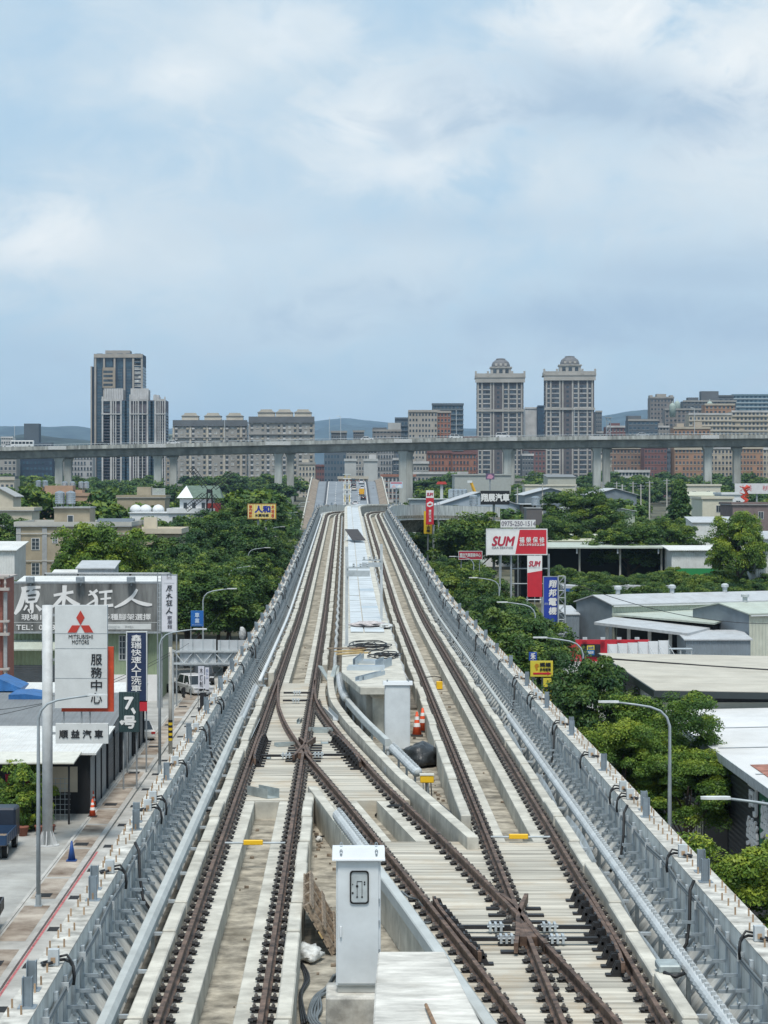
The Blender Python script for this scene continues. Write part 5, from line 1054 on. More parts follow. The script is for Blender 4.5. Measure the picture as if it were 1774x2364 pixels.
# ================================================================== cars
GLASS = mat('car_glass', (.015, .02, .025), .12, var=.1, spec=.8); TYRE = mat('tyre', (.018, .018, .018), .85); RIM = mat('rim', (.4, .41, .42), .35, .7); LAMP_R = paint((.4, .02, .02), .3); LAMP_W = mat('headlight', (.62, .64, .66), .2); PLATE = paint((.7, .7, .7))
def car(label, loc, rz, colour, kind='sedan', name='parked_car', group=None, s=1.0, cat='car'):
    "front faces -Y before rotation"
    L_, W, H = dict(sedan=(4.6, 1.78, 1.46), suv=(4.7, 1.88, 1.72), van=(4.9, 1.85, 1.95))[kind]
    pm = paint(colour, .28, .03, .05); t = thing(name, label, cat, loc, rz, group); t.scale = (s, s, s); a = L_ / 2; zs = H * .56
    low = [(-a, .38), (-a + .06, .25), (a - .05, .25), (a, .40), (a - .03, zs * .98), (a - .35, zs + .02), (-a + 1.35, zs), (-a + .25, zs * .86), (-a + .04, zs * .7)]
    m = MB(); m.prism(low, -W / 2, W / 2, 0); m.build('body', pm, t, bevel=.06)
    f0, f1, r1, r0 = dict(sedan=(-a + 1.3, -a + 2.05, a - 1.25, a - .45), suv=(-a + 1.2, -a + 1.85, a - .55, a - .2), van=(-a + .75, -a + 1.35, a - .3, a - .08))[kind]
    def hull(y0, y1, y2, y3, za, zb, w0, w1): return [(-w0, y0, za), (w0, y0, za), (w0, y3, za), (-w0, y3, za), (-w1, y1, zb), (w1, y1, zb), (w1, y2, zb), (-w1, y2, zb)]
    FC = [(0, 1, 2, 3), (4, 5, 6, 7), (0, 1, 5, 4), (1, 2, 6, 5), (2, 3, 7, 6), (3, 0, 4, 7)]
    m = MB(); m.add(hull(f0, f1, r1, r0, zs - .02, H - .06, W / 2 - .06, W / 2 - .22), FC); m.build('window', GLASS, t)
    m = MB(); m.add(hull(f1 - .04, f1 + .1, r1 - .08, r1 + .04, H - .07, H, W / 2 - .2, W / 2 - .28), FC)
    for sx in (-1, 1):
        for ya, yb in ((f0, f1), ((f0 + r0) / 2 - .05, (f1 + r1) / 2 - .05), (r0, r1)): m.tube([(sx * (W / 2 - .07), ya, zs), (sx * (W / 2 - .215), yb, H - .05)], .045, 5)
    m.build('roof', pm, t)
    for sx in (-1, 1):
        for y in (-a + .85, a - .85):
            m = MB(); m.tube([(sx * (W / 2 - .2), y, .33), (sx * (W / 2 + .01), y, .33)], .33, 16); wh = m.build('wheel', TYRE, t); m = MB(); m.tube([(sx * (W / 2 - .02), y, .33), (sx * (W / 2 + .022), y, .33)], .2, 12); m.build('rim', RIM, wh)
        m = MB(); m.box(min(sx * .5, sx * (W / 2 - .04)), max(sx * .5, sx * (W / 2 - .04)), -a - .005, -a + .3, zs * .68, zs * .82); m.build('headlight', LAMP_W, t, bevel=.02)
        m = MB(); m.box(min(sx * .58, sx * (W / 2 - .02)), max(sx * .58, sx * (W / 2 - .02)), a - .2, a + .015, zs * .72, zs * .9); m.build('tail_light', LAMP_R, t)
        m = MB(); m.cbox((sx * (W / 2 + .08), f0 + .35, zs + .1), (.2, .12, .13)); m.build('mirror', pm, t)
    m = MB(); m.box(-.45, .45, -a - .012, -a + .2, zs * .5, zs * .72); m.build('grille', BLK, t); m = MB(); m.box(-.19, .19, -a - .03, -a - .013, .4, .53); m.build('number_plate', PLATE, t)
    return t
def ground_at(x, y, z=0.0): Y = F * (CZ - z) / (y - VY); return Vector((X_(x, Y), Y, z))
car('silver sport utility car parked on the shop yard, front towards the viewer', ground_at(450, 1603, .01), R(24), (.60, .61, .63), 'suv'); car('dark car parked behind the silver one under the sign gantry', (X_(470, 208), 208, .01), R(5), (.03, .032, .035), 'suv'); car('white and orange taxi half hidden by the green number sign', ground_at(318, 1706, .01), R(-165), (.62, .62, .6), 'sedan')
def truck(label, loc, rz, colour, dark):
    t = thing('flatbed_truck', label, 'truck', loc, rz); pm = paint(colour, .4)
    m = MB(); m.box(-.85, .85, -2.6, -1.1, .5, 2.05); m.build('cab', paint(dark, .35), t, bevel=.1); m = MB(); m.box(-.78, .78, -2.62, -2.2, 1.25, 1.9); m.build('window', GLASS, t)
    m = MB(); m.box(-.9, .9, -1.0, 2.4, .72, .80); m.build('bed_floor', WOOD, t)
    for bx in ((-.92, -.87, -1, 2.4), (.87, .92, -1, 2.4), (-.87, .87, 2.36, 2.41), (-.87, .87, -1.02, -.97)): m = MB(); m.box(bx[0], bx[1], bx[2], bx[3], .74, 1.22); [m.box(bx[0] - .015, bx[1] + .015, y - .03, y + .03, .76, 1.2) for y in np.linspace(bx[2] + .1, bx[3] - .1, 6)] if bx[3] - bx[2] > 1 else None; m.build('side_board', pm, t)
    for sx in (-.7, .7):
        for y in (-1.8, 1.4): m = MB(); m.tube([(sx - .12, y, .36), (sx + .12, y, .36)], .36, 16); wh = m.build('wheel', TYRE, t); m = MB(); m.tube([(sx - .13, y, .36), (sx + .13, y, .36)], .19, 12); m.build('rim', RIM, wh)
    m = MB(); m.box(-.4, .4, -2.4, 2.3, .42, .70); m.build('chassis', BLK, t)
truck('blue flatbed truck with an open bed, cut by the left edge of the picture', (-17.2, 111.6, .01), R(180), (.02, .05, .11), (.02, .03, .05))
truck('black small truck at the lower left edge, in front of the nearest lamp', (-14.75, 90.5, .01), R(3), (.03, .032, .035), (.02, .021, .023))
def scooter(label, loc, rz, c):
    t = thing('motor_scooter', label, 'scooter', loc, rz)
    for y in (-.55, .55): m = MB(); m.tube([(-.05, y, .22), (.05, y, .22)], .22, 12); m.build('wheel', TYRE, t)
    m = MB(); m.prism([(-.5, .35), (-.45, .95), (-.32, .95), (-.2, .4), (.1, .35), (.2, .65), (.75, .7), (.7, .4), (.3, .28)], -.14, .14, 0); m.build('body', paint(c, .3), t, bevel=.03); m = MB(); m.box(-.13, .13, .05, .7, .70, .78); m.build('seat', BLK, t, bevel=.03); m = MB(); m.tube([(-.32, -.38, 1.02), (0, -.42, .98), (.32, -.38, 1.02)], .02, 6); m.tube([(0, -.42, .98), (0, -.5, .3)], .03, 6); m.build('handlebar', BLK, t)
scooter('black motor scooter parked in front of the silver car', ground_at(424, 1612, .01), R(10), (.02, .02, .022)); scooter('dark motor scooter beside the silver car near the shop wall', ground_at(396, 1600, .01), R(40), (.05, .05, .055))
cone('orange traffic cone with white bands on the left pavement, the nearer of the pair', ground_at(214, 1885, .12) + Vector((0, 0, 0)), .95); cone('orange traffic cone by the shop post, behind the nearer pavement cone', ground_at(211, 1868, .12) + Vector((.0, .9, 0)), .9); cone('blue traffic cone on the left pavement', ground_at(166, 1987, .12), .95, paint((.02, .07, .25)), False)
# ================================================================== buildings near the street
def corr(name, c, period=.3, **k): return ribbed(name, c, period, **k)
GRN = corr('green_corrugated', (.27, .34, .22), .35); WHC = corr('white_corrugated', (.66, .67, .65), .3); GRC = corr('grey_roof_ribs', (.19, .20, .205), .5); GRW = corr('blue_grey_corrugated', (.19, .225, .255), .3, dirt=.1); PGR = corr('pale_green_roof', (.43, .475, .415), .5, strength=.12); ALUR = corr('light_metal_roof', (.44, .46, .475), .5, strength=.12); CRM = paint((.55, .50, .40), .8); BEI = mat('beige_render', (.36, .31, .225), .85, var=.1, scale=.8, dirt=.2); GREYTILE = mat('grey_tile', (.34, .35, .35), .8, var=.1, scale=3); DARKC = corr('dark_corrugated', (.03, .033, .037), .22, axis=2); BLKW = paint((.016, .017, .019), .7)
WINF = paint((.60, .61, .60)); WING = mat('window_glass', (.05, .065, .075), .15, var=.3, scale=2, spec=.7)
def win(parent, x0, x1, z0, z1, y, nx=2, nz=2, glass=WING, frame=WINF, face='front'):
    "framed window on a wall facing -Y (or on a side wall: face='left'/'right', then x runs along Y and y is the wall's x)"
    def B(mb, a0, a1, d0, d1, z0_, z1_):
        if face == 'front': mb.box(a0, a1, y + d0, y + d1, z0_, z1_)
        elif face == 'left': mb.box(y + d0, y + d1, a0, a1, z0_, z1_)
        else: mb.box(y - d1, y - d0, a0, a1, z0_, z1_)
    f = .06; m = MB(); B(m, x0, x1, -.05, -.003, z0, z0 + f); B(m, x0, x1, -.05, -.003, z1 - f, z1); B(m, x0, x0 + f, -.05, -.003, z0 + f, z1 - f); B(m, x1 - f, x1, -.05, -.003, z0 + f, z1 - f)
    for i in range(1, nx): a = x0 + (x1 - x0) * i / nx; B(m, a - f * .35, a + f * .35, -.045, -.003, z0 + f, z1 - f)
    for i in range(1, nz): a = z0 + (z1 - z0) * i / nz; B(m, x0 + f, x1 - f, -.045, -.003, a - f * .3, a + f * .3)
    w_ = m.build('window', frame, parent); m = MB(); B(m, x0 + f, x1 - f, -.02, -.001, z0 + f, z1 - f); m.build('pane', glass, w_); return w_
def house(name, label, x0, x1, Y, depth, h, wall, roof='flat', roof_mat=None, eave=.3, rise=1.5, cat='building', base=None, group=None, axis=1, parapet=0, par_mat=None):
    "box building, front at Y; local origin at the front centre on the ground"
    g = gz(Y) if base is None else base; W = x1 - x0; t = thing(name, label, cat, ((x0 + x1) / 2, Y, g), group=group); a = W / 2; rm = roof_mat or wall
    m = MB()
    if roof == 'gable_x': m.prism([(-a, 0), (a, 0), (a, h), (0, h + rise), (-a, h)], 0, depth, 1)      # ridge runs away from the viewer
    elif roof == 'gable_y': m.prism([(0, 0), (depth, 0), (depth, h), (depth / 2, h + rise), (0, h)], -a, a, 0)
    elif roof == 'shed': m.prism([(0, 0), (depth, 0), (depth, h + rise), (0, h)], -a, a, 0)
    else: m.box(-a, a, 0, depth, 0, h)
    m.build('wall', wall, t)
    th = .12
    if roof == 'gable_x':
        k = rise / a; e = eave
        for s in (-1, 1): m = MB(); m.prism([(0, h + rise + .01), (s * (a + e), h - e * k + .01), (s * (a + e), h - e * k + .01 + th), (0, h + rise + .01 + th)], -eave, depth + eave, 1); m.build('roof', rm, t)
    elif roof == 'gable_y':
        k = rise / (depth / 2)
        for s in (-1, 1): m = MB(); c_ = depth / 2; m.prism([(c_, h + rise + .01), (c_ + s * (c_ + eave), h - eave * k + .01), (c_ + s * (c_ + eave), h - eave * k + .01 + th), (c_, h + rise + .01 + th)], -a - eave, a + eave, 0); m.build('roof', rm, t)
    elif roof == 'shed':
        k = rise / depth; m = MB(); m.prism([(-eave, h - eave * k + .01), (depth + eave, h + rise + eave * k + .01), (depth + eave, h + rise + eave * k + th), (-eave, h - eave * k + th)], -a - eave, a + eave, 0); m.build('roof', rm, t)
    else:
        m = MB(); m.box(-a - eave, a + eave, -eave, depth + eave, h + .003, h + .003 + th); m.build('roof', rm, t)
        if parapet:
            p = par_mat or wall; m = MB(); q = eave; z0 = h + .003 + th + .002
            m.box(-a - q, a + q, -q, -q + .2, z0, z0 + parapet); m.box(-a - q, a + q, depth + q - .2, depth + q, z0, z0 + parapet); m.box(-a - q, -a - q + .2, -q + .2, depth + q - .2, z0, z0 + parapet); m.box(a + q - .2, a + q, -q + .2, depth + q - .2, z0, z0 + parapet); m.build('parapet', p, t)
    return t
def tank(label, x, y, z, r=.75, h=2.0, group=None):
    t = thing('water_tank', label, 'water tank', (x, y, z), group=group); m = MB(); pr = [(r, .35)]
    for k in range(6): pr += [(r, .35 + h * (k + .2) / 6), (r * 1.025, .35 + h * (k + .5) / 6), (r, .35 + h * (k + .8) / 6)]
    pr += [(r, .35 + h), (r * .6, .35 + h * 1.1), (.12, .35 + h * 1.13), (.12, .35 + h * 1.18)]; m.lathe(pr, (0, 0, 0), 18); m.build('tank_body', mat('stainless', (.50, .52, .54), .25, .85, var=.1), t, smooth=False)
    for k in range(4): a = k * math.pi / 2 + .6; m = MB(); m.tube([(r * .8 * math.cos(a), r * .8 * math.sin(a), 0), (r * .8 * math.cos(a), r * .8 * math.sin(a), .36)], .05, 5); m.build('leg', STEEL, t)
    return t
# green shop under the grey billboard
t = house('furniture_shop', 'green corrugated shop below the grey billboard', X_(26, 191), X_(370, 191), 191, 9, 9.4, GRN, 'shed', WHC, .2, .6)
for x0, x1, z0, z1 in ((-6.6 + 2.3, -6.6 + 3.1, 3.5, 5.6), (-6.6 + 8.8, -6.6 + 9.9, 3.4, 5.5), (3.0, 4.6, 3.0, 5.4)): win(t, x0 + .6, x1 + .6, z0, z1, 0, 4, 4, frame=GREYP)
m = MB(); m.box(-6.2, -2.2, -.04, -.002, 0, 3.0); m.build('shutter', corr('grey_shutter', (.18, .19, .20), .18, axis=2), t); m = MB(); m.box(1.5, 6.1, -.06, -.002, 0, 2.2); m.build('lower_wall', WHT_P, t)
m = MB(); m.prism([(-2.6, 4.4), (-.05, 5.0), (-.05, 5.12), (-2.6, 4.52)], -9.5, -1.9, 0); m.build('awning', PGR, t)
m = MB(); m.box(4.6, 5.2, -.25, -.03, 2.6, 5.6); m.build('wall_sign', WHT_P, t)
t = house('rooftop_shed', 'white corrugated rooftop shed behind the grey billboard', X_(107, 200), X_(388, 200), 200.4, 5, Z_(1325, 200.4), WHC, 'shed', ALUR, .15, -.4)
m = MB(); [m.box(q - .06, q + .06, -.06, -.003, 8.9, 10.3) for q in (-5.5, -2.6, 2.0, 5.3)]; m.build('post_cover', BLKW, t)
house('rooftop_store', 'small light blue lean-to roof poking above the white rooftop shed', X_(180, 214.5), X_(262, 214.5), 214.5, 5, Z_(1312, 216), ALUR, 'shed', ALUR, .2, .5)
# shop row along the pavement
t = house('corner_shop', 'low shop with white corrugated roofs and open dark front, along the left pavement', -24.5, -14.15, 125, 9.5, 3.3, BLKW, 'shed', WHC, .5, .35)  # closed near-black walls: the dark interior of the open front is painted on
m = MB(); m.prism([(-4.2, 3.25), (-.6, 3.42), (-.6, 3.5), (-4.2, 3.33)], -.3, 4.9, 0); m.build('awning', mat('awning_cream', (.60, .60, .54), .7, var=.08), t)
for k in range(5): m = MB(); x = -5 + k * 2.4; m.tube([(x, -.6 if k < 3 else -3.9, 0), (x, -.6 if k < 3 else -3.9, 3.25)], .055, 8); m.build('post', GALV if k < 3 else BLK, t)
m = MB()
for k in range(14): m.tube([(1.2 + k * .25, -2.4, 0), (1.2 + k * .25, -2.4, 2.3)], .016, 4)
for k in range(8): m.tube([(1.2, -2.4, .3 + k * .28), (4.5, -2.4, .3 + k * .28)], .016, 4)
m.build('wire_fence', GALV, t); m = MB(); m.prism([(1.0, 2.5), (2.9, 2.55), (2.6, 1.5), (1.9, 1.35), (1.1, 1.7)], -2.6, -2.5, 1); m.build('awning_cloth', paint((.5, .03, .06), .7), t); m = MB(); m.prism([(1.9, 1.0), (3.6, .95), (3.6, .25), (1.9, .2)], -2.5, -2.46, 1); m.build('hanging_sheet', CRM, t)
for k in range(3): m = MB(); m.box(5.18, 5.22, .4 + k * 3.0, 3.0 + k * 3.0, 0, 3.0); m.build('shutter', ribbed('shutter_light', (.36, .39, .41), .14, axis=2), t); m = MB(); m.box(5.16, 5.28, .1 + k * 3.0, .28 + k * 3.0, 0, 3.3); m.build('column', BLK, t)
m = MB(); [m.box(-3.2 + k * .16, -3.08 + k * .16, -1.62, -1.58, 0, 1.5 + .06 * math.sin(k)) for k in range(16)]; m.build('slat_fence', WOOD, t); m = MB(); m.box(-5, -2.2, -.2, -.01, .3, 2.6); m.build('blue_panel', corr('blue_roof', (.06, .16, .36), .6), t); m = MB(); m.box(.4, 1.3, -3.2, -2.9, 0, .5); m.build('planter_box', GREYP, t); m = MB(); m.box(2.0, 4.6, -.02, -.003, 1.2, 2.6); m.build('shelf_panel', CRM, t)
SHUT = corr('shutter_light', (.36, .39, .41), .14, axis=2)
for k, (y0, y1, c_) in enumerate(((135, 143.5, SHUT), (144, 152, GRW), (152.5, 160, SHUT))):
    t = house('workshop', ('low workshop with light shutters, first behind the corner shop', 'low workshop with blue-grey wall, middle of the pavement row', 'low workshop with shutters at the far end of the pavement row')[k], -25.5, -14.25, y0, y1 - y0, 3.5, c_, 'shed', (GRC, GRC, WHC)[k], .35, .55)
    for q in range(3): m = MB(); yy = (y1 - y0) * (q + .1) / 2.2; m.box(5.64, 5.76, yy, yy + .14, 0, 3.45); m.build('column', BLK, t)
    m = MB(); m.box(5.63, 5.68, 1.2, (y1 - y0) - 1.2, 0, 2.7); m.build('shutter', SHUT if c_ is GRW else corr('grey_shutter', (.18, .19, .20), .18, axis=2), t)
for k, (x, Y, z, w_, lab) in enumerate(((2, 157, 4.3, 3.2, 'blue tarpaulin roof at the left edge, gable end facing the street'), (66, 151, 4.0, 2.2, 'crumpled blue tarpaulin on the grey roof'))):
    t = thing('tarpaulin_roof', lab, 'roof', (X_(x, Y), Y, 4.0)); m = MB(); m.prism([(-w_ / 2, 0), (w_ / 2, 0), (w_ / 2, .2), (0, .9 if k == 0 else .35), (-w_ / 2, .3)], -1.5, 2.5, 1); m.build('tarpaulin', mat('tarp_blue', (.03, .13, .34), .5, var=.2, scale=2, bump=.6), t)
# plants and pots before the corner shop
PG = random.Random(9)
for k in range(16):
    x = -18.7 + (PG.random() ** 1.6) * (2.6 if k < 12 else 3.6); Y = PG.uniform(118.5, 121.5); z = PG.choice((1.1, 1.5, 2.0, 2.4)) if k < 12 else .7; tree('bush', x, Y, 'green potted shrub crowded before the corner shop', h=z * 1.25, group='shrubs before the corner shop', wide=.8)
POT = paint((.24, .09, .06), .8)
for k, (x, Y) in enumerate(((-17.9, 116.6), (-17.45, 116.9), (-16.6, 117.1), (-18.3, 116.2), (-15.75, 117.4), (-15.3, 117.6))):
    t = thing('plant_pot', 'terracotta plant pot on the ground before the corner shop', 'plant pot', (x, Y, .01), group='pots before the corner shop'); m = MB(); m.lathe([(.2, 0), (.28, .4), (.31, .42), (.31, .5), (.25, .5)], (0, 0, 0), 14); m.build('pot', POT, t, smooth=True)
    m = MB()
    for q in range(26): a = PG.random() * 6.28; r = PG.uniform(.15, .5); m.add([(0, 0, .45), (r * .5 * math.cos(a) - .04 * math.sin(a), r * .5 * math.sin(a) + .04 * math.cos(a), .95), (r * math.cos(a), r * math.sin(a), PG.uniform(.7, 1.2)), (r * .5 * math.cos(a) + .04 * math.sin(a), r * .5 * math.sin(a) - .04 * math.cos(a), .9)], [(0, 1, 2, 3)])
    m.build('leaves', LEAF_B, t)
m = MB(); [lumpy(m, (-15.4 + .5 * k, 119.3 + .1 * k, .12), .25, .2, .2, k, .5, 8, 6) for k in range(1)]; m.build('rubble_heap', CONC_G, None, label='small heap of broken concrete by the orange cones', category='rubble')
# red balustrade building at the left edge
BRK = mat('red_tile', (.30, .115, .085), .8, var=.15, scale=4); TRIMB = paint((.42, .38, .35), .8)
t = house('brick_house', 'dark red house with pale balustrade balconies, cut by the left edge', X_(-160, 172), X_(6, 172), 172, 6, 11.0, BRK, 'flat', TRIMB, .25, parapet=0)
for z in (10.6, 7.2, 3.6):
    m = MB(); m.box(-3.3, 3.3, -.7, -.003, z - .45, z - .25); m.box(-3.3, 3.3, -.7, -.45, z + .55, z + .7); m.box(3.06, 3.3, -.45, -.003, z + .55, z + .7); b_ = m.build('balcony', TRIMB, t); 
    for q in range(14): m = MB(); m.lathe([(.09, -.25), (.06, -.1), (.11, .1), (.06, .35), (.09, .55)], (-3.1 + q * .47, -.56, z), 8); m.build('baluster', TRIMB, b_)
for z in (1.0, 4.4, 7.9): win(t, 1.1, 2.3, z, z + 1.7, 0, 2, 1); win(t, -1.2, .4, z, z + 1.7, 0, 2, 1)
m = MB(); m.box(2.85, 3.1, -.3, -.003, 0, 10); m.build('pilaster', GREYTILE, t)
# beige house
Y0 = 266; t = house('beige_house', 'beige house with grey pilasters behind the broad bright tree', X_(38, Y0), X_(300, Y0), Y0, 16, Z_(1216, Y0) - gz(Y0), BEI, 'flat', GREYTILE, .25, parapet=.45, par_mat=paint((.45, .44, .40)))
bx = lambda x: X_(x, Y0) - (X_(38, Y0) + X_(300, Y0)) / 2; bz = lambda y: Z_(y, Y0) - gz(Y0)
for a, b in ((38, 49), (98, 109), (146, 153), (200, 210)): m = MB(); m.box(bx(a), bx(b), -.12, -.003, 0, bz(1218)); m.build('pilaster', GREYTILE, t)
for y in (1230, 1293): m = MB(); m.box(bx(38), bx(300), -.16, -.121, bz(y + 3), bz(y)); m.build('string_course', paint((.45, .44, .40)), t)
for a, b, c_, d in ((73, 92, 1242, 1270), (73, 92, 1299, 1328), (121, 134, 1241, 1254), (121, 134, 1299, 1312), (165, 185, 1242, 1270), (220, 240, 1242, 1270)): win(t, bx(a), bx(b), bz(d), bz(c_), 0, 2, 3)
m = MB(); m.box(bx(118), bx(201), 3, 9, bz(1216) + .13, bz(1174)); tw = m.build('stair_tower', BEI, t); m = MB(); m.box(bx(116), bx(203), 2.7, 9.3, bz(1174) + .003, bz(1171)); m.build('tower_roof', GREYTILE, tw); win(t, bx(149), bx(163), bz(1207), bz(1190), 3, 1, 1)
m = MB(); m.prism([(6, bz(1216) + .13), (12, bz(1216) + .13), (12, bz(1200))], bx(201) + .1, bx(290), 0); m.build('roof_hood', paint((.12, .14, .16)), t)
for k, x in enumerate((135, 160)): tank('steel water tank on the stair tower of the beige house, ' + ('left one' if k == 0 else 'right one'), X_(x, 270), 271.5, bz(1171) + gz(Y0), .58, 1.35)
t = house('beige_wing', 'low beige house with white cornice, right of the broad bright tree', X_(285, 275), X_(412, 275), 276, 12, Z_(1232, 276) - gz(276), BEI, 'flat', CRM, .35, parapet=.5, par_mat=CRM); m = MB(); m.box(-1.2, .4, 3, 4.2, Z_(1232, 276) - gz(276) + .13, Z_(1195, 276) - gz(276)); m.build('chimney', CRM, t)
t = house('pale_house', 'pale small house with a grey hip roof at the left edge', X_(-40, 330), X_(31, 330), 330, 8, Z_(1145, 330) - gz(330), CRM, 'gable_x', GREYTILE, .4, 1.2); win(t, -.2, .9, 5.2, 6.8, 0); house('cream_block', 'flat cream block in front of the pale hip-roofed house', X_(-40, 318), X_(74, 318), 318, 8, Z_(1180, 318) - gz(318), CRM, 'flat', GREYTILE, .35, parapet=.4)
t = thing('vault_roof_hall', 'grey barrel-roofed hall at the left edge beside the beige house', 'building', (X_(-10, 300), 300, gz(300))); m = MB(); hz = Z_(1240, 300) - gz(300); m.prism([(-3.5 + 0, 0), (3.0, 0), (3.0, hz)] + [(-.25 + 3.25 * math.cos(a), hz + 1.5 * math.sin(a)) for a in np.linspace(.1, math.pi - .1, 10)] + [(-3.5, hz)], 0, 8, 1); m.build('wall', ALUR, t); m = MB(); [m.prism([(-.25 + 3.32 * math.cos(a), hz + 1.55 * math.sin(a)), (-.25 + 3.32 * math.cos(b), hz + 1.55 * math.sin(b)), (-.25 + 3.4 * math.cos(b), hz + 1.63 * math.sin(b)), (-.25 + 3.4 * math.cos(a), hz + 1.63 * math.sin(a))], -.3, 8.3, 1) for a, b in zip(np.linspace(0, math.pi, 9), np.linspace(0, math.pi, 9)[1:])]; m.build('roof', ALUR, t)
house('white_shed', 'low white metal roof at the left edge below the barrel roof', X_(-40, 256), X_(40, 256), 254, 9, Z_(1275, 254), WHC, 'shed', WHC, .3, .7); house('white_lean_to', 'white ribbed lean-to between brick house and green shop', X_(30, 196), X_(106, 196), 217.5, 8, Z_(1345, 217), WHC, 'shed', WHC, .2, .8)
PINK = mat('pink_render', (.40, .27, .19), .85, var=.1, scale=.5)
t = house('pink_house', 'salmon flat-roofed block with roof tanks in front of the highway', X_(100, 480), X_(210, 480), 480, 10, Z_(1145, 480) - gz(480), PINK, 'flat', PINK, .2, parapet=.5); m = MB(); hz = Z_(1145, 480) - gz(480); m.box(-5, 1.0, 2, 7, hz + .13, hz + 2.2); m.build('penthouse', PINK, t); m = MB(); m.box(-1.5 + 3, 3, 2, 7, hz + .13, hz + 1.3); m.build('penthouse', PINK, t); [win(t, q, q + .9, 5.2, 6.6, 0) for q in (-3.5, -1.5, .5, 2.5)]
house('pink_house', 'smaller salmon block left of the tanks, partly behind trees', X_(63, 500), X_(100, 500), 500, 10, Z_(1130, 500) - gz(500), PINK, 'flat', PINK, .2, parapet=.4)
for k, x in enumerate((72, 88, 150, 168, 188, 200)): tank('small steel tank on the salmon roofs before the highway', X_(x, 488), 488 + (12 if k < 2 else 0), Z_(1128 if k < 2 else 1131, 488), .6, 1.3, group='tanks on the salmon roofs')
t = house('taupe_house', 'taupe flat house with a square rooftop block and white tanks', X_(271, 405), X_(381, 405), 405, 11, Z_(1150, 405) - gz(405), BEI, 'flat', GREYTILE, .2, parapet=.4); m = MB(); hz = Z_(1150, 405) - gz(405); m.box(-.9, 1.6, 2, 7, hz + .13, hz + 2.0); m.build('penthouse', BEI, t); m = MB(); [m.box(1.9, 4.2, 1.5, 1.6, hz + .6 + .2 * q, hz + .72 + .2 * q) for q in range(6)]; m.build('louvre', GREYP, t)
# windmill villa
WV = paint((.66, .68, .69), .7); Yv = 335; t = house('windmill_villa', 'white villa with a green hipped roof and a black windmill beside it', X_(390, Yv), X_(492, Yv), Yv, 12, Z_(1185, Yv) - gz(Yv), WV, 'flat', WV, .3, parapet=.6); vx = lambda x: X_(x, Yv) - (X_(390, Yv) + X_(492, Yv)) / 2; vz = lambda y: Z_(y, Yv) - gz(Yv)
m = MB(); m.box(vx(412), vx(488), 3, 9, vz(1185) + .13, vz(1152)); m.build('upper_storey', WV, t); m = MB(); a0, a1 = vx(406), vx(511)
m.add([(a0, 2.4, vz(1150)), (a1, 2.4, vz(1150)), (a1, 9.6, vz(1150)), (a0, 9.6, vz(1150)), (vx(425), 6, vz(1121)), (vx(500), 6, vz(1121))], [(0, 1, 5, 4), (1, 2, 5), (2, 3, 4, 5), (3, 0, 4), (0, 3, 2, 1)]); m.build('roof', mat('green_roof', (.115, .165, .13), .7, var=.15, scale=2), t); m = MB(); m.add([(a0 - .03, 2.36, vz(1150)), (vx(425) - .03, 5.96, vz(1121)), (vx(444), 2.36, vz(1150))], [(0, 1, 2)]); m.build('gable', WV, t)
[win(t, vx(x), vx(x + 9), vz(1210), vz(1192), 0, 1, 2) for x in (398, 410, 422, 446, 458, 470)]; [win(t, vx(x), vx(x + 10), vz(1178), vz(1160), 3, 1, 1) for x in (420, 440, 462)]
house('white_annex', 'long low white annex with round skylights left of the windmill villa', X_(300, 345), X_(392, 345), 345, 10, Z_(1185, 345) - gz(345), WV, 'flat', WV, .2)
for k, x in enumerate((314, 337, 366)): t = thing('white_dome', 'white round skylight dome on the low annex roof', 'dome', (X_(x, 349), 349, Z_(1184, 349) + .2), group='white domes on the annex roof'); m = MB(); m.lathe([(.95, 0), (.9, .5), (.6, .9), (.2, 1.05), (.02, 1.08)], (0, 0, 0), 14); m.build('dome_shell', WV, t, smooth=True)
t = thing('windmill', 'black lattice windmill sails beside the green-roofed villa', 'windmill', (X_(490, 340), 333, gz(340))); hz = Z_(1134, 333) - gz(340); m = MB(); [m.tube([(a, b, 0), (a * .35, .4 + b * .3, hz + .3)], .1, 5) for a in (-.9, .9) for b in (.3, 1.8)]; [m.tube([(-.9 + .06 * k, .5, hz * k / 9), (.9 - .06 * k, .5, hz * (k + 1) / 9)], .06, 4) for k in range(9)]; m.build('mill_tower', BLK, t); m = MB(); m.box(-.6, 1.5, 2.2, 4.5, 0, Z_(1162, 333) - gz(340)); m.build('mill_base', paint((.26, .045, .04)), t); m = MB(); m.tube([(0, -.5, hz), (0, .35, hz)], .3, 10); m.build('hub', BLK, t)
for k in range(4):
    a = R(-38) + k * math.pi / 2; M_ = Matrix.Translation((0, -.4, hz)) @ Matrix.Rotation(a, 4, 'Y'); m = MB()
    for x in (-.42, 0, .42): m.box(x - .05, x + .05, -.05, .05, .2 if x == 0 else .9, 4.3, M=M_)
    for z in np.arange(.9, 4.4, .34): m.box(-.42, .42, -.04, .04, z - .03, z + .03, M=M_)
    m.build('sail', BLK, t)
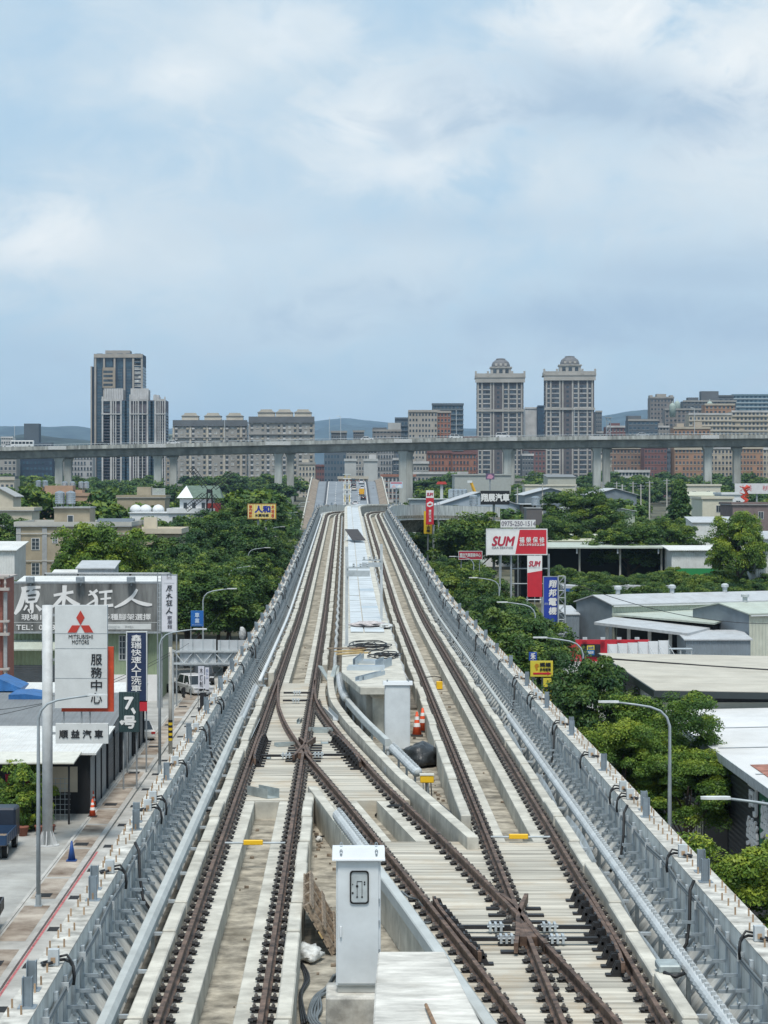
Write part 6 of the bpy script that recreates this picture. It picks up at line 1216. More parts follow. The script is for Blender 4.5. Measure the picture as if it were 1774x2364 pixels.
# ---- right side
ROOFB = mat('beige_membrane_roof', (.47, .445, .38), .85, var=.08, scale=.6, dirt=.2)
t = thing('black_showroom', 'large black building with a beige sloping roof, nearest on the right', 'building', (16.25, 117, 0)); m = MB(); m.prism([(0, 0), (26, 0), (26, 6.95), (0, 7.4)], 0, 25, 1); m.build('wall', DARKC, t)
m = MB(); m.prism([(-.4, 7.42), (26.5, 6.95), (26.5, 7.1), (-.4, 7.57)], -.5, 25.4, 1); m.build('roof', ROOFB, t); m = MB(); m.prism([(-.46, 7.2), (26.5, 6.73), (26.5, 7.07), (-.46, 7.54)], -.58, -.502, 1); m.box(-.48, -.402, -.5, 25.4, 7.18, 7.56); m.build('fascia', paint((.03, .04, .042), .5), t); m = MB(); m.box(-.07, 26, -.1, -.003, 6.5, 6.9); m.build('white_band', paint((.58, .55, .46)), t)
m = MB()
for k in range(5): m.tube([(-.08, 7 - k * 1.05, 6.2), (-.16, 6.7 - k * 1.05, 7.1), (-.16, 6.4 - k * 1.05, 7.1), (-.08, 6.1 - k * 1.05, 6.2)], .06, 5)
m.build('lettering', WHT_P, t); m = MB(); m.tube([(-.3, 20, 7.62), (5, 16, 7.5), (12, 11, 7.4), (26, 6, 7.15)], .05, 5); m.build('roof_cable', CABLE, t)
m = MB(); [m.prism([(.2, 7.55), (26, 7.1), (26, 7.115), (.2, 7.565)], q, q + .05, 1) for q in (4, 8.2, 12.5, 17, 21)]; m.build('roof_seam', mat('seam_beige', (.40, .38, .33), .9), t)
t = thing('dark_shop', 'dark corrugated shop with a white roof and large white characters on its side, right edge', 'building', (16.25, 60, 0)); m = MB(); m.prism([(0, 0), (22, 0), (22, 6.9), (0, 6.45)], 0, 56, 1); m.build('wall', DARKC, t)
m = MB(); m.prism([(-.3, 6.46), (22.3, 6.93), (22.3, 7.05), (-.3, 6.58)], -.3, 56.1, 1); m.build('roof', mat('white_membrane', (.64, .64, .63), .6, var=.08, scale=.4, dirt=.25), t); m = MB(); m.box(-.34, -.302, -.3, 56.1, 6.25, 6.62); m.build('eave_trim', GALV_L, t)
m = MB(); [m.prism([(0, 6.6), (22, 7.06), (22, 7.075), (0, 6.615)], q, q + .16, 1) for q in (20, 30, 39, 47)] ; m.build('roof_seam', STEEL, t); m = MB(); m.prism([(.3, 6.61), (2.6, 6.66), (2.6, 6.675), (.3, 6.625)], 24, 33, 1); m.build('rust_patch', mat('rust_sheet', (.33, .15, .11), .8, var=.3), t)
m = MB(); m.box(-.03, -.002, 36.5, 42.5, 0, 3.9); m.build('doorway', DARKW, t); m = MB(); [m.box(-.05, -.031, 43 + .7 * k, 43.35 + .7 * k, .8, 3.2) for k in range(8)]; m.build('louvre', CRM, t)  # doorway is a flat near-black panel, its unlit inside painted as colour
def side_text(mb, ch, y0, y1, z0, z1, x=-.06):
    q = MB(); letters(q, ch, -1, 0, 1, 1, y=0, bold=.03, depth=.08)
    for v_ in q.v: mb.v.append((x + v_[1], y1 - (v_[0] + 1) / 2 * (y1 - y0), z0 + v_[2] * (z1 - z0)))
    o = len(mb.v) - len(q.v)
    for f_ in q.f: mb.f.append(tuple(i + o for i in f_)); mb.m.append(0)
m = MB(); side_text(m, '可', 29.0, 31.0, 5.0, 6.2); side_text(m, '樂', 29.0, 31.4, 3.6, 4.8); m.build('lettering', WHT_P, t); m = MB(); m.box(-.12, -.004, 24.5, 28.6, 4.0, 6.2); sg = m.build('side_sign', paint((.02, .14, .07)), t); m = MB(); side_text(m, '樂', 25.6, 27.9, 4.4, 5.9, -.125); m.build('lettering', WHT_P, sg)
# grey factory: long gabled buildings whose gable ends face the street
PGW = corr('pale_green_wall', (.44, .49, .41), .4)
def turned(name, label, px0, Y, W, depth, h, rise, wall, roof, end_wall, th=25):
    "gabled building turned by th degrees, its left front corner at pixel px0, distance Y"
    c_, s_ = math.cos(R(th)), math.sin(R(th)); t = thing(name, label, 'building', (X_(px0, Y) + W / 2 * c_, Y + W / 2 * s_, 0), R(th)); a = W / 2
    m = MB(); m.box(-a, a, 0, depth, 0, h); m.build('wall', wall, t); m = MB(); m.prism([(0, 0), (depth, 0), (depth, h), (depth / 2, h + rise), (0, h)], -a - .05, -a - .003, 0); m.build('gable_wall', end_wall, t); k = rise / (depth / 2)
    for q in (-1, 1): m = MB(); d2 = depth / 2; m.prism([(d2, h + rise + .01), (d2 + q * (d2 + .3), h - .3 * k + .01), (d2 + q * (d2 + .3), h - .3 * k + .12), (d2, h + rise + .12)], -a - .25, a + .2, 0); m.build('roof', roof, t)
    m = MB(); m.box(-a, a, -.36, -.22, h - .22, h - .08); m.build('gutter', GREYP, t)
    for q in np.arange(-a + 3, a - 2, 7): m = MB(); m.lathe([(.25, 0), (.25, .5), (.42, .55), (.42, .8), (.2, .95)], (q, depth / 2, h + rise + .1), 10); m.build('roof_vent', GALV_L, t)
    return t
t = turned('grey_factory', 'long blue-grey factory with pale roof, its gable end facing the lattice tower', 1414, 244, 42, 7.4, 5.3, .8, PGW, ALUR, GRW)
t = turned('factory_annex', 'factory annex with a blue-grey gable end and cream long wall, at the right edge', 1730, 228, 26, 10, 5.2, .8, corr('cream_corrugated', (.52, .53, .44), .4), PGR, GRW)
def slabpoly(pts, th):
    m = MB(); n = len(pts); m.add([p for p in pts] + [p - Vector((0, 0, th)) for p in pts], [tuple(range(n)), tuple(range(2 * n - 1, n - 1, -1))] + [(i, (i + 1) % n, n + (i + 1) % n, n + i) for i in range(n)]); return m
t = thing('factory_hall', 'low factory hall between the two gabled buildings, pale green roof over a dark open front', 'building')
A_, B_, C_ = px(1413, 1417, 243.4), px(1790, 1392, 258), px(1650, 1438, 229.5)
slabpoly([A_, B_, C_], .18).build('roof', PGR, t)
cen = (A_ + B_ + C_) / 3; inn = [Vector((p.x + (cen.x - p.x) * .06, p.y + (cen.y - p.y) * .06, 3.9)) for p in (A_, B_, C_)]; slabpoly(inn, 3.9).build('wall', BLKW, t)  # solid near-black block: shade behind the open front put into its colour
slabpoly([px(1372, 1436, 238), px(1418, 1424, 243), px(1640, 1449, 230.4), px(1588, 1462, 226)], .28).build('canopy', ALUR, t)
for x, Y in ((1402, 238.5), (1452, 236), (1500, 233.5), (1548, 231)): p = px(x, 1460, Y); m = MB(); m.box(p.x - .16, p.x + .16, p.y - .15, p.y + .15, 0, 3.25); m.build('column', GREYP, t)
for x, Y in ((1425, 240), (1475, 238), (1525, 235)): p = px(x, 1470, Y - 2.2); m = MB(); m.box(p.x - .6, p.x + .6, p.y - .02, p.y + .02, .6, 2.0); m.build('window_panel', WING, t)
house('grey_lean_to', 'low blue-grey lean-to in front of the factory annex', X_(1577, 226), X_(1725, 226), 224, 6, Z_(1478, 224), GRW, 'shed', ALUR, .2, .5); house('grey_lean_to', 'small blue-grey block left of the factory gable, behind the lattice tower', X_(1305, 248), X_(1338, 248), 248, 10, Z_(1422, 248), GRW, 'shed', ALUR, .1, .4)
t = thing('boundary_wall', 'white panel boundary wall with dark posts in front of the factory annex', 'wall', (X_(1612, 214), 214, 0)); m = MB(); m.box(0, 9, 0, .15, 0, Z_(1520, 214)); m.build('panel', paint((.58, .6, .6)), t); m = MB(); [m.box(k * 1.5 - .1, k * 1.5 + .1, -.06, -.002, 0, Z_(1518, 214)) for k in range(7)]; m.build('post', BLKW, t); m = MB(); m.box(-.1, 9.1, -.15, .3, Z_(1520, 214) + .003, Z_(1517, 214)); m.build('coping', STEEL, t)
house('white_fence_shed', 'low white corrugated shed with a mossy roof edge, below the boundary wall', X_(1690, 206), X_(1800, 206), 206, 5, Z_(1545, 206), WHC, 'flat', PGR, .2)
# open black shed, white shed
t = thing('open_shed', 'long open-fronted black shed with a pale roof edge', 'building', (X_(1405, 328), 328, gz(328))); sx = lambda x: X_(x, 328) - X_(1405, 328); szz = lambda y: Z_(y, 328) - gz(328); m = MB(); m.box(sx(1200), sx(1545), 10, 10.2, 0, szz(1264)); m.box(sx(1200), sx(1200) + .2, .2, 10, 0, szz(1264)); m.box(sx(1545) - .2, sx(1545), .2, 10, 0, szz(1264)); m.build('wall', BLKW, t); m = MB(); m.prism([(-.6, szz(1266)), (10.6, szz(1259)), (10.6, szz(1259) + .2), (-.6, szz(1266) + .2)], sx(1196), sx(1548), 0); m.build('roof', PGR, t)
for x in (1332, 1426, 1520): m = MB(); m.box(sx(x) - .1, sx(x) + .1, -.3, -.1, szz(1278), szz(1266)); m.build('bracket', GALV_L, t)
for x in (1250, 1340, 1434, 1530): m = MB(); m.tube([(sx(x), 1, 0), (sx(x), 1, szz(1266))], .15, 8); m.build('post', CONC, t)
t = house('white_site_office', 'white corrugated shed with two barred windows, right of the black shed', X_(1551, 322), X_(1741, 322), 322, 7, Z_(1271, 322) - gz(322), WHC, 'shed', WHC, .5, .4); [win(t, a, a + 1.1, 3.1, 4.0, 0, 4, 1) for a in (-3.4, 2.8)]; m = MB(); m.box(-2.0, -1.3, -.4, -.003, 3.75, 4.1); m.build('air_conditioner', GREYP, t)
sign('green_fence', 'green hoarding fence below the white shed', 1560, 1312, 1742, 1330, 316, paint((.03, .24, .08)), depth=.08, cat='fence'); sign('roof_strip', 'long pale roof strip with blue edge behind the low trees', 1300, 1352, 1560, 1366, 290, ALUR, [('rect', 0, .45, .4, .95, paint((.03, .10, .30)))], depth=4.0, cat='roof', base=0.6)
# mid-distance halls
t = house('blue_grey_hall', 'wide blue-grey gabled hall beneath the black sign', X_(1010, 440), X_(1205, 440), 440, 26, Z_(1168, 440) - gz(440), mat('hall_blue_grey', (.36, .42, .48), .6, var=.06, scale=.5), 'gable_x', ALUR, .4, 2.6); m = MB(); m.box(-8.1, 8.1, -.06, -.003, 0, Z_(1193, 440) - gz(440)); m.build('lower_wall', WV, t)
t = house('open_garage', 'brown open garage with a white roof at the end of the blue-grey hall', X_(1208, 432), X_(1238, 432), 432, 12, Z_(1165, 432) - gz(432), paint((.10, .075, .06)), 'flat', ALUR, .6); t = house('brick_store', 'small grey and brick block with a steel tank on top', X_(1216, 360), X_(1252, 360), 360, 6, Z_(1174, 360) - gz(360), paint((.13, .12, .12)), 'flat', GREYTILE, .1); m = MB(); m.box(-.8, .8, -.05, -.002, 3.5, 5.2); m.build('brick_panel', mat('brick_panel', (.30, .16, .115), .9, var=.2, scale=4), t)
tank('steel tank on the small grey and brick block', X_(1238, 362), 363, Z_(1172, 362), .65, 1.3); tank('steel tank in front of the blue-grey hall, on a pale roof', X_(1095, 410), 412, Z_(1170, 410), .75, 1.6); t = house('pale_store', 'low pale store with tank in front of the blue-grey hall', X_(1084, 410), X_(1122, 410), 409, 7, Z_(1172, 410) - gz(410), paint((.5, .54, .5)), 'flat', GREYTILE, .2)
for k, x in enumerate((1044, 1055, 1065, 1075)): tank('white tank in the row on the roof left of the crane', X_(x, 470), 474, Z_(1153, 470), .6, 1.6, group='tanks left of the crane')
house('workshop_canopy', 'low workshop with a pale canopy left of the blue-grey hall', X_(948, 470), X_(1090, 470), 470, 10, Z_(1153, 470) - gz(470), paint((.3, .34, .35)), 'flat', paint((.55, .6, .58)), .4)
t = thing('crane', 'yellow crane boom rising behind the blue-grey hall', 'crane', (X_(1104, 480), 482, gz(480))); m = MB(); z0 = Z_(1150, 480) - gz(480); z1 = Z_(1113, 480) - gz(480); m.box(-.9, .9, -1, 3, 0, 2.4); m.build('carrier', YELP, t); m = MB(); m.tube([(0, 0, 2.4), (0, 0, 4), (-.1, 0, z0), (X_(1089, 480) - X_(1104, 480), 0, z1)], [.4, .4, .36, .3], 4); m.build('boom', paint((.65, .36, .03)), t); m = MB(); m.cbox((X_(1086, 480) - X_(1104, 480), 0, z1 + .1), (1.0, .6, .5)); m.build('boom_head', GREYP, t)
H2 = [('grey_hall', 'pale grey gabled hall right of the black sign, behind trees', 1212, 1331, 560, 1143, 1127, 30, GRW, ALUR), ('grey_hall', 'blue-grey gabled hall with a light side wall, centre right', 1372, 1470, 520, 1142, 1128, 26, GRW, ALUR), ('long_hall', 'long low hall with a pale green wall and white roof, centre right', 1292, 1466, 445, 1180, 1165, 22, corr('pale_green_wall', (.44, .49, .41), .4), ALUR)]
for nm, lab, x0, x1, Y, ye, yr, d, wm, rm in H2: house(nm, lab, X_(x0, Y), X_(x1, Y), Y, d, Z_(ye, Y) - gz(Y), wm, 'gable_x', rm, .4, (ye - yr) * Y / F)
for nm, lab, x0, x1, Y, yt, d, wm, rm, rf in (('cream_house', 'cream block with a small dark window right of the pointed tree', 1622, 1692, 440, 1152, 14, paint((.60, .58, .47), .8), CRM, 'flat'), ('cream_hall', 'cream roofed hall behind the pointed tree', 1582, 1664, 560, 1122, 12, paint((.58, .56, .47), .8), CRM, 'flat'), ('olive_hall', 'low olive roofed hall left of the cream block', 1592, 1668, 500, 1145, 12, paint((.42, .44, .33), .8), paint((.5, .5, .38)), 'shed'), ('mauve_house', 'mauve-grey tiled house at the right edge with a red dragon on top', 1692, 1790, 420, 1166, 14, mat('mauve_tile', (.20, .155, .15), .85, var=.12, scale=1), GREYTILE, 'flat'), ('white_low_house', 'white low house between the cream block and the mauve house', 1668, 1720, 470, 1142, 10, WV, WV, 'flat'), ('grey_store', 'grey long store roof among the trees, right', 1265, 1330, 650, 1102, 14, paint((.42, .42, .36)), GRC, 'shed'), ('cream_store', 'cream low wall and roof beneath the right twin tower', 1213, 1330, 630, 1122, 10, paint((.58, .56, .47)), CRM, 'flat'), ('white_strip_house', 'low white metal roofs among the trees at the far right', 1600, 1700, 380, 1207, 8, WHC, ALUR, 'shed'), ('white_strip_house', 'low white metal roof at the right edge by the round bright tree', 1745, 1800, 300, 1245, 8, WHC, ALUR, 'shed'), ('pale_yellow_shed', 'pale yellow roofed shed behind the white and red billboard', 1262, 1400, 345, 1250, 10, paint((.5, .5, .42)), paint((.55, .56, .44)), 'shed'), ('white_container', 'white container office by the green fence beyond the viaduct', 955, 992, 440, 1190, 8, WHC, WHC, 'flat'), ('long_roof', 'long low grey roof under the left twin tower', 1050, 1180, 680, 1098, 16, paint((.36, .38, .36)), GRC, 'flat')):
    t = house(nm, lab, X_(x0, Y), X_(x1, Y), Y, d, Z_(yt, Y) - gz(Y), wm, rf, rm, .25, .8, parapet=.35 if rf == 'flat' else 0)
    if nm in ('mauve_house', 'cream_house', 'white_low_house', 'cream_hall'):
        hz = Z_(yt, Y) - gz(Y); W = X_(x1, Y) - X_(x0, Y); [win(t, -W / 2 + W * f, -W / 2 + W * f + 1.0, hz - 2.6, hz - 1.2, 0, 2, 1) for f in ((.45,) if nm == 'cream_house' else (.2, .6))]
t = thing('dragon_figure', 'red dragon figure on the roof of the mauve house', 'figure', (X_(1721, 422), 423, Z_(1166, 420) + .3)); m = MB(); m.tube([(0, 0, 0), (.5, 0, .6), (-.4, .2, 1.2), (.5, 0, 1.8), (0, -.2, 2.6), (.5, -.3, 3.1), (1.0, -.3, 2.9)], [.3, .4, .4, .35, .3, .4, .15], 8); [m.tube([(0, 0, 1 + k * .6), (.9 * (-1) ** k, 0, 1.4 + k * .6)], [.15, .04], 5) for k in range(4)]; m.build('dragon_body', paint((.55, .06, .03)), t, smooth=True)
sign('pale_billboard', 'pale billboard with red script at the right edge before the highway', 1697, 1116, 1800, 1140, 520, paint((.62, .62, .63)), [('大美', .12, .15, .38, .75, paint((.5, .06, .08)), dict(bold=0)), ('桃園', .62, .2, .95, .7, paint((.5, .1, .12)), dict(bold=0))], posts=(.1, .5, .9), pr=.2); sign('picture_billboard', 'small far billboard with a pink and blue picture, right of the road ramp', 901, 1112, 930, 1127, 640, paint((.5, .6, .7)), [('rect', .05, .1, .95, .3, paint((.55, .12, .15))), ('poly', 0, 0, 0, 0, paint((.65, .45, .45)), dict(pts=[(.1, .9), (.3, .4), (.5, .9)])), ('poly', 0, 0, 0, 0, WHT_P, dict(pts=[(.5, .9), (.75, .45), (.95, .9)]))], posts=(.5,), pr=.2); sign('round_picture_sign', 'far pink and dark picture sign below the left twin tower', 1122, 1093, 1142, 1107, 640, paint((.12, .09, .16)), [('poly', 0, 0, 0, 0, paint((.5, .25, .35)), dict(pts=[(.1, .8), (.3, .2), (.6, .15), (.9, .5), (.7, .9)]))], posts=(.5,), pr=.2)
sign('green_hoarding', 'bright green hoarding at the bend of the viaduct', 915, 1194, 968, 1222, 400, paint((.05, .33, .05)), depth=.1, cat='hoarding')
t = thing('red_roof_shelter', 'small shelter with a red roof on a white mast, beyond the viaduct bend', 'shelter', (X_(1020, 600), 600, gz(600))); m = MB(); hz = Z_(1118, 600) - gz(600); m.tube([(0, 0, 0), (0, 0, hz)], .45, 6); m.build('post', GREYP, t); m = MB(); m.prism([(-1.4, hz), (1.4, hz), (1.0, hz + .7), (-1.0, hz + .7)], -1, 1, 1); m.build('roof', paint((.5, .06, .05)), t)
for k, (x, yt, Y) in enumerate(((740, 1, 0),) if False else ((1195, 1125, 560), (1253, 1115, 560), (1330, 1120, 540), (1390, 1112, 560), (1437, 1118, 540), (1462, 1112, 560), (1480, 1118, 560), (1500, 1110, 500), (1540, 1105, 560), (1424, 1112, 600), (625, 1140, 480))):
    t = thing('utility_pole', 'far grey utility pole with cross arms among the low roofs', 'pole', (X_(x, Y), Y, gz(Y)), group='far utility poles'); m = MB(); h = Z_(yt, Y) - gz(Y); m.tube([(0, 0, 0), (0, 0, h)], [.2, .14], 8); m.build('pole', CONC, t); m = MB(); m.box(-.9, .9, -.05, .05, h - .5, h - .36); m.box(-.7, .7, -.05, .05, h - 1.2, h - 1.08); m.build('cross_arm', STEEL, t)
for k, (x, yt, Y, s_) in enumerate(((1036, 1170, 440, 1), (1040, 1185, 440, .8), (970, 1178, 470, .6))):
    t = thing('palm_tree', ('tall palm with feathery crown before the blue-grey hall', 'shorter palm beside the tall one before the blue-grey hall', 'small far palm by the bend of the viaduct')[k], 'palm', (X_(x, Y), Y - 6 + k, gz(Y))); h = Z_(yt, Y) - gz(Y); m = MB(); m.tube([(0, 0, 0), (.1, 0, h * .5), (0, 0, h)], [.2, .15, .12], 8); m.build('trunk', BARK, t); m = MB()
    for q in range(16):
        a = q * 2.4; el = .9 - .11 * q; prev = None
        for j in range(7):
            u = j / 6; r = 2.3 * s_ * u * math.cos(el * (1 - u * .6)); z = h + 2.0 * s_ * (u * math.sin(el) - .75 * u * u); p = Vector((r * math.cos(a), r * math.sin(a), z))
            if prev is not None:
                side = Vector((-math.sin(a), math.cos(a), 0)) * (.42 * s_ * math.sin(math.pi * min(u + .15, 1)))
                m.add([prev + side * .9 + Vector((0, 0, -.2)), prev, p, p + side + Vector((0, 0, -.25))], [(0, 1, 2, 3)]); m.add([prev - side * .9 + Vector((0, 0, -.2)), prev, p, p - side + Vector((0, 0, -.25))], [(0, 1, 2, 3)])
            prev = p
    m.build('fronds', LEAF_D, t)

# overhead wires on the left
for k, (p0, p1, sag, lab) in enumerate(((px(-20, 1404 + 250, 130), px(394, 1506, 153), .5, 'thin black wire crossing the grey shop roof, the lower one'), (px(-20, 1640, 128), px(394, 1512, 153), .7, 'thin black wire crossing the blue tarpaulins, the upper one'), (px(394, 1510, 153), px(560, 1330, 255), 1.2, 'thin wire running from the striped pole into the left street trees'), (px(625, 1142, 480), px(690, 1190, 330), 1.0, 'thin wire sagging from the far pole by the yellow billboard'), (px(1294, 1335, 199.5), px(1780, 1440, 225), 1.0, 'thin wire from the lattice tower to the grey factory'))):
    t = thing('overhead_wire', lab, 'wire'); m = MB(); m.tube([p0.lerp(p1, u_) - Vector((0, 0, sag * 4 * u_ * (1 - u_))) for u_ in np.linspace(0, 1, 14)], .018 if k < 3 else .03, 4); m.build('wire_strand', CABLE, t)
# ================================================================== road ramp beyond the bend
def ramp_z(Y): return 11.05 + .072 * (Y - 777) if Y < 893 else 19.4 + .036 * (Y - 893) - .00048 * (Y - 893) ** 2
def ramp_Y(y):
    lo, hi = 640, 900
    for _ in range(40):
        mid = (lo + hi) / 2
        if VY + F * (CZ - ramp_z(mid)) / mid > y: lo = mid
        else: hi = mid
    return lo
RY = list(np.arange(640, 1180, 12.0)); RX = .6
def ribbon(name, mt, sec, parent, ys=RY, f=None, **k):
    m = MB(); n = len(sec); vs = []; fs = []
    for y in ys: vs += [(RX + x, y, ramp_z(y) + z) for x, z in sec]
    for i in range(len(ys) - 1):
        for q in range(n): fs.append((i * n + q, i * n + (q + 1) % n, (i + 1) * n + (q + 1) % n, (i + 1) * n + q))
    fs += [tuple(range(n))[::-1], tuple((len(ys) - 1) * n + q for q in range(n))]; m.add(vs, fs); return m.build(name, mt, parent, **k)
ramp = thing('road_flyover', 'grey road flyover climbing away between brown side walls beyond the viaduct bend', 'flyover')
ASPH_L = mat('asphalt_pale', (.20, .225, .25), .9, var=.1, scale=.15, dirt=.1)
ribbon('deck', ASPH_L, [(-11.2, 0), (11.2, 0), (11.2, -1.6), (-11.2, -1.6)], ramp)
BRN = mat('brown_wall', (.25, .205, .16), .9, var=.2, scale=.4, dirt=.3)
for s in (-1, 1):
    ribbon('side_wall', BRN, [(s * 11.22, -2), (s * 11.22, .35), (s * 13.7, 1.3), (s * 13.7, -2)], ramp); ribbon('parapet', CONC_L, [(s * 13.72, -2), (s * 13.72, 2.0), (s * 14.1, 2.0), (s * 14.1, -2)], ramp)
    ribbon('divider', mat('divider_dark', (.05, .055, .065), .8), [(s * 7.55, .01), (s * 7.55, .55), (s * 8.05, .55), (s * 8.05, .01)], ramp)
    for x in (s * 7.2, s * 1.2): ribbon('edge_line', WHT, [(x - .12, .005), (x + .12, .005), (x + .12, .012), (x - .12, .012)], ramp)
m = MB(); y = 650
dm = MB(); dm.box(-.1, .1, 0, 4, .004, .012); dash = dm.data('lane_dash', [WHT])
Ms = []
for k in range(22):
    for s in (-1, 1): yy = 660 + k * 11; Ms.append(Matrix.Translation((RX + s * 4.2, yy, ramp_z(yy))) @ Matrix.Rotation(math.atan(.072), 4, 'X'))
scatter('lane_dash', dash, ramp, Ms)
ribbon('median', CONC_L, [(-.9, .01), (-.9, .7), (-.5, .7), (-.5, .01)], ramp); ribbon('median', CONC_L, [(.5, .01), (.5, .7), (.9, .7), (.9, .01)], ramp)
for k, Y in enumerate((790, 812, 842, 868, 893)):
    t = thing('median_machine', ('yellow and grey construction frame on the flyover median, nearest', 'yellow construction frame on the flyover median, second', 'grey construction frame on the flyover median, third', 'yellow construction frame on the flyover median, fourth', 'construction frame at the crest of the flyover median')[k], 'machine', (RX, Y, ramp_z(Y))); m = MB()
    for x in (-.8, .8): m.tube([(x, 0, 0), (x, 0, 3.0)], .12, 5); m.tube([(x, 3, 0), (x, 3, 3.2)], .12, 5)
    m.build('frame', YELP if k % 2 == 0 else GREYP, t); m = MB(); m.box(-1.6, 1.6, -.3, 3.3, 3.2, 3.5); m.build('top', GREYP if k % 2 else paint((.5, .55, .55)), t)
def rcar(lab, x, y, c, kind='sedan', rz=math.pi, **k):
    Y = ramp_Y(y); t = car(lab, (X_(x, Y), Y, ramp_z(Y) + .02), rz, c, kind, name='car', **k); return t
rcar('black car driving up the flyover, nearest of the queue', 839, 1154, (.012, .012, .014), 'suv'); rcar('white car behind the viaduct edge at the foot of the flyover', 820.5, 1166, (.68, .68, .68)); rcar('white car in front of the yellow truck on the flyover', 836.5, 1130, (.66, .66, .66)); rcar('dark car on the inner lane of the flyover', 816.5, 1124, (.03, .035, .045), 'suv'); rcar('white van near the crest of the flyover', 834.5, 1117, (.6, .62, .63), 'van'); rcar('dark car at the crest of the flyover', 816.5, 1113.5, (.03, .035, .04)); rcar('small cream car behind the dark car on the flyover', 818, 1132, (.62, .58, .5))
t = rcar('yellow truck driving up the flyover behind the black car', 835.5, 1143, (.65, .33, .02), 'van', cat='truck'); t.name = 'delivery_truck'; m = MB(); m.box(-.95, .95, -.6, 2.4, .7, 2.3); m.build('cargo_box', paint((.68, .36, .02)), t)
Y = ramp_Y(1128); scooter('motor scooter on the slow lane of the flyover', (X_(862, Y), Y, ramp_z(Y) + .02), math.pi, (.5, .5, .52))
# ================================================================== elevated highway
HWY = [(-300, 1038), (0, 1031), (300, 1024.5), (600, 1018.5), (900, 1012.5), (1150, 1008), (1450, 1004.5), (1774, 1002), (2100, 1000)]
def hz_(x): return Z_(float(np.interp(x, [p[0] for p in HWY], [p[1] for p in HWY])), 1000)
hw = thing('elevated_highway', 'long grey elevated highway crossing the whole view on tall twin piers', 'highway')
HC = mat('highway_concrete', (.25, .265, .255), .9, var=.28, scale=.25, dirt=.5, stretch=(1, 1, .4)); HCL = mat('highway_parapet', (.39, .40, .375), .9, var=.35, scale=.5, dirt=.6, stretch=(1.5, 1, .25)); HP = mat('highway_pier', (.40, .42, .40), .9, var=.18, scale=.3, dirt=.25, stretch=(1.4, 1.4, .2))
piers = [137, 365, 643, 930, 1171, 1378, 1634, 1860, -60]; piers2 = [158, 401, 671, 945, 1180, 1400, 1701, 1900, -40]
xs = np.arange(-280, 2081, 20.0)
for Yc in (1000, 1024):
    for nm, mt_, sec in (('girder', HC, [(-3.2, -5.3), (3.2, -5.3), (4.2, -2.6), (6.3, -2.2), (6.3, -1.75), (-6.3, -1.75), (-6.3, -2.2), (-4.2, -2.6)]), ('parapet', HCL, [(-6.5, -2.0), (-6.32, -2.0), (-6.32, -.35), (-6.6, -.35)]), ('parapet', HCL, [(6.32, -2.0), (6.5, -2.0), (6.6, -.35), (6.32, -.35)])):
        m = MB(); n = len(sec); vs = []; fs = []
        for x in xs: vs += [(X_(x, 1000) , Yc + a, hz_(x) + b) for a, b in sec]
        for i in range(len(xs) - 1):
            for q in range(n): fs.append((i * n + q, i * n + (q + 1) % n, (i + 1) * n + (q + 1) % n, (i + 1) * n + q))
        fs += [tuple(range(n))[::-1], tuple((len(xs) - 1) * n + q for q in range(n))]; m.add(vs, fs); m.build(nm, mt_, hw)
m = MB(); m.tube([(X_(x, 1000), 993.3, hz_(x) + .25) for x in xs], .09, 4); m.build('hand_rail', GALV, hw)
m = MB(); m.tube([(0, 0, -.4), (0, 0, .25)], .07, 4); rp = m.data('rail_post', [GALV]); scatter('rail_post', rp, hw, [Matrix.Translation((X_(x, 1000), 993.3, hz_(x))) for x in np.arange(-40, 1820, 9.5)], 100)
for lst, Yc, w_ in ((piers, 1000, 3.3), (piers2, 1024, 3.2)):
    for x in lst:
        X0 = X_(x, Yc); zt_ = hz_(x) - 5.31; m = MB(); m.prism([(X0 - w_ / 2, gz(Yc) - 1), (X0 + w_ / 2, gz(Yc) - 1), (X0 + w_ / 2, zt_ - 2), (X0 + w_ / 2 + .9, zt_), (X0 - w_ / 2 - .9, zt_), (X0 - w_ / 2, zt_ - 2)], Yc - 2.2, Yc + 2.2, 1); m.build('pier', HP, hw, bevel=.25)
        if Yc == 1000: m = MB(); m.cbox((X0, 993.1, hz_(x) - 1.2), (8 if x != 643 else 11, .25, 1.6)); m.build('joint_cover', mat('joint_pale', (.50, .51, .50), .8, var=.15), hw)
for lab, x, c, kind, Yo in (('white car on the highway above the slab flats', 401, (.7, .7, .7), 'sedan', 996.5), ('white car on the highway in the middle, above the flyover', 848, (.7, .7, .7), 'sedan', 996.5), ('white off-road car on the highway, right of the middle', 1053, (.66, .68, .68), 'suv', 996.5), ('white van on the highway before the left twin tower', 1161, (.7, .7, .7), 'van', 996.5), ('dark car on the highway near the left tower', 236, (.03, .03, .035), 'sedan', 996.5), ('grey car on the highway between the twin towers and the right edge', 1484, (.4, .42, .44), 'sedan', 996.5), ('white car on the highway by the left edge', 22, (.68, .68, .68), 'sedan', 997)):
    car(lab, (X_(x, Yo), Yo, hz_(x) - .75), R(90), c, kind, name='car', s=1.25)
t = thing('bus', 'white bus on the highway at the left edge', 'bus', (X_(52, 997), 997.5, hz_(52) - .8)); m = MB(); m.box(-5, 5, -1.2, 1.2, .4, 3.2); m.build('body', paint((.66, .67, .66)), t, bevel=.15)
for k in range(6): m = MB(); m.box(-4.7 + k * 1.6, -3.4 + k * 1.6, -1.24, -1.201, 1.7, 2.7); m.build('window', GLASS, t)
for x in (-3.2, 3.2): m = MB(); m.tube([(x, -1.22, .5), (x, -.9, .5)], .5, 12); m.build('wheel', TYRE, t)
